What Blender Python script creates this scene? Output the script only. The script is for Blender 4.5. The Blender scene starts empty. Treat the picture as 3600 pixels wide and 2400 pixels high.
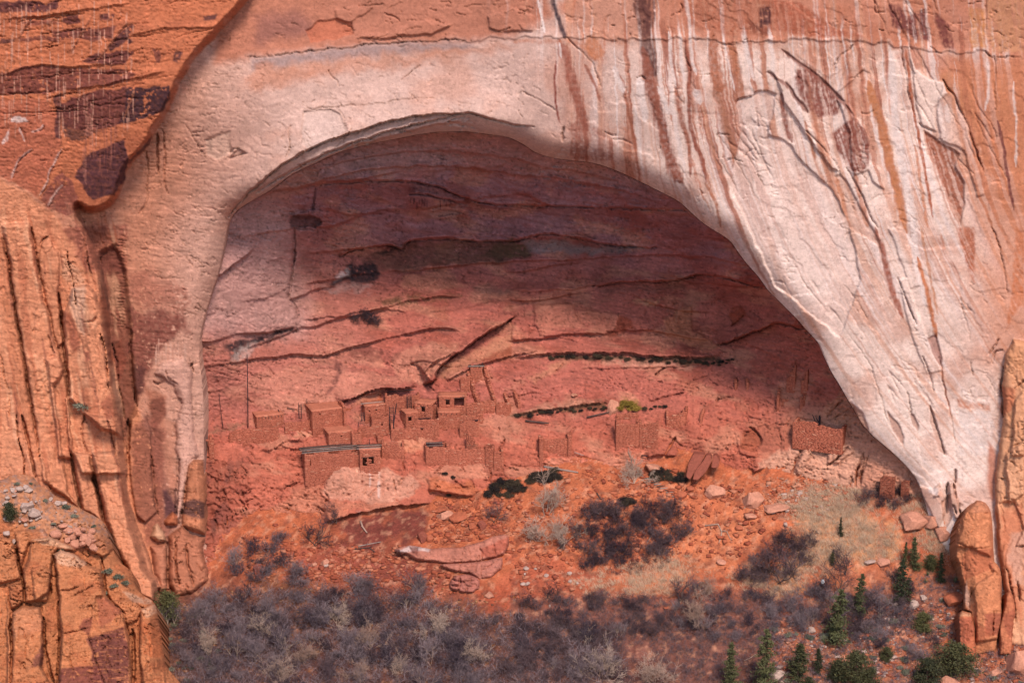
import bpy, bmesh, math, random
import numpy as np
from mathutils import Vector, Matrix, Euler

R = math.radians
scene = bpy.context.scene
COL = scene.collection
rnd = random.Random(7)
f32 = np.float32

# ------------------------------------------------------------------ camera, sky, sun, exposure
CAM_Y, CAM_Z, PITCH, FPX = -385.0, 130.0, R(16.0), 8000.0
cam_d = bpy.data.cameras.new('camera')
cam_d.sensor_width = 36.0
cam_d.lens = 36.0 * FPX / 3600.0
cam_d.clip_start, cam_d.clip_end = 1.0, 12000.0
cam = bpy.data.objects.new('camera', cam_d)
cam.location = (0, CAM_Y, CAM_Z)
cam.rotation_euler = (math.pi / 2 - PITCH, 0, 0)
COL.objects.link(cam)
scene.camera = cam

SUN_EL, SUN_AZ = R(49), R(-17)          # azimuth left (+) or right (-) of the view axis, in front of the cliff
world = bpy.data.worlds.new('World')
scene.world = world
world.use_nodes = True
wn = world.node_tree.nodes
sky = wn.new('ShaderNodeTexSky')
sky.sky_type = 'NISHITA'
sky.sun_disc = False
sky.sun_elevation = SUN_EL
sdir = Vector((-math.sin(SUN_AZ) * math.cos(SUN_EL), -math.cos(SUN_AZ) * math.cos(SUN_EL), math.sin(SUN_EL)))  # to the sun
sky.sun_rotation = math.atan2(sdir.x, sdir.y)
sky.air_density, sky.dust_density, sky.ozone_density = 1.0, 1.0, 1.5
bg = wn['Background']
bg.inputs['Strength'].default_value = 0.085
world.node_tree.links.new(sky.outputs['Color'], bg.inputs['Color'])
sun_d = bpy.data.lights.new('sun', 'SUN')
sun_d.energy = 1.5
sun_d.angle = R(12)
sun_d.color = (1.0, 0.90, 0.80)
sun = bpy.data.objects.new('sun', sun_d)
sun.rotation_euler = (-sdir).to_track_quat('-Z', 'Y').to_euler()
sun.location = (0, -200, 300)
COL.objects.link(sun)
scene.view_settings.view_transform = 'Standard'
scene.view_settings.look = 'None'
scene.view_settings.gamma = 1.0
scene.view_settings.use_curve_mapping = False
scene.view_settings.exposure = 1.66
KEXP = 0.52                             # observed colour -> base colour

# ------------------------------------------------------------------ geometry of the view (to take measurements off the photograph)
CP, SP = math.cos(PITCH), math.sin(PITCH)
def P(px, py, Y):
    """point at depth Y seen at photograph position (px, py)"""
    a = (np.asarray(px, float) - 1800.0) / FPX
    b = (np.asarray(py, float) - 1200.0) / FPX
    dy = CP - b * SP
    dz = -SP - b * CP
    t = (np.asarray(Y, float) - CAM_Y) / dy
    return np.stack([a * t, CAM_Y + dy * t, CAM_Z + dz * t], -1)
def PX(x, y, z):
    yy, zz = y - CAM_Y, z - CAM_Z
    d = yy * CP - zz * SP
    u = yy * SP + zz * CP
    return 1800 + FPX * x / d, 1200 - FPX * u / d

def tt(ox, oy, pts, s=1.96):
    return [(ox + x / s, oy + y / s) for x, y in pts]

def lin(c):
    c = np.asarray(c, float) / 255.0
    return np.where(c <= 0.04045, c / 12.92, ((c + 0.055) / 1.055) ** 2.4)
def alb(r, g, b):
    return np.clip(lin((r, g, b)) * KEXP, 0.003, 0.62).astype(f32)

# ------------------------------------------------------------------ noise
_rs = np.random.RandomState(11)
_PERM = _rs.permutation(4096).astype(np.int32)
_ang = _rs.rand(4096) * 2 * np.pi
_GX, _GY = np.cos(_ang).astype(f32), np.sin(_ang).astype(f32)
def pn(x, y, seed=0):
    x = np.asarray(x, f32); y = np.asarray(y, f32)
    xi = np.floor(x).astype(np.int32); yi = np.floor(y).astype(np.int32)
    xf = x - xi; yf = y - yi
    u = xf * xf * xf * (xf * (xf * 6 - 15) + 10); v = yf * yf * yf * (yf * (yf * 6 - 15) + 10)
    def h(i, j):
        return _PERM[(_PERM[(i + seed * 131) & 4095] + j) & 4095]
    a = h(xi, yi); b = h(xi + 1, yi); c = h(xi, yi + 1); d = h(xi + 1, yi + 1)
    na = _GX[a] * xf + _GY[a] * yf
    nb = _GX[b] * (xf - 1) + _GY[b] * yf
    nc = _GX[c] * xf + _GY[c] * (yf - 1)
    nd = _GX[d] * (xf - 1) + _GY[d] * (yf - 1)
    return ((na + u * (nb - na)) + v * ((nc + u * (nd - nc)) - (na + u * (nb - na)))) * 1.5
def fbm(x, y, sx, sy=None, oc=4, seed=0, rot=0.0, gain=0.5):
    sy = sy or sx
    if rot:
        c, s = math.cos(rot), math.sin(rot)
        x, y = x * c + y * s, -x * s + y * c
    out = 0; a = 1.0; tot = 0
    for o in range(oc):
        k = 2.0 ** o
        out = out + a * pn(x * (k / sx) + 17.3 * o, y * (k / sy) + 9.1 * o, seed * 7 + o)
        tot += a; a *= gain
    return out / tot
def ss(a, b, x):
    t = np.clip((x - a) / (b - a), 0, 1)
    return t * t * (3 - 2 * t)

# ------------------------------------------------------------------ thin plate spline
class TPS:
    def __init__(self, pts, vals, lam=0.0):
        p = np.asarray(pts, float); self.s = 1.0 / max(np.ptp(p[:, 0]), np.ptp(p[:, 1]))
        self.c = p * self.s; n = len(p)
        K = self.k(self.c, self.c) + lam * np.eye(n)
        Q = np.c_[np.ones(n), self.c]
        A = np.block([[K, Q], [Q.T, np.zeros((3, 3))]])
        w = np.linalg.solve(A, np.r_[np.asarray(vals, float), 0, 0, 0])
        self.w, self.a = w[:n], w[n:]
    @staticmethod
    def k(a, b):
        d = ((a[:, None, :] - b[None, :, :]) ** 2).sum(-1)
        return 0.5 * d * np.log(d + 1e-12)
    def __call__(self, x, y):
        sh = np.shape(x); q = np.c_[np.ravel(x), np.ravel(y)] * self.s
        out = np.empty(len(q))
        for i in range(0, len(q), 60000):
            qq = q[i:i + 60000]
            out[i:i + 60000] = self.k(qq, self.c) @ self.w + self.a[0] + qq @ self.a[1:]
        return out.reshape(sh)

# ------------------------------------------------------------------ distances
def seg_d2(x, y, a, b):
    ax, ay = a; bx, by = b
    dx, dy = bx - ax, by - ay
    L = dx * dx + dy * dy + 1e-9
    t = np.clip(((x - ax) * dx + (y - ay) * dy) / L, 0, 1)
    ex, ey = x - (ax + t * dx), y - (ay + t * dy)
    return ex * ex + ey * ey, t, dx * (y - ay) - dy * (x - ax)
def sd_poly(poly, x, y):
    """signed distance, positive inside"""
    d2 = np.full(np.shape(x), 1e12); ins = np.zeros(np.shape(x), bool)
    n = len(poly)
    for i in range(n):
        a, b = poly[i], poly[(i + 1) % n]
        d, _, _ = seg_d2(x, y, a, b)
        d2 = np.minimum(d2, d)
        cond = ((a[1] > y) != (b[1] > y))
        xx = (b[0] - a[0]) * (y - a[1]) / ((b[1] - a[1]) + 1e-12) + a[0]
        ins ^= cond & (x < xx)
    return np.where(ins, 1, -1) * np.sqrt(d2)
def dist_line(line, x, y):
    """distance to a polyline, running parameter 0..1, side (positive below / to the right when drawn left to right)"""
    d2 = np.full(np.shape(x), 1e12); tp = np.zeros(np.shape(x)); sd = np.zeros(np.shape(x))
    n = len(line) - 1
    for i in range(n):
        d, t, c = seg_d2(x, y, line[i], line[i + 1])
        m = d < d2
        d2 = np.where(m, d, d2); tp = np.where(m, (i + t) / n, tp); sd = np.where(m, np.sign(c), sd)
    return np.sqrt(d2), tp, sd
def smooth_line(pts, n=4):
    p = [Vector((a[0], a[1])) for a in pts]
    if len(p) < 3: return [tuple(q) for q in p]
    out = []
    for i in range(len(p) - 1):
        p0 = p[max(i - 1, 0)]; p1 = p[i]; p2 = p[i + 1]; p3 = p[min(i + 2, len(p) - 1)]
        for k in range(n):
            t = k / n
            q = 0.5 * ((2 * p1) + (p2 - p0) * t + (2 * p0 - 5 * p1 + 4 * p2 - p3) * t * t + (3 * p1 - p0 - 3 * p2 + p3) * t ** 3)
            out.append((q.x, q.y))
    out.append(tuple(p[-1]))
    return out

# ------------------------------------------------------------------ a rock sheet being sculpted and stained
class Sheet:
    def __init__(self, xs, ys):
        self.x, self.y = np.meshgrid(np.asarray(xs, f32), np.asarray(ys, f32))
        self.xs, self.ys = np.asarray(xs), np.asarray(ys)
        self.D = np.zeros(self.x.shape, f32)
        self.C = np.zeros(self.x.shape + (3,), f32)
        self.wx = self.x + 0; self.wy = self.y + 0
        w1 = fbm(self.x, self.y, 60, oc=4, seed=91); w2 = fbm(self.x, self.y, 60, oc=4, seed=92)
        self.n1, self.n2 = w1, w2
        self.det = fbm(self.x, self.y, 14, oc=3, seed=93)
    def box(self, pts, m):
        p = np.asarray(pts); x0, y0 = p.min(0) - m; x1, y1 = p.max(0) + m
        i0, i1 = np.searchsorted(self.ys, [y0, y1]); j0, j1 = np.searchsorted(self.xs, [x0, x1])
        return slice(max(i0 - 1, 0), i1 + 1), slice(max(j0 - 1, 0), j1 + 1)
    def warp(self, s, w):
        return self.x[s] + self.n1[s] * w, self.y[s] + self.n2[s] * w
    def mix(self, s, m, col, speck=0.0):
        if speck:
            m = np.clip(m + (self.det[s] * speck * 3) * (m > 0.02), 0, 1)
        m = m[..., None].astype(f32)
        self.C[s] = self.C[s] * (1 - m) + np.asarray(col, f32) * m
    def stain(self, poly, col, a=1.0, soft=6, w=25, speck=0.0, holes=0.0, mod=None):
        s = self.box(poly, soft + w + 10)
        if self.x[s].size == 0: return
        x, y = self.warp(s, w)
        m = ss(-soft, soft, sd_poly(poly, x, y)) * a
        if mod is not None: m = m * mod[s]
        if holes:
            m = m * ss(-0.25 - 0.02, -0.25 + 0.1, self.n1[s] * 0.6 + self.det[s] * 0.7 - holes + 0.2)
        self.mix(s, m, col, speck)
    def streak(self, line, wdt, col, a=1.0, soft=0.35, w=6, speck=0.0, taper=True, ragged=0.5):
        line = smooth_line(line)
        s = self.box(line, wdt * 2 + w)
        if self.x[s].size == 0: return
        x, y = self.x[s] + self.n1[s] * w, self.y[s] + self.n2[s] * w * 0.5
        d, t, _ = dist_line(line, x, y)
        ww = wdt * (1 + ragged * pn(self.x[s] / 9.0, self.y[s] / 130.0, 55))
        if taper: ww = ww * np.clip(np.minimum(t, 1 - t) * 6 + 0.25, 0, 1)
        m = ss(1, 1 - soft * 2, d / np.maximum(ww, 0.5)) * a
        self.mix(s, m, col, speck)
    def slab(self, poly, h, soft=3, w=14, col=None, a=1.0, tint=None):
        """everything inside stands h metres proud (h<0: scar)"""
        s = self.box(poly, soft + w + 10)
        if self.x[s].size == 0: return
        x, y = self.warp(s, w)
        m = ss(-soft, soft, sd_poly(poly, x, y))
        self.D[s] -= h * m
        if col is not None: self.mix(s, m * a, col)
        if tint is not None: self.C[s] *= (1 + (np.asarray(tint, f32) - 1) * m[..., None].astype(f32))
    def pillar(self, poly, h, rw, w=8, pw=0.5, col=None, a=1.0, tilt=0.35, seed=None):
        """a block that stands h proud: bevelled edge, flat face tilted a little its own way"""
        s = self.box(poly, w + 12)
        if self.x[s].size == 0: return
        x, y = self.warp(s, w)
        d = sd_poly(poly, x, y)
        m = np.clip(d / rw, 0, 1)
        self.D[s] -= h * (1 - (1 - m) ** 2) ** pw
        p = np.asarray(poly); c = p.mean(0); e = np.ptp(p, axis=0) / 2 + 1
        r = random.Random(int(abs(c[0] * 7 + c[1] * 3)) if seed is None else seed)
        tx, ty = r.uniform(-1, 1), r.uniform(-.6, .6)
        k = r.uniform(-.3, .3)
        pl = tx * (x - c[0]) / e[0] + ty * (y - c[1]) / e[1]
        pl2 = -1.4 * tx * (x - c[0] - k * e[0]) / e[0] - .2
        self.D[s] -= (h * tilt * np.minimum(pl, pl2) * m).astype(f32)
        if col is not None: self.mix(s, ss(-2, 2, d) * a, col)
    def crack(self, line, wdt=3, dep=0.9, w=8, sm=True, col=None, jag=1.0):
        if sm: line = smooth_line(line, 3)
        s = self.box(line, wdt * 2.5 + w + 6)
        if self.x[s].size == 0: return
        x, y = self.x[s] + self.n1[s] * w + self.det[s] * 3 * jag, self.y[s] + self.n2[s] * w + self.det[s] * 3 * jag
        d, t, _ = dist_line(line, x, y)
        ww = wdt * np.clip(np.minimum(t, 1 - t) * 5 + 0.4, 0, 1) * (1 + 0.5 * self.n2[s])
        m = ss(1.2, 0.3, d / np.maximum(ww, 0.3))
        self.D[s] += dep * m * (0.55 + 0.6 * np.clip(self.n1[s] * 2 + .5, 0, 1))
        if col is not None: self.mix(s, m * 0.8, col)
    def step(self, line, h, reach=80, w=10, side=1, col=None, soft=2.5, sm=True):
        """an overhanging lip: rock on one side of the line stands proud by h, fading out over reach"""
        if sm: line = smooth_line(line, 3)
        s = self.box(line, reach + w)
        if self.x[s].size == 0: return
        x, y = self.warp(s, w)
        d, t, sd = dist_line(line, x, y)
        e = np.clip(np.minimum(t, 1 - t) * 8, 0, 1)
        sgn = d * sd * side
        m = ss(-soft, soft, sgn) * np.clip(1 - sgn / reach, 0, 1) ** 1.5 * e
        self.D[s] -= h * m
        if col is not None: self.mix(s, m, col)
    def hooks(self, polys, n, seed, size=(12, 45), wdt=(1.6, 3.4), dep=(0.4, 1.1), ang=None):
        """short broken edges of flakes: a low step with a hairline at its foot"""
        r = random.Random(seed)
        for k in range(n):
            poly = r.choice(polys)
            xs = [p[0] for p in poly]; ys = [p[1] for p in poly]
            for _ in range(12):
                x, y = r.uniform(min(xs), max(xs)), r.uniform(min(ys), max(ys))
                if sd_poly(poly, np.array([x]), np.array([y]))[0] > 0: break
            L = r.uniform(*size) * r.choice((.6, 1, 1, 1.7)); a = r.uniform(-0.5, 0.5) + (ang if ang is not None else r.choice((0, 0.6, 1.3, -0.4)))
            pts = [(x, y)]; m = max(4, int(L / 9))
            for i in range(m):
                b = a + r.choice((-.8, -.2, 0, .2, .9)) * r.uniform(.3, 1)
                x += math.cos(b) * L / m; y += math.sin(b) * L / m
                pts.append((x, y))
            d = r.uniform(*dep)
            self.crack(pts, r.uniform(*wdt) * .75, d * .8, w=3, sm=False)
            if r.random() < .35: self.step(pts, d * .3, r.uniform(14, 34), 3, r.choice((-1, -1, 1)), soft=1.6, sm=False)
    def plates(self, sx, sy, lv, h, seed, rot=0.0, amt=1.0):
        """exfoliation: the surface in low irregular plates"""
        n = fbm(self.x + 20 * self.n1, self.y + 20 * self.n2, sx, sy, oc=4, seed=seed, rot=rot) * lv + self.det * .12
        fr = n - np.floor(n)
        t = np.floor(n) + ss(0.0, 0.10, fr)
        self.D += (h * (t - n) * amt).astype(f32)
        return fr
    def hairs(self, sx, sy, dep, seed, rot=0.0, thr=.035, gate=0.0, amt=1.0):
        """long broken hairline joints"""
        n = fbm(self.x + 9 * self.n1, self.y + 9 * self.n2, sx, sy, oc=3, seed=seed, rot=rot)
        g = ss(gate, gate + .12, fbm(self.x, self.y, sx * .7, max(sx * .3, sy * 4), oc=3, seed=seed + 1, rot=rot))
        self.D += (dep * ss(thr, thr * .2, np.abs(n)) * g * amt).astype(f32)
    def grain(self, a=1.0, rot=.1, bedding=1.0):
        """colour of the stone itself at hand scale: laminae, mottling, lichen specks"""
        x, y = self.x, self.y
        g = 1 + a * (.20 * fbm(x, y, 22, 16, oc=3, seed=401) + bedding * .22 * fbm(x + 8 * self.n1, y + 8 * self.n2, 150, 8, oc=3, seed=402, rot=rot) + .16 * fbm(x, y, 70, 50, oc=3, seed=403))
        sp = ss(.34, .5, fbm(x, y, 11, 9, oc=2, seed=404) + .3 * fbm(x, y, 90, oc=2, seed=405))
        lt = ss(.36, .5, fbm(x, y, 13, 7, oc=2, seed=406) + .3 * fbm(x, y, 120, oc=2, seed=407))
        g = g * (1 - .38 * a * sp) * (1 + .30 * a * lt)
        self.C *= g[..., None].astype(f32)
        np.clip(self.C, .004, .66, out=self.C)
    def mesh(self, name, mat, keep=None, skirt=0.0, drop=0.0, kind='structure'):
        x, y = self.x.astype(float), self.y.astype(float)
        ny, nx = x.shape
        ok = np.ones(x.shape, bool)
        if keep is not None:
            sd = keep(x, y)
            gy, gx = np.gradient(sd)
            hx = np.gradient(x, axis=1); hy = np.gradient(y, axis=0)
            gx, gy = gx / hx, gy / hy
            nrm = np.sqrt(gx * gx + gy * gy) + 1e-6
            near = (np.abs(sd) < 0.75 * np.maximum(hx, hy)) & (hx < 12) & (hy < 12)
            x = np.where(near, x - sd * gx / nrm, x); y = np.where(near, y - sd * gy / nrm, y)
            ok = (sd > 0) | near
        V = P(x, y, self.D)
        idx = np.arange(nx * ny).reshape(ny, nx)
        F = np.stack([idx[:-1, :-1], idx[1:, :-1], idx[1:, 1:], idx[:-1, 1:]], -1).reshape(-1, 4)
        fk = ok.ravel()[F].all(1)
        F = F[fk]
        V = V.reshape(-1, 3); Cc = self.C.reshape(-1, 3)
        if skirt:
            E = np.concatenate([F[:, [0, 1]], F[:, [1, 2]], F[:, [2, 3]], F[:, [3, 0]]])
            key = E.min(1).astype(np.int64) * (nx * ny) + E.max(1)
            u, inv, cnt = np.unique(key, return_inverse=True, return_counts=True)
            B = E[cnt[inv] == 1]
            bx = x.ravel()[B]; 
            inner = ((bx > -100) & (bx < 3700)).all(1)
            B = B[inner]
            bv = np.unique(B); mp = np.full(nx * ny, -1); mp[bv] = len(V) + np.arange(len(bv))
            nv = V[bv] + np.array([0, skirt, -drop * skirt])
            F = np.concatenate([F, np.stack([B[:, 1], B[:, 0], mp[B[:, 0]], mp[B[:, 1]]], -1)])
            V = np.concatenate([V, nv]); Cc = np.concatenate([Cc, Cc[bv]])
        used = np.unique(F); rem = np.full(len(V), -1); rem[used] = np.arange(len(used))
        return np_mesh(name, V[used], rem[F], mat, Cc[used], kind=kind, smooth=False)

def np_mesh(name, V, F, mat, C=None, kind=None, parent=None, smooth=True):
    me = bpy.data.meshes.new(name)
    V = np.asarray(V, f32); F = np.asarray(F, np.int32); k = F.shape[1]
    me.vertices.add(len(V)); me.vertices.foreach_set('co', V.ravel())
    me.loops.add(F.size); me.loops.foreach_set('vertex_index', F.ravel())
    me.polygons.add(len(F)); me.polygons.foreach_set('loop_start', np.arange(0, F.size, k, dtype=np.int32))
    if smooth: me.polygons.foreach_set('use_smooth', np.ones(len(F), bool))
    me.update(calc_edges=True)
    if C is not None:
        at = me.color_attributes.new('Col', 'FLOAT_COLOR', 'POINT')
        at.data.foreach_set('color', np.c_[C, np.ones(len(C))].astype(f32).ravel())
    me.materials.append(mat)
    o = bpy.data.objects.new(name, me)
    COL.objects.link(o)
    if kind: o['kind'] = kind
    if parent: o.parent = parent
    return o

# ------------------------------------------------------------------ materials
def new_mat(name):
    m = bpy.data.materials.new(name); m.use_nodes = True
    nt = m.node_tree; b = nt.nodes['Principled BSDF']
    b.inputs['Specular IOR Level'].default_value = 0.15
    return m, nt, b
def rock_mat(name, col=None, s1=0.35, s2=2.2, amp=0.3, bump=0.5, bscale=1.6, rough=0.92, strat=0.0):
    m, nt, b = new_mat(name); L = nt.links.new
    b.inputs['Roughness'].default_value = rough
    tc = nt.nodes.new('ShaderNodeTexCoord')
    if col is None:
        a = nt.nodes.new('ShaderNodeAttribute'); a.attribute_name = 'Col'; src = a.outputs['Color']
    else:
        c = nt.nodes.new('ShaderNodeRGB'); c.outputs[0].default_value = (*col, 1); src = c.outputs[0]
    def noise(sc, det, stretch=None):
        n = nt.nodes.new('ShaderNodeTexNoise'); n.inputs['Scale'].default_value = sc; n.inputs['Detail'].default_value = det
        n.inputs['Roughness'].default_value = 0.65
        if stretch:
            mp = nt.nodes.new('ShaderNodeMapping'); mp.inputs['Scale'].default_value = stretch
            L(tc.outputs['Object'], mp.inputs['Vector']); L(mp.outputs['Vector'], n.inputs['Vector'])
        else: L(tc.outputs['Object'], n.inputs['Vector'])
        return n.outputs['Fac']
    def mul(src, fac, lo, hi):
        mr = nt.nodes.new('ShaderNodeMapRange'); mr.inputs['From Min'].default_value = 0.3; mr.inputs['From Max'].default_value = 0.7
        mr.inputs['To Min'].default_value = lo; mr.inputs['To Max'].default_value = hi
        L(fac, mr.inputs['Value'])
        mx = nt.nodes.new('ShaderNodeMix'); mx.data_type = 'RGBA'; mx.blend_type = 'MULTIPLY'; mx.inputs['Factor'].default_value = 1
        L(src, mx.inputs['A']); L(mr.outputs['Result'], mx.inputs['B'])
        return mx.outputs['Result']
    src = mul(src, noise(s1, 4), 1 - amp * 0.6, 1 + amp * 0.6)
    src = mul(src, noise(s2, 5), 1 - amp, 1 + amp)
    src = mul(src, noise(s2 * 3.5, 3), 1 - amp * .8, 1 + amp * .8)
    if strat: src = mul(src, noise(1.0, 4, (0.15, 0.3, 3.2)), 1 - strat, 1 + strat)
    L(src, b.inputs['Base Color'])
    if bump:
        bp = nt.nodes.new('ShaderNodeBump'); bp.inputs['Strength'].default_value = bump; bp.inputs['Distance'].default_value = 0.12
        L(noise(bscale, 6), bp.inputs['Height'])
        L(bp.outputs['Normal'], b.inputs['Normal'])
    return m
def tag(o, label, cat, group=None):
    o['label'] = label; o['category'] = cat
    if group: o['group'] = group
    return o
def empty(name, loc=(0, 0, 0), rz=0.0):
    o = bpy.data.objects.new(name, None); o.location = loc; o.rotation_euler = (0, 0, rz); o.empty_display_size = 0.3
    COL.objects.link(o); return o
# ================================================================== the cliff round the alcove
M_rock = rock_mat('sandstone', s1=0.25, s2=1.7, amp=0.15, bump=0.16, bscale=3.2, strat=0.04)
M_talus = rock_mat('talus_soil', s1=0.3, s2=2.5, amp=0.3, bump=0.7, bscale=2.4)

def axis(a, b, st, lo, hi, n):
    return np.r_[np.linspace(lo, a - 40, n), np.arange(a, b, st), np.linspace(b + 40, hi, n)]

RIM = [(735,2700),(735,2050),(722,1900),(719,1640),(717,1514),(717,1438),(712,1351),(701,1249),(709,1157),(740,1045),(765,968),(785,880),
       (800,800),(825,750),(870,715),(951,668),(1028,612),(1114,571),(1206,531),(1308,505),(1410,485),(1512,467),(1614,462),(1665,465),
       (1727,474),(1790,484),(1840,508),(1880,534),(1930,552),(2004,564),(2076,571),(2157,596),(2249,638),(2310,668),(2387,709),(2433,750),
       (2480,790),(2560,841),(2596,887),(2627,928),(2667,973),(2700,1019),(2741,1060),(2797,1116),(2833,1157),(2879,1208),(2899,1254),
       (2919,1300),(2950,1351),(2976,1397),(3001,1438),(3027,1484),(3057,1519),(3078,1540),(3108,1565),(3159,1610),(3210,1666),(3241,1727),
       (3262,1800),(3275,1900),(3300,2100),(3330,2700)]
RIM = smooth_line(RIM, 3)

FC = [(-100,-100,-1),(400,300,-1),(0,700,0),(900,300,0),(700,700,2),(600,1000,2),(650,1400,2),(690,1750,-2),(500,2100,-12),(-100,1500,-4),(-100,2300,-14),
      (1300,60,5),(1300,400,1),(1600,330,0),(1000,150,3),(1900,350,-2),(2200,300,-4),(2200,560,-2),(2600,780,-4),(2900,1080,-4.5),(3200,1500,-5),(3300,1700,-7),
      (3000,300,-4.5),(3500,300,-5),(3500,1000,-5),(3650,1400,-7),(3550,2200,-22),(2600,-100,-6),(1800,-100,1),(3100,1200,-4.5),(3400,1900,-12),(2300,60,-4)]
tf = TPS([(a, b) for a, b, c in FC], [c for a, b, c in FC])
S = Sheet(axis(-36, 3640, 3.6, -4200, 7800, 26), np.r_[np.linspace(-1300, -80, 24), np.arange(-36, 2330, 3.6), np.linspace(2360, 2900, 8)])
x, y = S.x, S.y
cx, cy = np.clip(x, -150, 3750), np.clip(y, -150, 2400)
S.D[:] = tf(cx[::1, ::1], cy)
S.D += np.clip((-y - 150) / 600.0, 0, 3) ** 1.3 * 14        # the cliff leans back above the picture
# relief at every scale
S.D += 1.0 * fbm(x, y, 520, oc=2, seed=1) + 0.05 * fbm(x, y, 110, 160, oc=2, seed=2) + (.05 * fbm(x, y, 34, 22, oc=3, seed=3) + .08 * fbm(x, y, 60, 40, oc=3, seed=13)) * (.15 + ss(1000, 700, x))
lft = ss(1000, 700, x)
bed = fbm(x + 12 * S.n1, y + 12 * S.n2, 190, 7, oc=3, seed=4, rot=0.12)
S.D += 0.07 * bed * (lft * .9 + 0.15)
S.plates(420, 520, 5, .16, 71, rot=-.5, amt=ss(1800, 2200, x))
S.plates(260, 160, 5, .10, 72, rot=.1, amt=ss(2000, 1700, x))
S.plates(160, 320, 5, .34, 73, rot=.1, amt=ss(520, 420, x) * ss(700, 900, y))
S.plates(150, 60, 5, .22, 83, rot=-.08, amt=ss(700, 550, x + .8 * y - 150) )
S.hairs(300, 16, .45, 74, rot=.16, gate=.08, amt=lft * ss(420, 640, y) * ss(420, 520, x))
S.hairs(340, 20, .3, 84, rot=.05, gate=.14, amt=ss(480, 420, x) * ss(700, 800, y))
S.hairs(700, 90, .3, 76, rot=1.05, gate=.2, amt=ss(2300, 2700, x))
S.hairs(200, 22, .4, 78, rot=-.1, gate=.0, amt=ss(700, 500, y) * lft)
S.hairs(160, 60, .25, 80, rot=.2, gate=.18)

# ---- ground colours of the rock
pale = alb(224, 182, 166); tan_ = alb(212, 152, 128); org = alb(204, 118, 82); orange2 = alb(205, 126, 86)
red = alb(180, 100, 78); varn = alb(122, 66, 58); dvarn = alb(84, 50, 54); blk = alb(58, 42, 52); wht = alb(248, 222, 212); pkw = alb(254, 220, 204)
lav = alb(178, 146, 140); tanr = alb(216, 150, 112)
n_big = fbm(x, y, 500, oc=4, seed=5)
S.C[:] = pale
S.mix(np.s_[:], ss(1150, 500, x + 140 * n_big), tan_)
S.mix(np.s_[:], .7 * ss(800, 560, x + 120 * n_big + .1 * y) * ss(250, 500, y), alb(208, 134, 102))
S.mix(np.s_[:], ss(2050, 2600, x + 0.2 * y + 120 * n_big), pkw)
S.mix(np.s_[:], 0.55 * ss(-0.05, 0.35, fbm(x, y, 240, 200, oc=4, seed=6)), tan_)
T0 = lambda p: tt(0, 0, p); T1 = lambda p: tt(900, 0, p); T2 = lambda p: tt(1800, 0, p); T3 = lambda p: tt(2700, 0, p)
U0 = lambda p: tt(0, 800, p); U3 = lambda p: tt(2700, 800, p); W0 = lambda p: tt(0, 1600, p); W3 = lambda p: tt(2700, 1600, p)

# recess under the upper arch, top centre
SEAM = T1([(-60,395),(0,390),(300,360),(700,320),(1100,290),(1500,270),(1764,260)]) + T2([(240,255),(380,265),(600,265),(870,275),(1200,270),(1500,290),(1764,290)]) + T3([(250,280),(600,290),(900,320),(1200,360),(1500,360),(1560,390),(1764,390),(1900,390)])
S.stain([(760,230),(900,195),(1250,165),(1800,130),(1940,60),(1900,-200),(700,-200)], alb(196,124,98), 0.95, 20, 20)
S.stain(T1([(0,100),(300,90),(420,180),(330,250),(80,290),(0,310)]), alb(160,104,92), 0.8, 25, 30)
S.slab(T1([(340,210),(430,150),(560,130),(660,160),(680,230),(560,270),(380,300)]), -0.5, 3, 10, alb(206,112,80), .6)
S.slab(T1([(690,260),(930,220),(1180,140),(1340,170),(1220,230),(1000,250),(820,270)]), 0.7, 3, 12)
S.slab(T1([(550,70),(700,40),(820,40),(720,110),(660,150),(560,140)]), 0.4, 3, 12)
S.slab(T1([(1590,120),(1764,60),(1900,100),(1900,210),(1700,220),(1600,190)]), 0.6, 3, 12)
S.stain(T1([(-40,400),(300,365),(700,325),(1100,300),(1500,290),(1500,330),(1100,360),(700,400),(300,440),(-40,480)]), lav, 0.9, 14, 20)
S.stain(T1([(0,440),(300,450),(600,400),(900,370),(1200,350),(1700,300),(1764,330),(1300,400),(1000,470),(600,500),(300,560),(0,640),(-80,600)]), alb(204,130,98), 0.6, 25, 40)
S.step(SEAM, .3, 45, 22, -1)
for i0, i1, d_ in ((0, 6, .8), (12, 14, .4), (18, len(SEAM), .6)): S.crack(SEAM[i0:i1], 2.0, d_, w=14)

# upper part right of the arch: orange rock above the seam, streaked below
top = [(q[0], q[1]) for q in SEAM if q[0] > 2000]
S.stain(top + [(3800,200),(3800,-300),(1930,-300),(1990,60)], org, 0.82, 14, 40)
S.stain([(1990,130),(2250,145),(2260,60),(2200,-60),(2030,-60)], tan_, 0.8, 18, 40)
S.stain(T3([(-1300,290),(600,300),(800,330),(760,700),(640,820),(500,660),(300,470),(60,330)]), alb(212,140,106), 0.55, 40, 60)
S.stain(T3([(1130,560),(1300,380),(1560,380),(1900,400),(1900,1568),(1700,1500),(1500,1100),(1350,860),(1220,600)]), alb(214,138,98), 0.92, 18, 40)
S.stain(T3([(900,320),(1250,380),(1560,390),(1900,400),(1900,520),(1500,560),(1200,520),(950,480)]), alb(208,134,108), 0.8, 20, 40)

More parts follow.
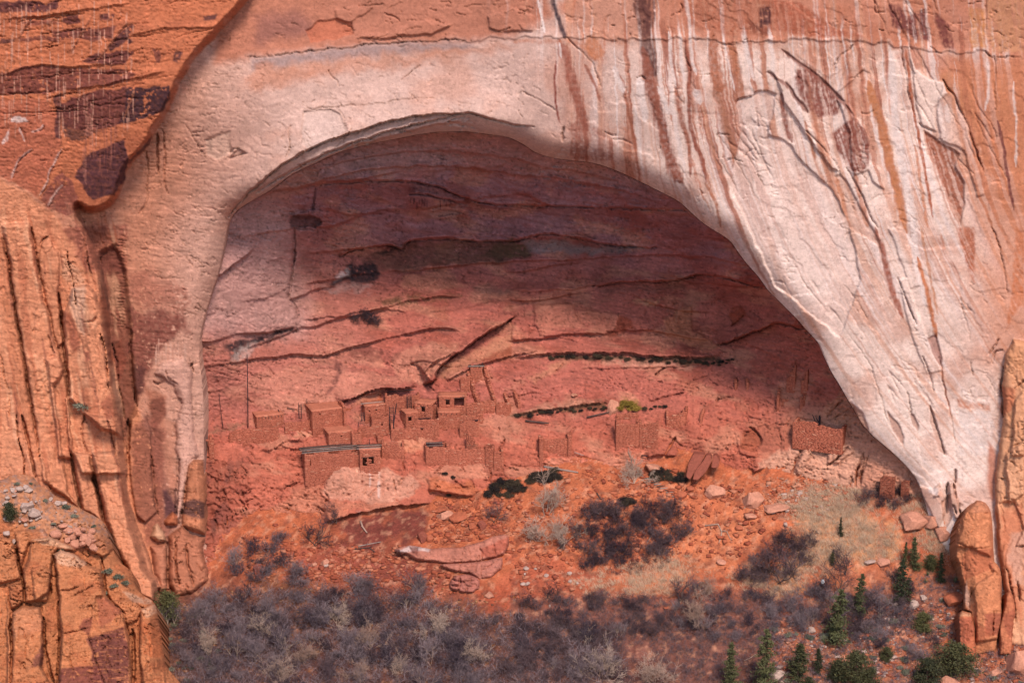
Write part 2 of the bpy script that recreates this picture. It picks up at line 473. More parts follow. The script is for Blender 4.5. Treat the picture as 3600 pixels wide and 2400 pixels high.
# run-off streaks: a field that follows the fall of the water
lean = 0.10 * y + 0.00030 * np.maximum(y - 250, 0) ** 2 * ss(2000, 2700, x)
u = x - lean * ss(1900, 2500, x) + 10 * S.n1
fld = ss(1960, 2080, u + 40 * n_big) * ss(1250, 650, y + 160 * S.n2) * ss(40, 130, y)
n_st = fbm(u, y, 26, 900, oc=3, seed=8, gain=0.65) + 0.55 * fbm(u, y, 150, 1100, oc=2, seed=9)
edge = 0.12 * S.det
S.mix(np.s_[:], fld * ss(0.10, 0.26, n_st + edge) * 0.75, alb(200,128,100))
S.mix(np.s_[:], fld * ss(0.30, 0.42, n_st + edge) * 0.6, alb(164,94,76))
S.mix(np.s_[:], fld * ss(0.22, 0.36, fbm(u, y, 17, 700, oc=2, seed=10) + 0.3 * fbm(u, y, 120, 900, oc=2, seed=11)) * 0.75, wht)

flk = ss(2050, 2350, x - .55 * (y - 700)) * ss(1900, 1500, y)
v = x - (0.10 * y + 0.00030 * np.maximum(y - 250, 0) ** 2 * ss(2000, 2700, x)) * ss(1900, 2500, x) + 8 * S.n1
S.mix(np.s_[:], flk * .62 * ss(.04, .36, fbm(v, y, 44, 1600, oc=3, seed=15, gain=.7)), alb(224, 160, 130))
S.mix(np.s_[:], flk * .4 * ss(.24, .44, fbm(v, y, 20, 1300, oc=3, seed=16, gain=.7)), alb(196, 122, 94))
S.mix(np.s_[:], flk * .75 * ss(.12, .40, fbm(v, y, 34, 1500, oc=3, seed=18, gain=.7)), alb(250, 222, 212))
S.mix(np.s_[:], .75 * ss(3280, 3520, x - .10 * (y - 700) + 90 * n_big + 60 * fbm(v, y, 40, 900, oc=3, seed=29)) * ss(150, 260, y) * ss(1500, 1150, y), alb(216, 136, 98))
drip = .45 + .55 * ss(-.25, .12, fbm(u, y, 13, 300, oc=3, seed=14, gain=.7) + .1 * S.det)
for ln, w_, c_, a_ in [
    (T2([(270,-40),(310,100),(340,200),(370,270)]), 13, blk, .85), (T2([(330,280),(380,420),(420,600),(470,760),(520,900)]), 27, alb(162,90,72), .8),
    (T2([(300,420),(300,700),(330,850)]), 6, alb(150,80,68), .9), (T2([(500,440),(560,560),(610,700)]), 9, alb(170,100,80), .8),
    (T2([(880,-40),(920,120),(930,300),(950,450),(990,520)]), 34, alb(92,56,54), .8), (T2([(900,330),(950,600),(1010,800),(1060,1000),(1120,1180),(1180,1260)]), 32, alb(158,92,74), .9),
    (T2([(1190,260),(1220,480),(1215,700),(1250,950),(1310,1100),(1340,1260)]), 11, alb(160,90,72), .9), (T2([(700,470),(760,560),(790,720),(830,900),(850,1060)]), 8, alb(176,106,82), .9),
    (T2([(1380,500),(1440,750),(1500,950),(1560,1130),(1620,1310)]), 20, alb(184,122,96), .8), (T2([(1080,300),(1130,560),(1160,800),(1210,960),(1230,1220)]), 13, alb(172,102,80), .85),
    (T2([(1380,220),(1400,500),(1450,640)]), 26, alb(184,112,84), .8), (T2([(1500,300),(1560,520),(1580,700)]), 22, alb(192,118,86), .8),
    (T2([(1190,-30),(1220,150),(1240,400),(1270,520)]), 9, wht, .85), (T2([(1590,180),(1630,400),(1670,560)]), 10, wht, .85), (T2([(1420,-20),(1480,400),(1540,640)]), 5, wht, .8),
    (T2([(1080,220),(1100,450),(1130,600)]), 7, wht, .85), (T2([(880,530),(900,700),(920,840)]), 17, wht, .9), (T2([(1000,600),(1060,720),(1085,790)]), 12, wht, .9),
    (T2([(700,460),(740,560),(770,640)]), 14, wht, .75), (T2([(1260,620),(1300,720)]), 18, wht, .8), (T2([(180,-20),(205,120),(225,230)]), 6, wht, .9), (T2([(330,290),(335,400)]), 5, wht, .8),
    (T2([(1700,880),(1720,1050),(1764,1200)]), 10, alb(200,140,112), .6), (T2([(1330,1250),(1400,1400),(1440,1568)]), 8, alb(190,120,90), .8),
    (T2([(1700,1380),(1740,1500),(1790,1640),(1840,1760)]), 7, alb(178,108,82), .85),
    (T3([(690,560),(750,780),(830,1050),(900,1350),(955,1600)]), 26, alb(206,132,92), .95), (T3([(840,320),(870,700),(900,1000),(960,1300),(1010,1700),(1080,2100)]), 22, wht, .9),
    (T3([(950,340),(985,650),(1040,950),(1095,1250),(1140,1500)]), 8, alb(186,104,74), .9), (T3([(1010,1000),(1060,1300),(1100,1568)]), 8, alb(214,140,104), .8),
    (T3([(960,0),(1000,150),(1020,300)]), 9, wht, .8), (T3([(1050,60),(1080,260)]), 5, wht, .8), (T3([(1230,720),(1245,850)]), 12, wht, .5),
    (T3([(1580,830),(1620,1000),(1650,1200),(1690,1450)]), 8, alb(132,72,66), .9), (T3([(1690,560),(1710,900),(1710,1150)]), 6, wht, .7), (T3([(1510,400),(1520,600),(1500,760)]), 7, wht, .7),
    (T3([(600,1200),(640,1380),(690,1560)]), 16, alb(204,128,96), .8), (T3([(470,1220),(520,1400),(560,1568)]), 10, alb(206,132,96), .85), (T3([(60,520),(140,700),(210,820)]), 18, pkw, .8),
    (T3([(250,830),(290,960),(330,1100)]), 8, alb(186,116,86), .8), (T3([(90,640),(110,800),(160,980)]), 14, alb(156,92,76), .85),
    (U3([(735,0),(800,200),(850,420),(930,620)]), 16, alb(176,106,86), .9), (U3([(1030,200),(1080,380),(1130,600),(1165,760)]), 11, alb(214,130,88), .95),
    (U3([(1050,0),(1110,300),(1170,600)]), 7, alb(214,150,116), .8), (U3([(1190,40),(1220,160)]), 6, alb(210,140,110), .7), (U3([(0,60),(50,230),(110,400),(160,490)]), 11, alb(206,138,104), .8),
    (U3([(1195,960),(1230,1150),(1260,1300)]), 5, alb(190,116,86), .8)]:
    S.streak(ln, w_, c_, a_, speck=0.12)
for pl, c_, a_, h_ in [
    (T2([(390,880),(450,830),(640,900),(710,1000),(700,1100),(540,1120),(400,1080)]), alb(160,94,78), .65, .02), (T2([(0,270),(400,270),(560,330),(620,420),(560,430),(470,330),(380,300),(0,300)]), alb(200,128,100), .6, 0),
    (T2([(560,240),(480,320),(560,420),(620,400),(640,370),(600,300)]), alb(204,128,92), .8, 0),
    (T2([(820,0),(1000,-20),(980,160),(940,250),(870,240),(850,120)]), alb(104,62,56), .7, .12), (T2([(1620,150),(1700,170),(1764,200),(1764,240),(1640,210)]), dvarn, .8, .1),
    (T2([(1160,0),(1764,-20),(1764,250),(1500,240),(1300,200),(1180,160)]), alb(178,98,70), .55, .1),
    (T3([(0,0),(220,20),(440,180),(640,250),(300,260),(0,200)]), alb(176,92,66), .7, .08), (T3([(-60,60),(20,50),(30,160),(-60,190)]), dvarn, .8, .1),
    (T3([(200,470),(300,490),(420,590),(500,700),(480,790),(350,815),(270,740),(190,600)]), alb(146,84,72), .9, 0),
    (T3([(430,930),(520,860),(600,800),(680,900),(700,1000),(700,1130),(640,1190),(590,1200),(530,1120),(460,1010)]), alb(150,84,70), .9, 0),
    (T3([(1070,900),(1190,980),(1320,1060),(1290,1150),(1350,1250),(1350,1400),(1320,1560),(1240,1380),(1180,1200),(1100,1060)]), alb(176,106,82), .95, 0),
    (U3([(1310,0),(1420,0),(1425,200),(1420,380),(1370,260),(1330,100)]), alb(188,108,78), .9, 0),
    (T3([(830,30),(900,20),(960,120),(1080,60),(1110,280),(1000,270),(930,200),(850,180)]), alb(130,72,66), .9, .05), (T3([(1150,80),(1250,170),(1290,350),(1210,330),(1160,180)]), alb(128,68,62), .9, 0),
    (T3([(1500,-60),(1900,-60),(1900,360),(1550,360),(1505,240)]), tanr, .95, 0), (T3([(1380,60),(1490,60),(1500,340),(1400,330)]), alb(214,140,84), .7, 0),
    (U3([(1300,1180),(1530,1220),(1530,1265),(1310,1235)]), alb(214,140,110), .8, 0), (U3([(1310,1260),(1540,1280),(1560,1480),(1500,1568),(1320,1568)]), wht, .6, .1),
    (U3([(1640,700),(1764,500),(1764,0),(1700,0),(1690,400)]), alb(206,118,76), .7, 0)]:
    S.stain(pl, c_, a_, 6, 9, speck=0.12, holes=h_, mod=drip)
# diagonal varnished troughs
for ln in (T3([(90,340),(230,450),(380,560),(480,660),(590,800)]), T3([(0,500),(120,580),(200,680),(280,780)])):
    S.streak(ln, 13, alb(140,82,70), .8, w=10); S.crack(ln, 6, 0.4, w=8)
# flakes and scars on the right flank
S.slab(T2([(1540,720),(1570,685),(1660,660),(1670,630),(1764,620)]) + T3([(60,640),(0,925),(80,950),(150,1000),(210,1090),(330,1200),(450,1320),(540,1500),(560,1568)]) + U3([(640,350),(500,760),(300,600),(50,400)]) + T2([(1500,1280),(1580,900)]), -0.50, 3, 10, alb(252,218,204), .6)
S.slab(T3([(60,520),(110,560),(190,690),(300,860),(420,1050),(490,1180),(440,1160),(330,1020),(210,850),(110,700)]), 0.72, 3, 8)
S.slab(T3([(480,690),(560,720),(600,800),(680,880),(700,960),(710,1120),(780,1160),(800,1300),(720,1250),(690,1170),(600,1210),(590,1200),(560,900)]), 0.50, 3, 8)
S.slab(T3([(460,1215),(500,1200),(560,1280),(620,1400),(700,1540),(760,1640)]) + U3([(800,260),(760,120)]) + T3([(560,1568)]), -0.44, 3, 6, alb(210,150,124), .5)
S.slab(T3([(970,330),(1010,480),(1120,560),(1210,570),(1240,640),(1140,740),(1160,900),(1060,860),(1020,700)]), 0.44, 3, 10, pkw, .9)
S.slab(T3([(1070,900),(1190,980),(1320,1060),(1290,1150),(1350,1250),(1350,1400),(1320,1560),(1240,1380),(1180,1200),(1100,1060)]), -0.50, 3, 6)
S.slab(T3([(1220,570),(1300,700),(1350,830),(1400,950),(1480,1180),(1500,1330),(1450,1360),(1350,1040),(1190,960),(1160,740)]), 0.44, 3, 10)
S.slab(T3([(480,640),(520,490),(600,330),(660,310),(700,500),(660,480),(590,545)]), 0.33, 3, 8)
S.slab(U3([(830,0),(930,0),(960,120),(1030,290),(1050,400),(990,430),(930,260)]), 0.33, 3, 8)
S.slab(U3([(960,350),(1020,560),(1080,700),(1160,900),(1190,990),(1100,1000),(990,760),(900,360)]), 0.39, 3, 8, pkw, .5)
S.slab(U3([(1100,760),(1160,740),(1200,900),(1190,960),(1140,880)]), -0.44, 3, 6, alb(170,108,92), .7)
S.slab(U3([(980,1280),(1010,1290),(1040,1370),(1030,1400),(1000,1360)]), -0.44, 3, 4, alb(176,126,108), .7)
S.slab(U3([(820,1260),(900,1350),(940,1450),(930,1500),(860,1400)]), -0.39, 3, 6, alb(186,128,106), .7)
S.slab(U3([(560,1200),(660,1280),(700,1410),(620,1340)]), -0.39, 3, 6, alb(206,142,112), .7)
S.slab(U3([(1120,1220),(1200,1480),(1240,1568),(1180,1540),(1120,1330)]), -0.28, 3, 4, alb(206,156,136), .7)
for ln, w_, d_ in [(T3([(1210,555),(1290,680),(1340,800),(1380,900),(1440,1050),(1485,1190)]), 5, 1.8), (T3([(920,330),(940,480),(970,650),(1010,800)]), 4, .9),
    (T3([(450,500),(490,390),(560,340),(590,315)]), 4, 1.2), (T3([(560,545),(600,530),(660,480)]), 3.4, 1.0), (T3([(640,780),(690,785),(730,760)]), 3, .8),
    (T3([(730,0),(745,85),(805,80)]), 3, .9), (T3([(700,1400),(760,1350),(870,1335)]), 3, .5), (T3([(540,1150),(590,1250),(650,1350),(700,1480),(750,1568)]), 4, 1.2),
    (T3([(260,900),(370,1010),(470,1130),(495,1200)]), 3.4, 1.0), (T3([(1560,380),(1565,500),(1555,620),(1570,760)]), 3.5, .8), (T3([(1500,-20),(1500,230)]), 3.5, .9),
    (T3([(1140,0),(1160,80)]), 3, .7), (T3([(1040,850),(1100,890),(1130,900)]), 3.5, 1.0), (T3([(1310,1090),(1420,1200)]), 2.5, .5),
    (U3([(895,345),(945,480),(985,570),(1022,668)]), 3.6, 1.6), (U3([(1340,530),(1370,680),(1395,800)]), 2.2, .6), (U3([(1065,890),(1110,1000),(1140,1125)]), 4, 1.3),
    (U3([(1115,1230),(1150,1330),(1190,1460),(1225,1568)]), 4, 1.3), (U3([(1180,880),(1205,1050),(1250,1260),(1290,1500)]), 3, .9), (U3([(1520,880),(1560,830),(1595,770)]), 4, 1.2),
    (U3([(1540,940),(1560,870),(1620,840)]), 4, 1.2), (U3([(1400,920),(1410,980),(1415,1030)]), 3, .9), (U3([(590,1240),(650,1380),(700,1415)]), 4, 1.2), (U3([(960,1130),(990,1250),(980,1280)]), 3, .9),
    (U3([(1540,0),(1590,100),(1630,300),(1650,450)]), 3.5, .9), (U3([(700,960),(760,1100),(800,1260),(850,1380)]), 2.6, .6), (U3([(520,390),(620,520),(700,640)]), 3, .5),
    (T2([(1540,725),(1560,690),(1655,662),(1672,632),(1764,622)]), 3.4, 1.2), (T2([(860,530),(900,525),(925,545)]), 3, 1), (T2([(1280,515),(1370,510)]), 3, 1.), (T2([(1600,1085),(1640,1040),(1680,1030)]), 3, .9),
    (T2([(1410,945),(1430,920),(1500,930)]), 3, .9), (T2([(1480,1110),(1530,1095),(1590,1110)]), 3, .8), (T2([(1000,1100),(1010,1050),(1030,1010)]), 3, .8), (T2([(640,900),(690,930),(720,930)]), 4, 1.2),
    (T2([(360,870),(350,920),(345,980)]), 5, 1.3), (T2([(70,635),(200,700),(300,760)]), 2.5, .7), (T2([(380,265),(450,330),(560,450),(610,600)]), 3, .6), (T2([(1190,310),(1195,400),(1225,480),(1225,600)]), 3, 1.),
    (T2([(640,150),(655,110),(690,110)]), 3, .8), (T2([(800,155),(810,125),(850,120)]), 3, .8), (T2([(1150,100),(1180,60),(1160,20)]), 3, .8), (T2([(700,960),(770,965),(830,990)]), 3.5, .8),
    (T1([(500,480),(515,530),(560,570),(565,610)]), 2.6, .9), (T1([(1000,560),(1050,520),(1140,440)]), 2.4, .6), (T1([(340,750),(560,740),(780,720),(1000,690),(1280,670)]), 2.4, .6),
    (T1([(330,760),(320,850),(310,920),(330,1000)]), 2.6, .6), (T1([(560,750),(610,820),(630,900)]), 2.2, .5), (T1([(200,1080),(240,1020),(220,900),(250,860)]), 3.5, .8),
    (T1([(700,45),(780,40),(890,30)]), 3, .8), (T1([(890,95),(960,120),(990,150)]), 3, .8), (T1([(820,270),(920,230)]), 3, .8), (T1([(1600,190),(1680,215),(1764,190)]), 2.6, .7),
    (T0([(1090,920),(1085,1050),(1090,1200)]), 6, 1.6), (T0([(1010,1040),(1020,1180),(1000,1400),(960,1470)]), 4, .9), (T0([(1130,900),(1140,1100),(1130,1250),(1160,1330)]), 4, .9),
    (T0([(1270,860),(1340,960),(1410,1080)]), 3, .5), (T0([(1240,1130),(1250,1160),(1260,1110)]), 2.5, .6), (T0([(1580,1080),(1600,1030),(1650,1020)]), 3, .8), (T0([(1555,1090),(1610,1080),(1690,1060)]), 3, .8)]:
    S.crack(ln, w_ * .85, d_ * (.6 if ln[0][0] > 2000 else .8))
S.slab(T1([(330,770),(400,755),(530,755),(580,790),(630,900),(500,970),(380,1030),(310,990),(320,860)]), -0.45, 3, 6, alb(226,190,176), .8)
S.slab(T0([(1410,960),(1580,900),(1600,1050),(1500,1100),(1430,1070)]), -0.4, 6, 10, alb(228,184,162), .6)
S.slab(T0([(1570,1100),(1640,1020),(1700,1060),(1660,1090)]), -0.6, 3, 6)
pale_zone = [(950,300),(1900,200),(1950,420),(1300,420),(900,600)]
S.hooks([pale_zone], 60, 21, (8, 34), (1.3, 2.0), (.3, .6))
S.hooks([[(2550,380),(3000,700),(3330,1500),(3260,1700),(2950,1300),(2600,850),(2300,640),(2350,450)]], 36, 22, (8, 34), (1.2, 1.9), (.2, .5))
S.hooks([[(1950,0),(3580,0),(3580,180),(1950,130)]], 50, 23, (10, 44), (1.4, 2.2), (.4, .9), 0.0)
S.hooks([[(950,0),(1900,0),(1880,120),(950,180)]], 40, 24, (10, 50), (1.4, 2.2), (.4, .8), 0.1)
S.hooks([[(480,760),(800,620),(760,950),(690,1150),(560,1050)]], 60, 25, (14, 60), (1.4, 2.6), (.3, .6), 0.25)

# ---- upper left block standing in front of the arch
DIAG = T0([(1760,-60),(1700,0),(1640,80),(1530,200),(1400,340),(1330,430),(1250,560),(1190,700),(1130,820),(1080,890),(1000,1030),(900,1140),(850,1250),(820,1340),(760,1420),(690,1460),(590,1465),(540,1440)])
BLK = DIAG + [(204,752),(127,690),(0,614),(-450,500)] + [(-5000,500),(-5000,-1500),(1500,-1500)]
LOWER = [(330,860),(372,1000),(385,1150),(398,1300),(425,1460),(440,1620),(460,1800),(520,2000),(560,2120),(560,2900)]
sdb = sd_poly(smooth_line(DIAG, 3) + BLK[len(DIAG):], x + 10 * S.n1, y + 10 * S.n2)
sdl = sd_poly(smooth_line(DIAG + LOWER, 3) + [(-5000,2900),(-5000,-1500),(1500,-1500)], x + 7 * S.n1, y + 7 * S.n2)
S.D -= (7.5 * ss(-4, 26, sdl) ** 0.8).astype(f32)
S.mix(np.s_[:], ss(-4, 6, sdb), org)
S.mix(np.s_[:], ss(-4, 6, sdb) * 0.4 * ss(0.0, 0.4, fbm(x, y, 170, 60, oc=4, seed=12, rot=-.1)), alb(170,92,66))
S.mix(np.s_[:], ss(30, 8, sdb) * ss(-2, 6, sdb) * 0.5 * ss(-.1, .3, S.n1), alb(214,160,136))
inb = lambda: None
for pl, c_, a_, h_ in [
    (T0([(420,720),(560,650),(700,620),(870,600),(870,850),(780,880),(560,910),(430,880)]), alb(116,62,56), .95, .0), (T0([(870,610),(1030,600),(1165,590),(1170,680),(1130,770),(950,830),(820,860),(860,760)]), alb(78,48,52), .95, .13),
    (T0([(560,1110),(700,1020),(860,960),(890,1100),(870,1230),(780,1340),(640,1370),(570,1290),(520,1220)]), alb(92,52,54), .95, .0), (T0([(-60,520),(200,450),(500,470),(860,480),(940,500),(860,570),(700,590),(500,620),(200,650),(-60,650)]), alb(130,70,60), .9, .03),
    (T0([(560,420),(640,380),(800,350),(930,350),(900,400),(840,450),(660,450)]), alb(112,60,56), .9, .05), (T0([(330,210),(520,200),(690,190),(800,190),(780,260),(650,290),(400,260)]), alb(116,62,56), .85, .08),
    (T0([(-60,20),(100,10),(350,20),(430,-20),(400,60),(200,90),(-60,85)]), alb(98,54,54), .9, .05), (T0([(430,110),(540,100),(560,150),(480,170),(420,150)]), alb(112,60,56), .9, .05),
    (T0([(690,100),(780,95),(770,140),(690,145)]), alb(112,60,56), .9, .1), (T0([(840,220),(910,170),(890,250),(830,310),(760,350),(740,320)]), dvarn, .85, .05),
    (T0([(1400,110),(1500,100),(1480,140),(1410,140)]), dvarn, .85, .1), (T0([(1050,330),(1110,340),(1100,440),(1060,440)]), varn, .8, .1), (T0([(870,250),(930,290),(880,300)]), dvarn, .85, .1),
    (T0([(-60,690),(300,680),(400,800),(420,1000),(350,1200),(250,1350),(-60,1180)]), alb(192,108,82), .8, 0), (T0([(280,1360),(420,1180),(500,1250),(560,1440),(450,1490),(330,1430)]), alb(146,80,68), .85, .05),
    (T0([(0,270),(110,280),(100,310),(0,315)]), dvarn, .8, .1), (T0([(120,260),(440,250),(430,280),(150,290)]), varn, .8, .12), (T0([(150,150),(300,140),(420,160),(380,180),(180,180)]), varn, .7, .12),
    (T0([(360,670),(430,640),(420,960),(380,940),(390,760)]), dvarn, .8, .1), (T0([(430,880),(560,910),(700,900),(620,940),(560,960),(450,960)]), alb(70,48,52), .7, .14), (T0([(1200,360),(1250,350),(1220,440),(1190,430)]), dvarn, .8, .05),
    (T0([(1000,990),(1050,920),(1030,1000),(900,1130),(880,1120)]), dvarn, .7, .05), (T0([(50,810),(130,800),(200,840),(130,850),(60,830)]), wht, .7, .1), (T0([(0,990),(70,900),(60,960),(0,1010)]), wht, .6, .1)]:
    S.stain(pl, c_, a_, 3, 16, speck=0.10, holes=h_)
r_ = random.Random(5)
for k in range(150):
    a, b = r_.uniform(0, 470), r_.uniform(0, 420)
    L = r_.uniform(25, 110)
    S.streak([(a, b), (a + r_.uniform(-2, 2), b + L / 2), (a + r_.uniform(-3, 3), b + L)], r_.uniform(1.6, 3.0), alb(216,156,132), r_.uniform(.4, .8), w=2)
for k in range(26):
    a, b = r_.uniform(285, 450), r_.uniform(315, 520)
    S.streak([(a, b), (a, b + 60), (a + 1, b + r_.uniform(80, 170))], r_.uniform(1.8, 4), r_.choice([alb(150,86,72), alb(172,108,92)]), .5, w=2)
for ln in (T0([(430,1020),(340,1180),(330,1250),(270,1350)]), T0([(430,1270),(380,1330),(330,1420)]), T0([(220,1030),(130,1110),(80,1230)]), T0([(220,910),(280,890),(300,860)]), T0([(130,880),(170,980)])):
    S.streak(ln, 5, alb(228,180,166), .85); S.crack([(a + 5, b + 2) for a, b in ln], 3, .6)
for k in range(46):                              # bedding of the block, rising to the right
    a, b = r_.uniform(-30, 620), r_.uniform(0, 420); L = r_.uniform(60, 260); sl = r_.uniform(-.22, .02)
    pts = [(a + L * i / 5, b + sl * L * i / 5 + r_.uniform(-4, 4)) for i in range(6)]
    if all(sd_poly(DIAG + [(-200, 720), (-200, -200), (900, -200)], np.array([q[0]]), np.array([q[1]]))[0] > 12 for q in pts):
        S.crack(pts, r_.uniform(1.6, 2.8), r_.uniform(.3, .8), w=6, sm=False)
for ln in (T0([(0,130),(300,110),(700,50),(900,20)]), T0([(450,620),(700,590),(900,540),(1150,490)]), T0([(900,240),(1150,200),(1500,190)]), T0([(0,520),(250,450),(480,460),(900,440)])):
    S.step(ln, .6, 30, 8, -1)
for ln in (T0([(430,30),(330,200)]), T0([(230,90),(120,290)]), T0([(640,100),(480,380)]), T0([(890,150),(800,250),(660,440)]), T0([(930,620),(850,830)])):
    S.streak(ln, 4, alb(206,130,100), .8); S.step(ln, .5, 40, 5, 1)

# ---- pillars and slabs down the left side
LCOL = alb(226, 146, 108)
S.stain([(-300,520),(0,626),(127,700),(204,762)] + U0([(430,0),(640,0),(860,60),(880,300),(890,600),(930,1000),(960,1250),(1060,1568)]) + W0([(1150,700),(1250,1300),(-100,1300)]), LCOL, .95, 10, 20)
S.stain(U0([(430,0),(640,-30),(860,-20),(880,300),(700,300),(600,300),(500,120)]), alb(150,82,68), .75, 10, 30, holes=.05)
S.slab(U0([(690,170),(800,120),(860,300),(885,500),(895,700),(905,900),(925,1100),(955,1200),(900,1300),(875,1500),(850,1450),(800,1200),(760,1000),(740,800),(720,640),(700,520),(685,350)]), -1.5, 10, 8, alb(122,66,56), .8)
S.stain(U0([(760,860),(840,760),(870,900),(840,1040),(790,1030)]), alb(150,80,62), .8, 5, 10)
for pl, h, rw in [
    (U0([(-400,-80),(20,60),(50,220),(90,450),(125,680),(160,860),(190,1060),(230,1280),(290,1568)]) + W0([(330,180),(390,330),(-400,500)]), 4.5, 70),
    (U0([(10,-20),(200,-40),(240,150),(270,320),(305,500),(350,660),(400,840),(440,980),(380,1100),(400,1350),(440,1568)]) + W0([(470,250),(560,370),(300,180),(270,0)]) + U0([(220,1250),(170,950),(130,700),(95,500),(60,200)]), 5.5, 60),
    (U0([(270,110),(340,60),(400,180),(420,330),(400,440),(420,560),(430,800),(400,830),(350,650),(310,480),(280,330)]), 3.0, 26),
    (U0([(520,388),(610,400),(650,440),(705,570),(725,660),(745,820),(765,1000),(790,1150),(825,1320),(850,1450),(700,1400),(480,1180),(450,900),(435,700),(440,580),(470,520),(490,440)]), 9.0, 75),
    (U0([(312,900),(400,885),(435,960),(470,1150),(490,1350),(505,1600),(400,1580),(370,1300),(340,1100)]), 5.0, 40),
    (U0([(450,1175),(510,1165),(560,1250),(640,1290),(760,1305),(825,1345),(850,1500),(880,1700),(560,1700),(470,1500)]), 6.5, 40),
    (U0([(500,1540),(620,1560)]) + W0([(640,130),(690,330),(720,470),(570,380),(530,200)]), 5.5, 40),
    (W0([(625,-20),(820,-40),(870,150),(905,350),(950,500),(1000,620),(1060,780),(1105,900),(1060,1010),(940,960),(880,800),(800,660),(735,470),(690,300),(650,130)]), 7.5, 80),
    (U0([(895,1320),(950,1252),(1000,1285),(1035,1350),(1045,1568)]) + W0([(1060,150),(1090,380),(1000,470),(930,400),(900,150),(885,0)]), 3.5, 26)]:
    S.pillar(pl, h * .55, min(rw * .35, 18), w=10, pw=.7, tilt=.55)
S.stain(U0([(500,400),(590,400),(590,560),(570,750),(540,700),(480,560),(470,520)]), alb(226,172,142), .85, 8, 14)
S.stain(U0([(440,570),(490,600),(530,700),(560,860),(500,850),(460,700)]), alb(166,90,68), .8, 6, 10)
S.stain(U0([(580,860),(610,850),(620,910),(590,930)]), alb(150,80,64), .8, 4, 8)
S.stain(U0([(690,1200),(760,1150),(800,1300),(740,1320)]), alb(160,84,64), .7, 6, 10)
S.stain(U0([(400,180),(440,200),(530,280),(580,360),(580,400),(500,390),(430,330)]), alb(222,158,124), .8, 6, 14, holes=.02)
for k in range(7):
    a, b = r_.uniform(0, 400), r_.uniform(720, 1500); L = r_.uniform(120, 420); w0 = r_.uniform(2, 3.4)
    S.crack([(a + L * .16 * t + r_.uniform(-5, 5), b + L * t) for t in (0, .2, .4, .6, .8, 1)], w0, r_.uniform(1.0, 2.6), w=8)
S.stain(U0([(-60,0),(30,60),(60,260),(120,620),(170,960),(230,1300),(290,1568),(180,1568),(120,1200),(60,800),(0,400)]), alb(204,122,86), .6, 16, 40)
S.hooks([U0([(400,180),(440,200),(530,280),(590,360),(560,400),(500,390),(430,330)]), U0([(450,1170),(820,1340),(850,1500),(470,1500)])], 36, 31, (8, 26), (1.6, 2.6), (.4, .9))
S.stain(U0([(890,560),(1000,590),(1250,560),(1300,690),(1200,750),(1080,850),(1040,950),(1000,1100),(950,1160),(915,1000),(895,800)]), alb(140,76,64), .85, 16, 40, speck=.1, holes=.12)
S.stain(U0([(880,300),(1020,300),(1290,420),(1290,560),(1000,560),(890,480)]), alb(166,96,78), .6, 20, 40, holes=.14)
S.stain(U0([(1045,1180),(1135,1165),(1145,1290),(1110,1340),(1060,1400),(1035,1250)]), blk, .9, 6, 8)
S.stain(U0([(1000,1100),(1150,1160),(1140,1400),(1130,1568)]) + W0([(1120,240),(1110,420),(1070,300),(1040,0)]) + U0([(1040,1300)]), alb(172,98,72), .6, 8, 14)
S.stain(U0([(905,930),(1000,960),(990,1130),(940,1160)]), alb(104,60,54), .8, 6, 10, holes=.08)
S.pillar(U0([(1270,895),(1300,930),(1325,1010),(1325,1200),(1335,1320),(1365,1568)]) + W0([(1340,20),(1298,150),(1278,300),(1245,475),(1212,390),(1222,150),(1212,0)]) + U0([(1200,1350),(1240,1200),(1190,1100),(1060,1000),(1110,930)]), 1.5, 26, w=12, col=alb(222,166,146), a=.7, tilt=.2)
lp_ = ss(470, 430, x) * ss(680, 800, y)
vv = x - .16 * (y - 700) + 8 * S.n1
S.mix(np.s_[:], lp_ * .6 * ss(.10, .34, fbm(vv, y, 36, 420, oc=3, seed=19, gain=.65)), alb(186, 104, 74))
S.mix(np.s_[:], lp_ * .6 * ss(.26, .42, fbm(vv, y, 30, 260, oc=3, seed=20, gain=.65)), alb(138, 76, 62))
S.mix(np.s_[:], lp_ * .5 * ss(.16, .38, fbm(vv, y, 50, 300, oc=3, seed=25, gain=.65)), alb(240, 176, 138))
for k in range(22):
    a = r_.uniform(545, 655); b = r_.uniform(1185, 1240)
    S.streak([(a, b), (a, b + 40), (a + 1, b + r_.uniform(60, 110))], r_.uniform(1.5, 3), alb(222,168,146), .7, w=2)
for k in range(30):                              # rungs of broken bedding beside the recess
    yy = 830 + k * 11
    S.crack([(415 + r_.uniform(-4, 4), yy), (428, yy + r_.uniform(-3, 3)), (441 + r_.uniform(-4, 4), yy + 2)], r_.uniform(1.6, 2.6), r_.uniform(.3, .7), w=6, sm=False)
W_dark = alb(112, 62, 56)
S.stain(U0([(900,1380),(1030,1300),(1130,1400)]) + W0([(1210,80),(1235,460),(1150,620),(1000,620),(930,420)]), alb(140,78,64), .75, 14, 30, holes=.04)
S.pillar(W0([(1290,75),(1340,20),(1400,30),(1418,150),(1425,300),(1420,560),(1250,490),(1270,300)]), 3.5, 30, col=alb(192,112,72), a=.8)
S.stain(W0([(1260,330),(1330,300),(1415,330),(1410,430),(1330,430),(1260,400)]), blk, .75, 6, 12, holes=.05)
S.stain(W0([(1120,240),(1220,230),(1230,400),(1130,420)]), dvarn, .85, 6, 12)
S.pillar(W0([(1035,560),(1055,490),(1085,468),(1135,530),(1145,590),(1090,600)]), 2.5, 22, col=alb(222,164,128), a=.9)
S.pillar(W0([(1030,620),(1150,615),(1165,920),(1100,960),(1060,780)]), 3.0, 30, col=alb(182,112,88), a=.6)
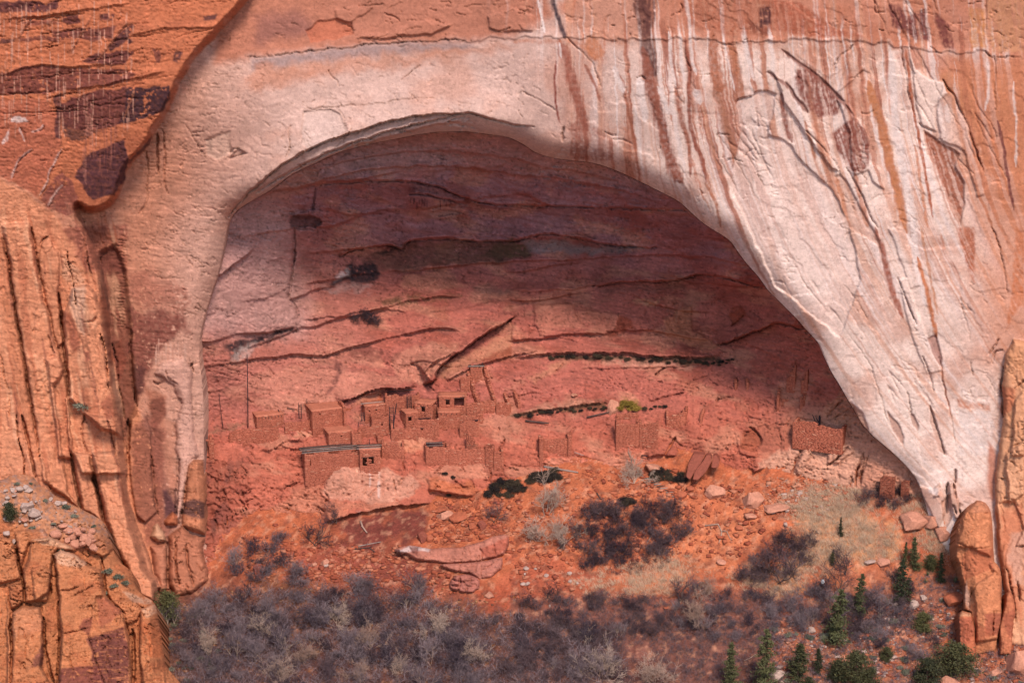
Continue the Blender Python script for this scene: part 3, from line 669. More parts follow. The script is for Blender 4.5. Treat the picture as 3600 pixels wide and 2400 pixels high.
S.pillar(W0([(1130,440),(1190,385),(1230,420),(1225,480),(1140,480)]), 2.2, 20, col=alb(190,104,66), a=.8)
S.pillar(W0([(1160,560),(1250,482),(1320,540),(1412,565),(1400,640),(1445,860),(1330,960),(1200,980),(1160,900)]), 3.5, 24, col=alb(186,106,72), a=.8)
for ln in (W0([(1210,600),(1215,760),(1240,900)]), W0([(1280,620),(1300,780),(1330,900)]), W0([(1150,600),(1160,760),(1150,920)])): S.crack(ln, 5, 1.6)
S.hooks([W0([(1160,560),(1412,570),(1430,860),(1200,960)])], 40, 32, (10, 30), (2, 3.4), (.6, 1.2))
for ln, w_, d_ in [(U0([(40,170),(80,400),(100,540),(125,680),(150,800),(172,920),(182,1040),(212,1180),(240,1350),(275,1568)]) , 5, 2.2), (U0([(150,1290),(180,1400),(215,1568)]) + W0([(245,150)]), 6, 2.4),
    (U0([(215,0),(250,180),(282,330)]), 4, 1.5), (U0([(400,450),(420,560),(430,700),(440,850),(462,1000),(482,1160)]), 6, 2.6), (W0([(488,-10),(515,150),(540,280),(562,365)]), 6, 2.8),
    (W0([(640,120),(665,230),(690,340),(715,455)]), 9, 3.4), (U0([(690,480),(680,300),(700,200)]), 4, 1.), (U0([(690,760),(720,860),(740,1000),(770,1130)]), 3.5, 1.2),
    (U0([(590,1300),(560,1400),(600,1568)]), 4, 1.3), (U0([(740,1330),(770,1450),(800,1568)]), 3.5, 1.2), (U0([(330,740),(370,860)]), 3, .9), (W0([(800,0),(830,100)]), 3, .8),
    (U0([(275,140),(290,90),(330,60)]), 5, 1.2), (U0([(905,700),(900,900),(920,1100),(945,1230)]), 5, 1.8), (U0([(880,1320),(890,1450),(880,1568)]) + W0([(885,60)]), 6, 2.5),
    (W0([(1045,0),(1055,200),(1085,400)]), 5, 1.6), (W0([(1225,0),(1225,200),(1215,420)]), 5, 1.6), (W0([(1290,150),(1275,300),(1240,470)]), 5, 1.8), (U0([(570,640),(640,650),(660,620)]), 4, .9),
    (U0([(1060,1060),(1090,1080),(1130,1060)]), 3.4, .8), (U0([(1140,980),(1160,1050),(1220,1080)]), 3.4, .8), (U0([(1330,930),(1315,960),(1330,1000)]), 5, 1.5)]:
    S.crack(ln, w_, d_, w=6)
S.stain(U0([(1130,1300),(1215,1330),(1210,1568)]) + W0([(1222,120),(1205,330),(1150,240),(1128,0)]), alb(196,130,104), .7, 10, 20, holes=.05)

# ---- the lip of the arch, stepped plates that roll back into the roof
LIP1 = T0([(1570,1500),(1640,1400)]) + T1([(0,1285),(120,1180),(250,1090),(400,1010),(550,950),(700,900),(850,850),(1000,815),(1150,790),(1300,785),(1450,775),(1510,780)]) + T2([(0,860),(150,870)])
LIP2 = T1([(0,1320),(200,1200),(400,1090),(600,1010),(800,940),(1000,880),(1200,835),(1350,795)])
S.step(LIP1, 2.4, 150, 8, -1); S.step(LIP2, 1.9, 60, 8, -1)
for ln in (LIP1, LIP2): S.crack([(a, b + 3) for a, b in ln], 3.4, 1.0, w=9)
S.step(T1([(300,1180),(500,1075),(700,1000),(900,950),(1100,895),(1300,850),(1420,840)]), 1.4, 40, 8, -1)
S.hooks([T1([(0,1300),(400,1060),(800,920),(1100,850),(1500,800),(1500,900),(1000,940),(500,1080),(60,1330)])], 40, 34, (14, 60), (1.4, 2.4), (.5, 1.0), -.35)
sdr = -sd_poly(RIM, x, y)
roll = np.clip(1 - sdr / 95.0, 0, 1)
up = ss(1350, 900, y)
S.D += (4.0 * roll ** 2.5 * (0.35 + 0.65 * up)).astype(f32)
S.stain(T1([(0,1300),(400,1050),(800,900),(1100,830),(1400,800),(1510,830),(1620,900),(1400,900),(1000,945),(600,1040),(250,1200),(60,1330)]), alb(216,176,164), .7, 10, 14)
S.stain(T2([(20,960),(260,900),(360,900),(370,1040),(200,1080),(60,1060)]), alb(216,160,138), .5, 10, 14)
# buttress at the right edge
S.pillar(U3([(2600,900),(1764,780),(1690,765),(1640,860),(1622,950),(1612,1150),(1622,1300),(1580,1568)]) + W3([(1560,150),(1570,400),(1590,700),(1640,1000),(1620,1320),(2600,1400)]), 2.6, 26, col=alb(230,160,116), a=.9, tilt=.15)
S.plates(130, 240, 5, .35, 85, amt=ss(3470, 3520, x) * ss(1150, 1300, y))
S.slab(U3([(1700,1180),(1764,1120),(1800,1568),(1680,1568)]), 1.2, 3, 10)
S.slab(W3([(1640,0),(1764,-100),(1764,260),(1660,330)]), 1.4, 3, 10)
S.slab(W3([(1600,330),(1690,300),(1764,500),(1700,640),(1620,600)]), -.8, 3, 8)
S.stain(W3([(1600,400),(1764,300),(1764,1200),(1640,1000),(1600,700)]), alb(208,124,90), .8, 20, 30)
S.stain(W3([(1680,540),(1764,520),(1764,900),(1700,880),(1650,700)]), alb(222,170,146), .7, 10, 20)
S.stain(W3([(1520,-100),(1580,0),(1560,300),(1540,320),(1510,150)]), alb(196,112,80), .8, 8, 10)
S.stain(U3([(1600,1080),(1700,1100),(1680,1250),(1610,1310)]), alb(196,106,74), .7, 8, 14)
for ln in (W3([(1700,630),(1764,625)]), W3([(1640,780),(1690,960),(1700,1150)]), W3([(1720,860),(1740,1000)]), U3([(1700,1100),(1764,1050)]), U3([(1620,960),(1610,1150),(1625,1300)])): S.crack(ln, 4, 1.3)
S.hooks([U3([(1640,1350),(1764,1300),(1764,1568),(1600,1568)]), W3([(1580,0),(1764,0),(1764,300),(1580,300)])], 26, 33, (20, 60), (2, 3.5), (.5, 1.), 0.1)
# broken foot of the right flank
for pl, h in [(W3([(1080,300),(1150,280),(1200,230),(1220,400),(1180,500)]), .8), (W3([(1250,200),(1290,180),(1310,300),(1325,430),(1290,430),(1260,330)]), 1.2), (W3([(1190,320),(1250,260),(1270,420),(1220,520)]), -.8), (W3([(1040,210),(1140,240),(1190,180),(1180,280),(1060,300)]), .7)]:
    S.slab(pl, h, 2, 6, alb(214,146,116), .5)
for ln in (W3([(1240,180),(1230,300),(1225,400)]), W3([(1280,190),(1300,300),(1330,400)]), W3([(1270,340),(1300,400)]), W3([(1000,140),(1030,230),(1060,280)]), W3([(1290,100),(1290,190)])): S.crack(ln, 5, 1.6)
S.stain(W3([(1100,230),(1180,230),(1170,280),(1110,260)]), wht, .8, 5, 10)
S.grain(.55 + .5 * lft, .1, .5 + .7 * lft)
cliff = S.mesh('cliff', M_rock, keep=lambda a, b: -sd_poly(RIM, a, b), skirt=9.0)
del S
# ================================================================== inside the alcove: roof, back wall, bedrock slope
IC = [(640,900,7),(720,760,8),(880,600,8),(1110,530,8),(1400,450,8),(1650,430,7),(1850,510,7),(2080,540,6),(2300,630,5),(2490,770,5),(2640,890,6),(2770,1040,6),(2920,1230,5),(3020,1420,3),(3180,1600,-2),(3300,1750,-5),
      (1000,720,16),(1400,570,18),(1800,610,18),(2200,700,16),(1200,800,26),(1500,720,28),(1900,760,29),(2300,850,24),(2500,940,19),
      (1100,900,28),(1400,860,37),(1700,860,39),(2100,900,37),(2450,960,29),(2600,1040,22),
      (850,900,14),(900,1050,17),(1000,1000,23),(740,1200,9),(690,1350,8),(800,1300,11),
      (1100,1080,27),(1500,1050,31),(1900,1030,32),(2300,1050,29),(2650,1120,21),
      (900,1200,18),(1200,1250,21),(1500,1230,22),(1900,1250,24),(2300,1250,24),(2700,1260,17),
      (800,1420,12),(1000,1430,14),(1300,1400,16.5),(1600,1400,16.5),(2000,1420,16),(2400,1430,15),(2800,1420,11),
      (700,1540,7),(1000,1560,9),(1300,1580,8),(1600,1560,9),(2000,1560,10),(2400,1560,10),(2800,1560,6),(3000,1580,2),
      (800,1680,3),(1000,1700,3),(1200,1680,3.5),(1500,1680,4.5),(1800,1650,6),(2200,1620,7),(2600,1620,5.5),(2900,1660,2),(3100,1700,-2),
      (650,1900,-5),(700,2080,-11),(900,1870,-1.5),(1200,1800,0.8),(1600,1770,3),(2200,1800,5),(2700,1800,3),(3000,1850,-1),(3300,2000,-9),(1200,2000,-1),(2200,2000,4)]
ti = TPS([(a, b) for a, b, c in IC], [c for a, b, c in IC], lam=2e-5)
S = Sheet(np.arange(540, 3360, 3.6), np.arange(396, 2080, 3.6))
x, y = S.x, S.y
S.D[:] = ti(x, y)
fl = ss(1000, 1350, y)                                   # weathered slope below, smooth vault above
lowr = ss(950, 760, x + .35 * (y - 1650)) * ss(1560, 1680, y)      # broken cliff at the lower left
S.D += 0.9 * fbm(x, y, 360, 220, oc=2, seed=41) + 0.22 * fbm(x, y, 90, 60, oc=2, seed=42) * (0.2 + fl) + 0.12 * fbm(x, y, 30, 18, oc=3, seed=43, rot=.15) * (.08 + fl) + 0.02 * S.det
bedr = fbm(x + 15 * S.n1, y + 15 * S.n2, 260, 9, oc=3, seed=44, rot=.16)
S.D += 0.10 * bedr
S.plates(260, 110, 6, .30, 171, rot=.15)
S.plates(70, 34, 4.5, .22, 172, rot=.2, amt=.3 + .7 * fl)
S.hairs(340, 14, .55, 173, rot=.2, gate=.0)
S.hairs(220, 40, .5, 175, rot=.12, gate=.06, amt=fl)
S.hairs(90, 60, .5, 177, rot=.9, gate=.10, amt=fl)
lev = (y - .00010 * (x - 1700) ** 2 + .05 * (x - 1700) + 70 * fbm(x, y, 420, 300, oc=3, seed=181)) / 118.0      # sweeping shelves, concentric with the arch
fr_ = lev - np.floor(lev)
gt = ss(-.12, .22, fbm(x, y + 900 * np.floor(lev), 330, 4000, oc=2, seed=182)) * ss(540, 640, y) * ss(1340, 1230, y)
S.D -= (1.9 * gt * (fr_ ** 1.6 * ss(1.0, .94, fr_) - .3)).astype(f32)
outr = np.clip(-sd_poly(RIM, x, y) / 25.0, 0, 1)
S.D += (16 * outr * ss(1650, 1500, y)).astype(f32)
rid = np.abs(fbm(x, y, 70, 40, oc=3, seed=45, rot=.3))
S.D -= 1.5 * (0.22 - np.minimum(rid, .22)) * (0.3 * fl + 2.4 * lowr)
S.D += lowr * 2.0 * np.abs(fbm(x, y, 60, 170, oc=3, seed=46))

V0 = lambda p: tt(0, 800, p); V1 = lambda p: tt(900, 800, p); V2 = lambda p: tt(1800, 800, p); V3 = lambda p: tt(2700, 800, p)
X0 = lambda p: tt(0, 1600, p); X1 = lambda p: tt(900, 1600, p); X2 = lambda p: tt(1800, 1600, p); X3 = lambda p: tt(2700, 1600, p)
R8 = lambda p: tt(2100, 1280, p, 2.476); R7 = lambda p: tt(1580, 1230, p, 3.733); R6 = lambda p: tt(1130, 1330, p, 3.92); R5 = lambda p: tt(680, 1280, p, 3.733)
ired = alb(192, 108, 92); iorg = alb(204, 112, 86); iroof = alb(172, 118, 120); ipale = alb(216, 148, 118)  # iroof carries the purple tint of the roof's shade in its colour
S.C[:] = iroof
S.mix(np.s_[:], ss(780, 1050, y - .05 * x + 60 * S.n1 + 120), ired)
S.mix(np.s_[:], .8 * ss(1380, 1600, y + 60 * S.n2 + .04 * (x - 1800)), iorg)
S.mix(np.s_[:], .5 * ss(0.02, .3, fbm(x, y, 200, 90, oc=4, seed=47, rot=.1)), ipale)
S.mix(np.s_[:], .5 * ss(0.05, .3, fbm(x, y, 150, 70, oc=4, seed=48, rot=.2)), alb(168, 84, 66))
S.mix(np.s_[:], .45 * ss(0.12, .3, bedr) * ss(1500, 1200, y), alb(150, 86, 76))
S.mix(np.s_[:], ss(1350, 1120, x + 160 * n_big[0, 0]) * ss(700, 900, y) * ss(1560, 1300, y) * .45, alb(190, 124, 108))
S.mix(np.s_[:], .8 * ss(2700, 2950, x + .3 * (1600 - y)) * ss(1380, 1500, y), alb(220, 156, 128))
S.mix(np.s_[:], .7 * lowr, alb(158, 84, 66))
S.mix(np.s_[:], .6 * lowr * ss(.05, .25, fbm(x, y, 60, 110, oc=4, seed=49)), alb(96, 58, 56))

S.mix(np.s_[:], .75 * ss(1120, 980, x + 30 * S.n1 - .18 * (y - 900)) * ss(620, 760, y) * ss(1240, 1120, y + 40 * S.n2), alb(206, 158, 148))
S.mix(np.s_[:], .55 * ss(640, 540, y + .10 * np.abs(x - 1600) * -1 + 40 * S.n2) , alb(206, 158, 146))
S.mix(np.s_[:], .10 * ss(1120, 900, y + 50 * S.n1 - .08 * (x - 1500)), alb(160, 116, 130))  # bluish shade tint painted over roof and upper back wall
# stains, moss, slabs
for pl, c_, a_, h_ in [
    (V1([(700,200),(1000,110),(1100,100),(1500,90),(1900,100),(1900,200),(1500,250),(1100,290),(900,300),(800,340)]), alb(112,78,66), .6, .03),
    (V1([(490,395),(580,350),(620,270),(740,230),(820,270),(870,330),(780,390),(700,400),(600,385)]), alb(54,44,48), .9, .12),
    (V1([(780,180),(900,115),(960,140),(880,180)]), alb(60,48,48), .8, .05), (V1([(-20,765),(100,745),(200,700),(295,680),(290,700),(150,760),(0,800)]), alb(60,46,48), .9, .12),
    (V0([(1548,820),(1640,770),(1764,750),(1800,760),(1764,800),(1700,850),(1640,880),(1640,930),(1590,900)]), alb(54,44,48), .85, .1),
    (V0([(1600,880),(1660,840),(1764,790),(1790,830),(1700,880),(1650,930),(1610,930)]), alb(222,190,178), .45, .15),
    (V1([(560,310),(640,290),(640,355),(570,360)]), alb(220,196,190), .7, .14), (V1([(430,420),(560,395),(820,400),(760,440),(560,440)]), alb(196,160,150), .4, .08),
    (V2([(60,80),(400,100),(600,130),(900,130),(850,170),(600,180),(300,180),(120,170)]), alb(150,130,132), .8, .05), (V2([(0,60),(100,140),(160,190),(0,220),(-200,200)]), alb(104,82,62), .7, .05),
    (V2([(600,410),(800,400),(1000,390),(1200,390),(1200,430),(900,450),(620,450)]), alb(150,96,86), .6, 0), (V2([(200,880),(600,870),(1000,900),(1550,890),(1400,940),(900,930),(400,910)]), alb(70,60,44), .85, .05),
    (V2([(700,905),(1000,925),(1300,930),(1250,980),(900,960),(600,940)]), alb(214,150,126), .6, .03), (V2([(-20,1290),(350,1240),(650,1215),(660,1240),(350,1270),(0,1310)]), alb(92,72,46), .8, .06),
    (V2([(0,1300),(300,1190),(660,1190),(500,1220),(200,1260)]), alb(212,150,122), .5, .04), (V2([(740,1180),(860,1180),(880,1240),(740,1265)]), alb(150,120,56), .6, .05),
    (V2([(100,1040),(260,940),(370,900),(420,930),(300,1000),(160,1060)]), alb(206,136,106), .6, .02), (V2([(740,615),(800,622),(850,690),(740,740),(640,745),(720,695)]), alb(164,82,62), .95, 0),
    (V2([(150,530),(400,520),(440,570),(480,650),(500,700),(330,690),(200,730),(150,650)]), alb(206,130,106), .6, 0), (V2([(430,560),(740,600),(720,680),(640,740),(540,700),(460,630)]), alb(204,128,104), .6, 0),
    (V2([(840,530),(980,490),(990,520),(900,550)]), alb(214,150,116), .8, .03), (V2([(1050,620),(1230,540),(1250,700),(1440,830),(1350,860),(1060,740)]), alb(202,128,98), .8, 0), (V2([(1480,580),(1560,540),(1600,600),(1530,680)]), alb(170,84,62), .9, 0),
    (V1([(0,1000),(250,960),(500,960),(800,1000),(1150,1060),(900,1100),(700,1140),(500,1220),(200,1200),(-100,1100)]), alb(214,140,116), .55, .0), (V1([(930,880),(1200,800),(1400,830),(1250,960),(1170,1080),(1000,1050)]), alb(216,144,118), .6, 0),
    (V1([(1500,930),(1560,880),(1764,800),(1764,900),(1600,930)]), alb(160,84,58), .7, .0), (V1([(1280,960),(1560,800),(1764,720),(1764,800),(1540,920),(1280,1040)]), alb(204,136,106), .7, 0),
    (V1([(600,820),(760,830),(1000,860),(1000,900),(880,920),(640,900)]), alb(130,70,60), .6, .13), (V1([(540,900),(600,940),(560,1080),(500,1160),(480,1140),(540,1040)]), alb(116,66,60), .7, .14),
    (V1([(1000,330),(1300,300),(1450,400),(1200,440),(1000,420)]), alb(196,128,104), .6, 0), (V1([(1480,410),(1600,395),(1764,440),(1764,470),(1500,450)]), alb(140,96,84), .6, .05),
    (V1([(850,480),(1000,480),(1100,500),(1000,540),(860,520)]), alb(104,78,52), .6, .08), (V1([(1020,450),(1200,460),(1440,480),(1400,500),(1060,500)]), alb(110,82,54), .5, .1),
    (R5([(230,860),(420,830),(440,800),(690,780),(690,800),(420,850),(210,920)]), alb(110,90,66), .6, .05),
    (X1([(440,230),(520,110),(640,75),(780,75),(900,95),(1050,140),(1140,200),(1090,280),(850,320),(600,300),(500,310)]), alb(218,150,124), .85, 0),
    (X1([(60,400),(200,300),(300,220),(420,170),(500,310),(860,330),(650,390),(500,450),(360,460),(120,470)]), alb(206,126,98), .8, 0),
    (X1([(700,400),(950,365),(1000,370),(800,410)]), alb(226,190,180), .8, .08), (X1([(1180,170),(1300,165),(1480,200),(1540,240),(1500,280),(1340,260),(1190,230)]), alb(212,120,82), .8, 0),
    (R8([(1240,640),(1300,580),(1360,580),(1420,630),(1420,680),(1380,740),(1330,750),(1260,720)]), alb(178,96,70), .9, 0), (R8([(1390,550),(1540,510),(1590,560),(1700,650),(1650,800),(1500,780),(1400,760)]), alb(182,106,84), .9, 0),
    (R8([(1480,950),(1400,850),(1750,700),(1900,640),(2200,700),(2300,760),(2230,1050),(1900,1060),(1700,1000)]), alb(226,164,136), .8, 0), (R8([(440,700),(560,640),(940,680),(900,800),(460,800)]), alb(176,96,76), .7, .02),
    (R8([(1900,450),(2130,240),(2200,360),(2200,560)]), alb(212,142,112), .6, 0), (R6([(100,1240),(250,1200),(850,1240),(1250,1340),(1300,1568),(60,1568)]), alb(214,146,120), .4, 0),
    (R6([(1100,850),(1400,830),(1370,990),(1150,990)]), alb(214,138,106), .7, 0), (R5([(1280,920),(1400,850),(1650,930),(1600,960),(1300,950)]), alb(218,150,118), .7, .02), (R6([(560,200),(830,200),(700,330),(440,360)]), alb(214,142,112), .6, 0),
    (R6([(620,280),(840,240),(830,330),(700,340)]), alb(206,112,74), .7, 0)]:
    S.stain(pl, c_, a_, 9, 26, speck=0.10, holes=h_)
for k in range(40):                                      # seep marks
    a, b = rnd.uniform(1180, 1250), rnd.uniform(1640, 1720)
for a, b, L, c_ in [(1300,1640,70,wht),(1330,1640,110,alb(232,196,180)),(1330,1690,60,wht),(1250,1650,50,alb(196,120,96)),(1272,1650,60,alb(196,120,96)),(1345,1650,90,alb(190,108,84)),(1215,1660,60,alb(200,124,98))]:
    S.streak([(a, b), (a + 2, b + L / 2), (a + 1, b + L)], 5, c_, .35, w=3)
for k in range(26):
    a, b = rnd.uniform(1430, 1590), rnd.uniform(695, 715)
    S.streak([(a, b), (a, b + 8), (a, b + rnd.uniform(12, 26))], rnd.uniform(1.5, 4), rnd.choice([blk, lav, alb(60,50,56)]), .6, w=1)

# overhangs and bedding steps (rock above stands proud)
for ln, h, rc in [
    (V1([(1165,1088),(1220,1060),(1250,990),(1300,930),(1380,870),(1480,800),(1600,720),(1700,660),(1800,610)]), 3.0, 120), (V1([(1150,1010),(1200,950),(1280,900),(1385,852)]), 1.2, 50),
    (V1([(560,1210),(640,1180),(720,1150),(800,1120),(900,1110),(1000,1105),(1100,1092)]), 1.6, 70), (V2([(560,402),(700,378),(900,367),(1100,365),(1230,342),(1300,320),(1400,330),(1560,370),(1720,410)]), 4.0, 110),
    (V2([(1415,812),(1540,770),(1650,720),(1764,680)]) + V3([(60,658),(150,668),(250,692)]), 3.0, 110), (V1([(560,200),(700,150),(900,112),(1000,150),(1050,95),(1300,75),(1500,90),(1764,90)]) + V2([(200,42),(350,50),(500,80),(640,112),(800,130),(1000,140)]), 5.0, 110),
    (T1([(380,1275),(700,1250),(1000,1242),(1250,1280),(1400,1350),(1600,1400),(1764,1410)]) + T2([(300,1420),(700,1430),(1230,1450)]), 4.0, 120), (T1([(1060,1340),(1200,1345),(1350,1380),(1450,1410)]), 2.2, 50),
    (T1([(480,1440),(600,1470),(700,1480),(1060,1430)]), 1.0, 40), (V1([(230,495),(300,470),(420,430),(560,395)]), .9, 50), (V0([(1500,340),(1600,270),(1764,130)]), 1.2, 60), (V1([(-60,830),(60,790),(200,740),(300,690)]), .7, 40),
    (X1([(460,468),(560,430),(700,400),(860,365),(1000,345),(1260,330)]), 2.4, 90), (X1([(1180,235),(1340,265),(1500,290)]), 1.0, 40), (R8([(430,800),(560,790),(700,790)]), 1.2, 30), (R8([(1370,950),(1400,920),(1460,895)]), 1.4, 40),
    (R5([(900,1140),(1100,1090),(1230,1000),(1450,1000)]), .9, 40), (R5([(1150,1060),(1300,1110),(1480,1080)]), .7, 30), (R6([(600,250),(880,150),(1060,170),(1290,130)]), 1.3, 40),
    (T1([(1180,1470),(1300,1440),(1420,1470),(1230,1500)]), .8, 30), (V1([(1440,820),(1700,640)]), .5, 30)]:
    S.step(ln, h * 1.5, rc, 9, -1)
    if h >= 1.6: S.crack([(a, b + 2) for a, b in ln], 3.6, 1.6, w=9)
for ln, h, rc in [(V1([(1020,622),(1200,592),(1400,562),(1650,512),(1700,520)]), .9, 60), (V1([(1000,330),(1100,310),(1300,300)]), .5, 40), (X1([(440,240),(520,110),(640,78),(780,78),(900,95),(1050,140),(1140,200)]), .8, 160),
                  (V2([(150,540),(400,525)]), .6, 60), (R5([(480,960),(800,950),(1050,965)]), .6, 40), (R6([(1150,1000),(1370,985)]), .5, 30)]:
    S.step(ln, h, rc, 8, 1)
for ln, h, rc in [(T1([(200,1340),(420,1250),(700,1180),(1000,1150),(1400,1150),(1764,1200)]) + T2([(300,1230),(700,1300),(1100,1430)]), 1.6, 60), (T1([(360,1190),(600,1120),(900,1060),(1300,1040),(1764,1090)]) + T2([(200,1150),(500,1190),(900,1300)]), 1.2, 50),
                  (V2([(-200,240),(200,230),(600,210),(1000,190),(1400,210),(1600,260)]), 1.4, 60), (V1([(900,300),(1200,290),(1500,250),(1764,235)]), 1.4, 60), (V2([(0,440),(300,430),(560,405)]), 1.0, 40), (V1([(300,640),(600,600),(900,560),(1050,600)]), .9, 50), (V2([(0,900),(300,860),(700,860),(1100,890),(1500,880)]), 1.6, 50), (V2([(0,1290),(350,1235),(650,1210)]), 1.2, 40), (V1([(1300,1060),(1500,960),(1764,880)]) + V2([(200,840)]), 1.2, 40)]:
    S.step(ln, h * 1.3, rc, 9, -1)
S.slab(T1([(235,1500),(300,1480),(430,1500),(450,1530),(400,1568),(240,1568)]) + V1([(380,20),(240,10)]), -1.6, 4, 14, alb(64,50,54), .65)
S.slab(T1([(255,1480),(430,1440),(440,1495),(300,1505)]), 1.2, 3, 6)
S.slab(V1([(-60,420),(0,400),(60,200),(80,0),(250,0),(270,150),(250,300),(225,490),(290,590),(250,680),(0,740)]), .8, 14, 10)
for pl, h in [(V2([(150,530),(400,520),(440,570),(480,650),(540,700),(700,740),(500,730),(460,790),(330,760),(190,730),(150,650)]), .7), (V2([(430,560),(740,600),(720,680),(640,740),(540,700),(460,630)]), .4), (V2([(740,615),(800,622),(850,690),(740,740),(640,745),(720,695)]), -.4),
              (V2([(1050,620),(1230,540),(1250,700),(1440,830),(1350,860),(1060,740)]), .6), (V1([(980,340),(1080,400),(1060,440),(960,400)]), .6), (V1([(1000,300),(1260,360),(1180,420),(1060,430),(1040,380)]), .5),
              (R8([(1240,640),(1300,580),(1360,580),(1420,630),(1420,680),(1380,740),(1330,750),(1260,720)]), -.5), (R8([(1200,620),(1240,640),(1250,720),(1380,760),(1380,810),(1240,770)]), .6), (R8([(1390,550),(1540,510),(1590,560),(1600,780),(1400,760)]), -.4),
              (R8([(1720,900),(1830,680),(1900,660),(1860,800),(1760,960)]), .8), (R8([(2010,760),(2200,700),(2240,760),(2100,850),(2000,880)]), .8), (X1([(1180,170),(1300,165),(1480,200),(1540,240),(1500,280),(1340,260),(1190,230)]), .7),
              (V2([(390,1110),(450,1105),(470,1150),(410,1160)]), .5), (V2([(1480,580),(1560,540),(1600,600),(1530,680)]), -.5), (V2([(0,560),(60,560),(130,720),(100,800),(0,760)]), .5)]:
    S.slab(pl, h, 3, 9)
S.pillar(X1([(430,240),(520,110),(640,75),(780,75),(900,95),(1050,140),(1140,200),(1090,280),(850,330),(600,380),(480,440),(460,340)]), 0.5, 40, w=16, tilt=.1)
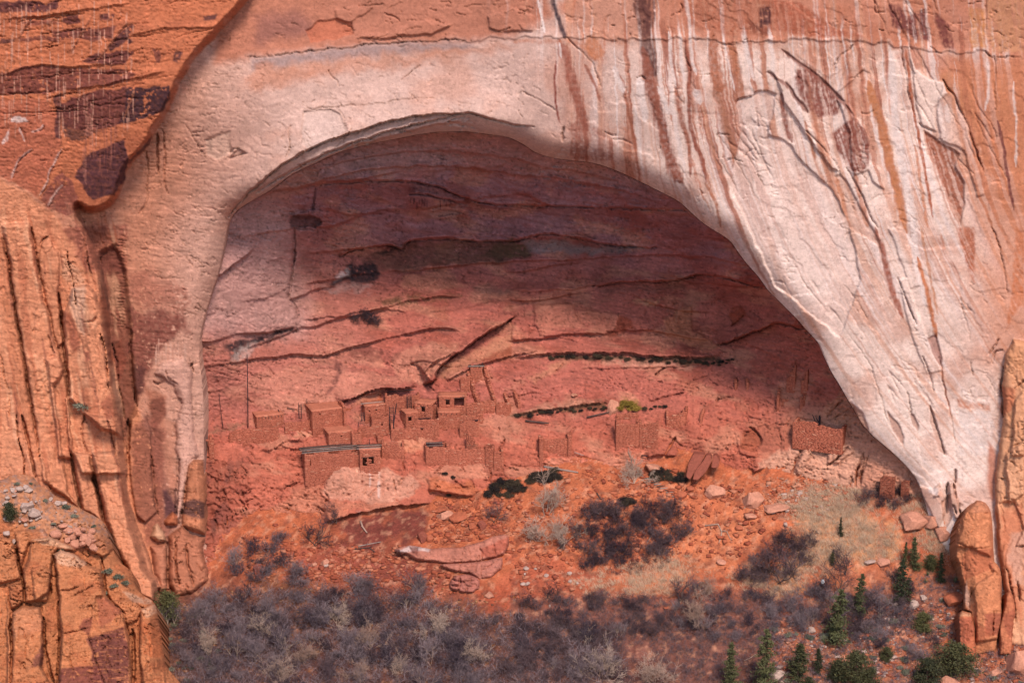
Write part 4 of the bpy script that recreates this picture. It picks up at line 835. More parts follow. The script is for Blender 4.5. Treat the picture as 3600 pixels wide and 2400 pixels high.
for ln, w_, d_ in [
    (T1([(405,1290),(400,1380),(385,1480)]), 5, 1.4), (V1([(262,0),(268,150),(255,280),(240,400),(228,492)]), 4.5, 1.4), (V1([(262,160),(262,240)]), 7, 1.2), (V1([(228,492),(280,540),(300,620)]), 3, .8), (V2([(1515,680),(1560,640),(1600,600)]), 3.5, 1.2), (V2([(430,540),(440,600),(490,660),(545,700)]), 3, .7),
    (V2([(290,1000),(330,970),(360,930)]), 3, .8), (V2([(985,1022),(1020,985),(1052,962)]), 3.4, 1.), (V2([(930,1165),(970,1195),(1060,1165),(1160,1140),(1310,1120)]), 3.4, .9), (V2([(1410,1202),(1440,1178),(1525,1168)]), 4, 1.2), (V2([(1060,1160),(1180,1140)]), 3, .7),
    (V2([(30,1165),(100,1150),(160,1130)]), 3, .9), (V2([(160,1130),(300,1110),(400,1080)]), 2.4, .5), (V2([(405,440),(400,480)]), 3, .8), (V2([(925,560),(920,620),(940,640)]), 2.4, .6), (V2([(1010,640),(1020,700),(1090,720)]), 2.4, .6), (V2([(1130,1430),(1080,1520),(1050,1568)]), 3, 1.),
    (V2([(440,1370),(400,1420),(395,1460)]), 3.4, 1.), (V2([(1550,1040),(1545,1095)]), 4, 1.), (R7([(590,1110),(640,1060),(650,1000)]), 3.4, 1.), (R7([(650,1310),(700,1230),(735,1160)]), 4, 1.2), (R7([(735,1160),(640,1080),(560,1020)]), 2.4, .5),
    (R8([(1325,545),(1380,592),(1422,645),(1412,700)]), 4.5, 1.6), (R8([(2005,880),(2060,850),(2120,790),(2180,722)]), 3.4, 1.2), (R8([(2318,762),(2290,870),(2260,960),(2238,1070)]), 4, 1.4), (R8([(2330,780),(2310,900),(2290,1020)]), 3, 1.), (R8([(1812,650),(1770,760),(1712,880),(1700,960)]), 3.4, 1.1),
    (R8([(2145,310),(2080,370),(1990,480)]), 3.4, 1.), (R8([(2195,380),(2120,430),(2000,490)]), 3, .9), (R8([(590,780),(640,700),(690,635)]), 4.5, 1.3), (R8([(640,640),(800,760)]), 2.6, .7), (R8([(800,760),(830,720),(1000,640)]), 2.6, .6), (R8([(1380,740),(1380,810)]), 3.5, 1.1), (R8([(500,100),(540,60),(585,30)]), 3, 1.), (R8([(830,140),(900,120),(970,100)]), 3, .9),
    (R8([(1580,560),(1600,650),(1590,700)]), 2.6, .6), (R8([(1100,720),(1180,700),(1250,730)]), 2.6, .7), (R6([(1130,1050),(1125,1150),(1140,1270)]), 4, 1.4), (R6([(1225,1290),(1290,1210),(1260,1150)]), 3.4, 1.), (R6([(1230,790),(1300,850),(1330,900)]), 4, 1.), (R6([(1600,1280),(1660,1200),(1680,1150)]), 4, 1.1), (R6([(1890,1110),(1930,1200),(1980,1300)]), 3.4, 1.), (R6([(20,1520),(60,1400),(160,1290)]), 3, .9),
    (R6([(1845,1405),(1900,1450),(1990,1500),(2110,1490)]), 3.4, 1.), (R6([(980,1370),(1000,1420),(1020,1500)]), 2.6, .7), (R6([(1150,1340),(1100,1470)]), 2.6, .7), (R6([(2300,1150),(2340,1300),(2320,1400)]), 4, 1.2), (R6([(1470,100),(1560,180),(1550,240)]), 3, .8), (R6([(1410,92),(1480,85),(1530,30)]), 5, 1.4),
    (R5([(660,960),(700,1000),(900,1030),(980,1005)]), 3, .8), (R5([(640,1080),(720,1060),(790,1095)]), 3, .8), (R5([(890,1140),(1000,1120),(1100,1100)]), 2.6, .7), (R5([(1390,870),(1430,920),(1480,950)]), 2.6, .7), (R5([(1480,850),(1520,910),(1600,940)]), 2.6, .7), (R5([(700,0),(760,130),(880,190),(895,220)]), 3, .7), (R5([(890,0),(1000,60),(1055,140)]), 2.6, .7),
    (R5([(1240,580),(1330,600),(1375,655)]), 3, .9), (V1([(1440,320),(1430,360),(1480,400)]), 3, .8), (V1([(1200,410),(1260,360)]), 3, .8), (X1([(470,230),(460,170),(530,110)]), 2.8, .8), (X1([(950,150),(965,260)]), 2.6, .7), (X1([(1020,150),(980,200)]), 2.6, .7), (X1([(780,280),(860,215),(920,240)]), 3, .8), (X1([(480,250),(500,300),(470,330)]), 4, 1.),
    (X2([(0,80),(200,75),(400,85),(700,80)]), 3, .7), (X2([(200,20),(400,0),(560,30)]), 2.6, .7), (X3([(640,0),(620,100),(600,220)]), 4, 1.4), (X3([(690,0),(650,120),(630,220)]), 3.5, 1.2), (X3([(665,10),(640,110),(615,215)]), 3, 1.), (X3([(490,0),(460,40),(410,70)]), 4, 1.2), (X3([(190,20),(180,90),(160,130)]), 3, 1.), (X3([(570,140),(580,170),(560,210)]), 4, 1.2)]:
    S.crack(ln, w_, d_, w=6)
S.hooks([X1([(-300,200),(300,200),(480,300),(460,450),(60,460),(-200,450)])], 80, 51, (12, 40), (2, 3.6), (.6, 1.4))
S.hooks([[(760,1560),(1130,1580),(1130,1680),(800,1720)], [(1500,1600),(2000,1600),(2000,1660),(1500,1740)], R8([(1200,850),(1900,700),(2200,850),(1700,1000)])], 120, 52, (12, 50), (1.8, 3), (.4, 1.))
S.hooks([[(1700,1300),(2700,1300),(2700,1420),(1700,1420)], [(1800,1000),(2650,1080),(2750,1230),(1900,1180)], [(950,1150),(1500,1100),(1450,1300),(900,1400)]], 150, 53, (14, 70), (1.5, 2.5), (.3, .8), .1)
S.hooks([[(1000,600),(2300,720),(2500,860),(1100,780)]], 50, 54, (20, 80), (1.5, 2.5), (.3, .6), .25)
S.hooks([[(720,1620),(860,1640),(880,1880),(760,1960)]], 50, 55, (12, 50), (2, 4), (.6, 1.5), 1.2)
S.grain(1.15, .17, 1.0)
D_in, X_in, Y_in = S.D.copy(), S.xs.copy(), S.ys.copy()
def alc(px, py):
    """depth of the alcove rock at a photograph position"""
    i = min(max(np.searchsorted(Y_in, py), 1), len(Y_in) - 1); j = min(max(np.searchsorted(X_in, px), 1), len(X_in) - 1)
    return float(D_in[i, j])
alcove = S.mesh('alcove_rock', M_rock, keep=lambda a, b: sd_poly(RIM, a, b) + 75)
del S
# ================================================================== the talus slope and canyon floor
GC = [(561,2090,-13),(730,2044,-10.5),(900,1880,-4),(1140,1835,-1.5),(1385,1790,0.3),(1665,1762,2),(1902,1695,4),(2183,1648,6),(2514,1660,5),(2782,1682,2.5),(3006,1712,0),(3251,1765,-5),(3307,1865,-9),(3380,2080,-17),(3430,2263,-24),(3600,2243,-25),
      (600,2400,-36),(1200,2400,-36),(1800,2400,-36),(2400,2400,-36),(3000,2400,-36),(3700,2420,-34),(1800,2050,-17),(2400,2000,-12.5),(1300,2100,-17.5),(3000,2000,-14),(2200,1850,-6),(2750,1850,-6.5),(900,2150,-19),(2600,2200,-25),(1500,1930,-9)]
gp = np.array([P(a, b, c) for a, b, c in GC])
far = [(-110,-45,-33),(110,-45,-33),(-110,0,-22),(110,0,-16),(-60,25,-2),(0,30,8),(60,30,6),(110,25,0),(-110,25,-8),(0,-60,-38),(-110,-70,-38),(110,-70,-38)]
tg = TPS(np.r_[gp[:, :2], [(a, b) for a, b, c in far]], np.r_[gp[:, 2], [c for a, b, c in far]], lam=1e-5)
def gz(x, y, fine=True):
    x = np.asarray(x, float); y = np.asarray(y, float)
    z = tg(np.clip(x, -115, 115), np.clip(y, -75, 30))
    z = z * ss(-110, -70, y) + -40 * (1 - ss(-110, -70, y))
    if fine:
        z = z + (0.9 * fbm(x, y, 16, oc=3, seed=61) + 0.28 * fbm(x, y, 3.2, oc=3, seed=62) + .12 * fbm(x, y, .9, oc=2, seed=63)) * ss(-120, -60, y) + 6 * fbm(x, y, 220, oc=3, seed=64) * ss(-130, -260, y)
    return z
gxs = np.r_[-2600, -1500, -900, -560, -340, -220, -160, -130, np.arange(-112, 112.1, .40), 130, 160, 220, 340, 560, 900, 1500, 2600]
gys = np.r_[-4000, -2500, -1500, -1000, -700, -500, -380, -300, -240, -190, -150, -125, -100, -85, -70, -60, -52, np.arange(-47, 22, .36), 26, 32]
gx, gy = np.meshgrid(gxs, gys)
gZ = gz(gx, gy)
gu, gv = PX(gx, gy, gZ)
S = Sheet(np.arange(4), np.arange(4)); S.x, S.y = gu.astype(f32), gv.astype(f32)
S.n1 = fbm(S.x, S.y, 60, oc=4, seed=91); S.n2 = fbm(S.x, S.y, 60, oc=4, seed=92); S.det = fbm(S.x, S.y, 14, oc=3, seed=93)
S.box = lambda p, m: np.s_[:]
Xq = lambda p: tt(1800, 1600, p); Xr = lambda p: tt(2700, 1600, p)
soil = alb(200, 108, 72)
S.C = np.zeros(gu.shape + (3,), f32); S.C[:] = soil
S.mix(np.s_[:], .6 * ss(0, .35, fbm(gx, gy, 7, oc=4, seed=65)), alb(176,88,62))
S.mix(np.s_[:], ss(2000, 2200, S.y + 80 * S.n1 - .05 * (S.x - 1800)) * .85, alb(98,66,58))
S.mix(np.s_[:], ss(2700, 3000, S.x + 60 * S.n1) * ss(1900, 2100, S.y) * .75, alb(196,118,84))
for pl, c_, a_ in [
    (X1([(400,440),(700,400),(1240,360),(1240,470),(1130,580),(900,640),(700,700),(560,620),(600,480)]), alb(128,62,52), .95), (X1([(700,700),(1000,640),(1250,760),(1350,900),(1100,960),(800,960),(700,860)]), alb(140,68,56), .85),
    (X1([(230,650),(560,620),(800,700),(900,860),(600,880),(300,760)]), alb(168,84,68), .7), (X1([(1250,330),(1764,280),(1764,420),(1500,540),(1240,600),(1250,450)]), alb(204,112,74), .8),
    (X1([(1540,900),(1764,880),(1764,1060),(1600,1080),(1440,960)]), alb(190,92,62), .9), (X2([(0,280),(400,100),(1000,100),(1500,200),(1764,200),(1764,520),(1500,700),(1200,640),(400,700),(0,740)]), alb(208,116,78), .7),
    (X2([(1180,560),(1760,260),(1764,560),(1560,760),(1300,820),(1080,760)]), alb(214,124,84), .8), (X2([(820,760),(1040,700),(1230,780),(1200,900),(860,960),(780,860)]), alb(206,140,98), .45),
    (X2([(0,700),(360,740),(560,820),(480,960),(240,1000),(0,940)]), alb(190,96,68), .8), (X3([(200,300),(560,340),(900,560),(840,700),(600,720),(420,760),(260,760),(200,900),(0,1000),(0,960),(280,600),(200,440)]), alb(216,166,118), .55),
    (X3([(900,200),(1100,300),(1280,560),(1280,700),(1000,600),(900,400)]), alb(196,116,82), .8), (X3([(1200,1000),(1320,1000),(1330,1290),(1764,1270),(1764,1420),(1400,1360),(1150,1200)]), alb(204,108,70), .9),
    (X3([(0,1300),(200,1200),(420,1160),(420,1260),(200,1320),(60,1480)]), alb(206,116,80), .8), (X3([(780,1200),(1000,1150),(1000,1260),(860,1420),(760,1480)]), alb(208,118,82), .8),
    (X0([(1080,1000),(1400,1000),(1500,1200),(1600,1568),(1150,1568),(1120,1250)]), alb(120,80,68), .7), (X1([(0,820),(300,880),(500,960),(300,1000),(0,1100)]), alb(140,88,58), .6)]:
    S.stain(pl, c_, a_, 34, 90)
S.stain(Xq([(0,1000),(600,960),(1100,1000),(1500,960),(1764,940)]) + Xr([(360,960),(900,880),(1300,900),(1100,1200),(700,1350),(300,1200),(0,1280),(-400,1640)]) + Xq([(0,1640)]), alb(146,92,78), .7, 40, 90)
S.mix(np.s_[:], .5 * ss(.12, .3, fbm(gx, gy, 1.4, oc=3, seed=66)), alb(224,156,122))
S.mix(np.s_[:], .5 * ss(.12, .3, fbm(gx, gy, 1.8, oc=3, seed=67)), alb(120,66,54))
S.C *= (1 + .25 * fbm(gx, gy, .9, oc=3, seed=68) + .2 * fbm(gx, gy, 2.4, oc=3, seed=69))[..., None]
np.clip(S.C, .004, .6, out=S.C)
ny, nx = gx.shape
idx = np.arange(nx * ny).reshape(ny, nx)
Fg = np.stack([idx[:-1, :-1], idx[:-1, 1:], idx[1:, 1:], idx[1:, :-1]], -1).reshape(-1, 4)
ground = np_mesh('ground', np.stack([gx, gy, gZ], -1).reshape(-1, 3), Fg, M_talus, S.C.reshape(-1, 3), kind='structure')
del S
_gi = np.where((gxs >= -112) & (gxs <= 112.15))[0]; _gj = np.where((gys >= -47) & (gys <= 22))[0]
_x0, _dx, _y0, _dy = gxs[_gi[0]], .40, gys[_gj[0]], .36
_Z = gZ[_gj[0]:_gj[-1] + 1, _gi[0]:_gi[-1] + 1]
def zq(x, y):
    """height of the ground from its own grid"""
    fx = np.clip((np.asarray(x, float) - _x0) / _dx, 0, _Z.shape[1] - 1.001); fy = np.clip((np.asarray(y, float) - _y0) / _dy, 0, _Z.shape[0] - 1.001)
    i, j = fy.astype(int), fx.astype(int); a, b = fy - i, fx - j
    return _Z[i, j] * (1 - a) * (1 - b) + _Z[i + 1, j] * a * (1 - b) + _Z[i, j + 1] * (1 - a) * b + _Z[i + 1, j + 1] * a * b
_ys = np.linspace(-46.5, 21.5, 200)
def g_y(px, py):
    px, py = np.atleast_1d(np.asarray(px, float)), np.atleast_1d(np.asarray(py, float)); out = np.empty(len(px))
    for k in range(0, len(px), 2000):
        q = P(px[k:k + 2000, None], py[k:k + 2000, None], _ys[None]); d = q[..., 2] - zq(q[..., 0], q[..., 1])
        c = (d[:, :-1] > 0) & (d[:, 1:] <= 0); i = np.where(c.any(1), c.argmax(1), np.abs(d[:, :-1]).argmin(1)); r = np.arange(len(i))
        t = np.clip(d[r, i] / (d[r, i] - d[r, i + 1] + 1e-9), 0, 1); out[k:k + 2000] = _ys[i] + t * (_ys[1] - _ys[0])
    return out
def g_at(px, py):
    """point of the ground seen at a photograph position"""
    p = P(px, py, g_y(px, py)[0])
    return Vector((float(p[0]), float(p[1]), float(zq(p[0], p[1]))))
def a_at(px, py):
    return Vector(P(px, py, alc(px, py)))
# ================================================================== broken outcrop in front, lower left, and the spire at the right
def T_(p): return tt(0, 1600, p)
OUT = T_([(-400,150),(0,170),(60,140),(150,130),(230,150),(270,200),(350,250),(380,280),(480,330),(560,370),(640,410),(710,460),(735,520),(770,600),(790,680),(830,740),(900,790),(920,850),(940,920),(1000,970),(1050,1000),(1080,1060),(1100,1180),(1120,1300),(1140,1450),(1160,1700),(-400,1900)])
S = Sheet(np.r_[np.linspace(-420, -60, 12), np.arange(-36, 640, 3.2)], np.r_[np.arange(1640, 2440, 3.2), 2480, 2540])
x, y = S.x, S.y
S.D[:] = -23 - 21 * ((y - 1660) / 740.0) - 4 * ss(400, 0, x)
edge = sd_poly(smooth_line(OUT, 2), x, y)
S.D += (5.0 * np.clip(1 - edge / 60, 0, 1) ** 2).astype(f32)
S.D += .8 * fbm(x, y, 120, oc=3, seed=201) + .35 * fbm(x, y, 40, oc=3, seed=202) + .12 * S.det
S.plates(70, 46, 5, .35, 203, rot=-.1); S.hairs(160, 12, .5, 204, rot=-.12, gate=.0); S.hairs(60, 160, .7, 206, gate=.08)
oc = alb(206, 128, 86)
S.C[:] = oc
S.mix(np.s_[:], .6 * ss(0, .3, fbm(x, y, 110, 70, oc=4, seed=207)), alb(186, 104, 68))
terr = ss(20, -30, (y - 1600 - (x * 1.96 * .62 + 380) / 1.96) + 30 * S.n1) * ss(1950, 1850, y)
S.mix(np.s_[:], terr * .8, alb(206, 140, 104))
S.mix(np.s_[:], terr * .7 * ss(.0, .2, fbm(x, y, 16, oc=3, seed=208)), alb(170, 132, 118))
for pl, h, rw in [
    ([(-60,540),(90,570),(120,720),(155,850),(60,870),(-60,900)], 3, 40), ([(100,520),(300,500),(340,580),(200,610),(170,700),(150,820),(118,640)], 2.4, 30), ([(205,590),(330,555),(450,600),(540,660),(400,655),(372,690),(350,850),(352,900),(330,1010),(170,1015),(162,800),(195,700)], 4.5, 46),
    ([(218,775),(290,758),(352,792),(345,950),(240,1005),(222,900)], 3, 24), ([(60,885),(130,868),(168,900),(165,1010),(80,1060),(70,1600),(38,1600),(45,1000)], 4, 30), ([(80,1085),(150,1030),(270,1042),(302,1120),(306,1300),(292,1450),(365,1600),(60,1600),(82,1300)], 5, 44),
    ([(280,1020),(400,980),(410,1240),(400,1600),(340,1600),(310,1300)], 2, 24), ([(370,680),(420,645),(540,690),(610,750),(690,780),(705,850),(722,950),(850,1090),(892,1250),(912,1600),(398,1600),(412,1240),(400,1010),(384,800)], 6.5, 60), ([(660,970),(730,960),(850,1090),(820,1170),(690,1190),(640,1100)], -1.2, 20),
    ([(550,505),(700,480),(742,530),(785,640),(720,700),(600,655),(540,560)], 2.6, 24), ([(750,990),(830,1000),(950,1000),(975,1080),(950,1130),(870,1170),(800,1040)], 2.5, 22), ([(970,1062),(1050,1010),(1086,1080),(1112,1200),(1132,1400),(1142,1600),(980,1600),(950,1380),(958,1150)], 4.5, 36), ([(420,1260),(490,1250),(500,1300),(480,1390),(420,1370)], .8, 14)]:
    S.pillar(T_(pl), h * .8, min(rw * .4, 15), w=8, pw=.7, tilt=.5)
for pl, c_, a_, h_ in [([(600,1260),(850,1180),(892,1350),(880,1580),(650,1580),(620,1330)], alb(122,66,58), .9, .06), ([(420,1470),(700,1440),(720,1600),(400,1600)], alb(132,70,60), .85, .04), ([(560,1120),(640,1120),(620,1250),(540,1180)], alb(142,74,60), .8, 0), ([(660,990),(740,970),(840,1080),(700,1190)], alb(176,98,72), .8, 0),
                    ([(375,680),(430,645),(600,740),(560,780),(400,740)], alb(226,170,136), .8, .03), ([(210,590),(330,555),(520,640),(480,650),(300,610)], alb(222,164,128), .8, .03), ([(850,940),(1040,990),(1040,1030),(900,1000)], alb(222,166,134), .8, .03), ([(980,1060),(1060,1030),(1080,1090),(1000,1120)], alb(224,166,132), .8, .05),
                    ([(230,1400),(300,1280),(305,1440),(210,1460)], alb(132,74,62), .8, .05), ([(80,1060),(270,1040),(300,1200),(90,1250)], alb(212,138,100), .6, .05), ([(960,1150),(1110,1200),(1130,1400),(980,1380)], alb(204,112,70), .7, .03)]:
    S.stain(T_(pl), c_, a_, 4, 12, speck=.08, holes=h_)
for k in range(44):
    a, b = rnd.uniform(320, 440), rnd.uniform(2200, 2400)
    S.streak([(a, b), (a + 15, b + rnd.uniform(-3, 1)), (a + rnd.uniform(20, 50), b + rnd.uniform(-5, 1))], rnd.uniform(1.3, 2.6), alb(196,118,82), .8, w=3)
for ln, w_, d_ in [([(118,640),(130,740),(165,890),(168,1000)], 7, 3), ([(345,880),(350,960)], 6, 2.5), ([(400,1000),(410,1240),(400,1568)], 5, 2.2), ([(615,1250),(650,1390),(720,1568)], 3, 1), ([(490,1260),(480,1380),(500,1480)], 3, .9), ([(300,1120),(310,1300),(350,1500),(380,1568)], 6, 2.5), ([(60,900),(75,1300),(70,1568)], 6, 2.5), ([(915,1200),(925,1400),(915,1568)], 7, 3),
                   ([(845,1080),(870,1180),(900,1260)], 4, 1.6), ([(960,1150),(950,1300),(970,1480)], 4, 1.5), ([(510,960),(640,900)], 3, .8), ([(700,700),(740,960),(860,1090)], 5, 1.6), ([(430,1230),(600,1190)], 3.5, 1.2), ([(420,930),(480,930),(540,900)], 4, 1)]:
    S.crack(T_(ln), w_, d_, w=6)
S.hooks([T_([(330,440),(700,480),(780,640),(720,720),(560,680),(400,560)])], 60, 209, (8, 24), (2, 3.4), (.8, 1.6), 0)
S.hooks([T_([(600,760),(700,800),(710,930),(640,900)]), T_([(380,660),(600,740),(600,790),(400,760)]), T_([(980,1060),(1080,1090),(1100,1250),(970,1250)]), T_([(60,880),(160,880),(160,1040),(60,1060)]), T_([(220,760),(345,800),(340,860),(225,860)]), T_([(850,950),(1040,1000),(960,1060),(850,1010)]), T_([(0,560),(90,580),(110,700),(0,700)])], 110, 210, (14, 34), (2, 3.2), (.6, 1.3), .25)
S.grain(1.1, -.1, 1.0)
outc = S.mesh('rock_outcrop', M_rock, keep=lambda a, b: sd_poly(smooth_line(OUT, 2), a, b), skirt=14.0, drop=.7, kind=None)
O_D, O_X, O_Y = S.D.copy(), S.xs.copy(), S.ys.copy()
def o_at(px, py):
    i = min(max(np.searchsorted(O_Y, py), 1), len(O_Y) - 1); j = min(max(np.searchsorted(O_X, px), 1), len(O_X) - 1)
    return Vector(P(px, py, float(O_D[i, j])))
tag(outc, 'jointed orange sandstone outcrop with a rubble top in the lower left corner', 'outcrop')

def spire(name, poly, base, parts, col, label, stains=(), cracks=(), step=3.2, skirt=7.0, rough=.4):
    p = np.asarray(poly); x0, y0 = p.min(0) - 12; x1, y1 = p.max(0) + 12
    S = Sheet(np.arange(x0, x1, step), np.arange(y0, y1, step))
    x, y = S.x, S.y
    S.D[:] = base[0] + (base[1] - base[0]) * (y - y0) / (y1 - y0)
    poly = [(a + q.uniform(-2, 2), b + q.uniform(-2, 2)) for q in [random.Random(4)] for k in range(len(poly)) for (a, b) in (poly[k], ((poly[k][0] + poly[(k + 1) % len(poly)][0]) / 2 + q.uniform(-3, 3), (poly[k][1] + poly[(k + 1) % len(poly)][1]) / 2 + q.uniform(-3, 3)))]
    e = sd_poly(poly, x, y)
    rw = base[2]
    S.D -= (base[3] * (.22 * np.clip(e / (rw * 1.3), 0, 1) + .78 * ss(-1, 7, e))).astype(f32)
    S.D += rough * (1.6 * np.abs(fbm(x, y, 70, 200, oc=2, seed=221)) + .6 * np.abs(fbm(x, y, 40, 60, oc=3, seed=222)) + .05 * S.det)
    S.plates(90, 70, 5, .5 * rough, 223); S.hairs(60, 200, .8 * rough, 226, gate=.05); S.hairs(120, 14, .4 * rough, 224, rot=-.2)
    S.C[:] = col
    S.mix(np.s_[:], .6 * ss(0, .3, fbm(x, y, 80, 60, oc=4, seed=225)), np.asarray(col) * .82)
    for pl, h, r in parts: S.pillar(pl, h, min(r, 12), w=6, pw=.7)
    for pl, c_, a_ in stains: S.stain(pl, c_, a_, 4, 10, speck=.06)
    for ln, w_, d_ in cracks: S.crack(ln, w_, d_, w=4)
    S.grain(1.0, -.1, .8)
    o = S.mesh(name, M_rock, keep=lambda a, b: sd_poly(poly, a, b), skirt=skirt, drop=.6, kind=None)
    return tag(o, label, 'rock')
X3_ = lambda p: tt(2700, 1600, p)
spire('rock_spire', X3_([(1345,400),(1390,340),(1440,305),(1500,325),(1535,390),(1548,560),(1558,730),(1600,780),(1612,900),(1617,1080),(1592,1250),(1580,1360),(1430,1390),(1400,1360),(1390,1080),(1345,1060),(1345,900),(1320,780),(1290,700),(1285,600),(1305,500)]), (-14, -22, 36, 5.5),
      [(X3_([(1400,900),(1480,850),(1560,800),(1610,840),(1620,1260),(1430,1290),(1430,1060)]), 1.6, 30), (X3_([(1520,740),(1560,730),(1605,780),(1600,830),(1530,790)]), 1.0, 12), (X3_([(1345,400),(1440,305),(1535,390),(1540,700),(1400,640),(1300,640)]), 1.4, 26)],
      alb(222, 140, 98), 'tall free-standing orange sandstone spire split from the cliff at the right edge',
      [(X3_([(1380,640),(1550,640),(1550,780),(1350,860),(1330,740)]), alb(196,108,76), .7), (X3_([(1500,1090),(1615,1080),(1600,1240),(1500,1230)]), alb(172,92,70), .8), (X3_([(1380,350),(1440,305),(1510,330),(1530,390),(1420,400)]), alb(190,124,94), .6), (X3_([(1370,860),(1395,960),(1380,1060),(1350,1000)]), alb(230,176,150), .8), (X3_([(1430,1150),(1560,1230),(1430,1290)]), alb(190,104,74), .7)],
      [(X3_([(1440,880),(1400,960),(1380,1080)]), 3, .8), (X3_([(1555,1070),(1550,1240)]), 3, 1.2), (X3_([(1300,600),(1400,640),(1540,630)]), 2.5, .6), (X3_([(1490,400),(1535,400)]), 4, 1.), (X3_([(1540,500),(1550,720)]), 3, .8), (X3_([(1555,1075),(1615,1070)]), 2.5, .7)])
spire('rock_pinnacle', X3_([(1305,1120),(1335,1070),(1400,1080),(1412,1110),(1430,1200),(1430,1400),(1310,1400)]), (-23, -27, 22, 3.0), [], alb(206, 116, 80), 'short squared orange rock pinnacle at the foot of the tall spire',
      [(X3_([(1310,1130),(1400,1110),(1420,1200),(1400,1300),(1310,1300)]), alb(182,98,74), .6), (X3_([(1330,1075),(1405,1080),(1400,1110),(1320,1110)]), alb(226,160,120), .8)], [(X3_([(1405,1110),(1430,1200),(1425,1300)]), 3, .9)])
spire('rock_pinnacle', X3_([(1592,1240),(1600,1130),(1640,950),(1670,930),(1695,1000),(1700,1080),(1680,1380),(1590,1380)]), (-21, -26, 20, 2.6), [], alb(208, 124, 88), 'narrow leaning orange slab right of the tall spire foot',
      [(X3_([(1620,1100),(1690,1060),(1690,1250),(1650,1260)]), alb(176,94,70), .7)], [])
# ================================================================== the cliff dwelling: stone rooms, walls, poles, ladders
M_stone = rock_mat('masonry', s1=.5, s2=4, amp=.18, bump=.35, bscale=5)
M_mud = rock_mat('mud_plaster', col=tuple(alb(212, 128, 100)), s1=.6, s2=3, amp=.2, bump=.3, bscale=4)
M_wood = rock_mat('weathered_wood', col=tuple(alb(96, 76, 70)), s1=1, s2=6, amp=.35, bump=.3, bscale=9)
M_wood2 = rock_mat('grey_wood', col=tuple(alb(176, 150, 138)), s1=1, s2=6, amp=.3, bump=.3, bscale=9)
rs = np.random.RandomState(3)
BOXF = np.array([[0,1,3,2],[4,6,7,5],[0,4,5,1],[2,3,7,6],[0,2,6,4],[1,5,7,3]])
def box_arr(lo, hi, jit=0.0):
    lo = np.asarray(lo, float); hi = np.asarray(hi, float); n = len(lo)
    c = np.stack([np.stack([np.where(i & 4, hi[:, 0], lo[:, 0]), np.where(i & 2, hi[:, 1], lo[:, 1]), np.where(i & 1, hi[:, 2], lo[:, 2])], -1) for i in range(8)], 1)
    if jit: c = c + (rs.rand(*c.shape) - .5) * jit
    return c.reshape(-1, 3), (BOXF[None] + (np.arange(n) * 8)[:, None, None]).reshape(-1, 4)
STC = [alb(206,118,92), alb(210,121,94), alb(202,114,88), alb(214,126,98), alb(196,109,84), alb(228,152,122)]
def masonry(name, parent, org, ang, L, H, th=.38, holes=(), prof=None, bury=2.2, tone=1.0, course=.15, stuff=True):
    """a coursed stone wall in the parent's frame: org = start of its foot, ang = direction, H = height; holes are (u0,u1,v0,v1)"""
    hf = (lambda u: H) if prof is None else (lambda u: float(np.interp(u / L, [p[0] for p in prof], [p[1] for p in prof])))
    lo, hi, cl = [], [], []
    z = -bury; top = max([hf(L * k / 20) for k in range(21)])
    while z < top:
        ch = course * rs.uniform(.75, 1.25); u = -rs.rand() * .3
        while u < L:
            w = rs.uniform(.35, .95); a, b = max(u, 0), min(u + w - .015, L)
            u += w
            if b - a < .06: continue
            if z + ch * .6 > hf((a + b) / 2) + rs.uniform(-.12, .1): continue
            if any(a < h[1] and b > h[0] and z + ch * .5 > h[2] and z + ch * .5 < h[3] for h in holes):
                for h in holes:
                    if a < h[0] < b and h[0] - a > .1 and h[2] < z + ch * .5 < h[3]: lo.append((a, -th / 2 - .02, z)); hi.append((h[0], th / 2 + .02, z + ch - .02)); cl.append(STC[rs.randint(5)])
                    if a < h[1] < b and b - h[1] > .1 and h[2] < z + ch * .5 < h[3]: lo.append((h[1], -th / 2 - .02, z)); hi.append((b, th / 2 + .02, z + ch - .02)); cl.append(STC[rs.randint(5)])
                continue
            p = rs.uniform(-.003, .03)
            lo.append((a, -th / 2 - p, z)); hi.append((b, th / 2 + rs.uniform(0, .05), z + ch - .015)); cl.append(STC[5] if rs.rand() < .03 else STC[rs.randint(5)])
        z += ch
    # mortar core
    us = sorted(set([0, L] + [h[0] for h in holes] + [h[1] for h in holes] + list(np.arange(.6, L - .3, .6))))
    for a, b in zip(us[:-1], us[1:]):
        m = (a + b) / 2; zs = [(-bury, min(hf(a), hf(m), hf(b)) - .14)]
        for h in holes:
            if h[0] < m < h[1]: zs = [q for z0, z1 in zs for q in ((z0, min(z1, h[2])), (max(z0, h[3]), z1)) if q[1] - q[0] > .01]
        for z0, z1 in zs:
            lo.append((a, -th / 2 + .005, z0)); hi.append((b, th / 2 - .005, z1)); cl.append(alb(192, 108, 84))
    V, F = box_arr(lo, hi, .03)
    c, s = math.cos(ang), math.sin(ang)
    V = np.stack([org[0] + V[:, 0] * c - V[:, 1] * s, org[1] + V[:, 0] * s + V[:, 1] * c, org[2] + V[:, 2]], -1)
    o = np_mesh(name, V, F, M_stone, np.repeat(np.asarray(cl) * tone, 8, 0), parent=parent, smooth=False)
    if stuff: o['kind'] = 'stuff'
    return o
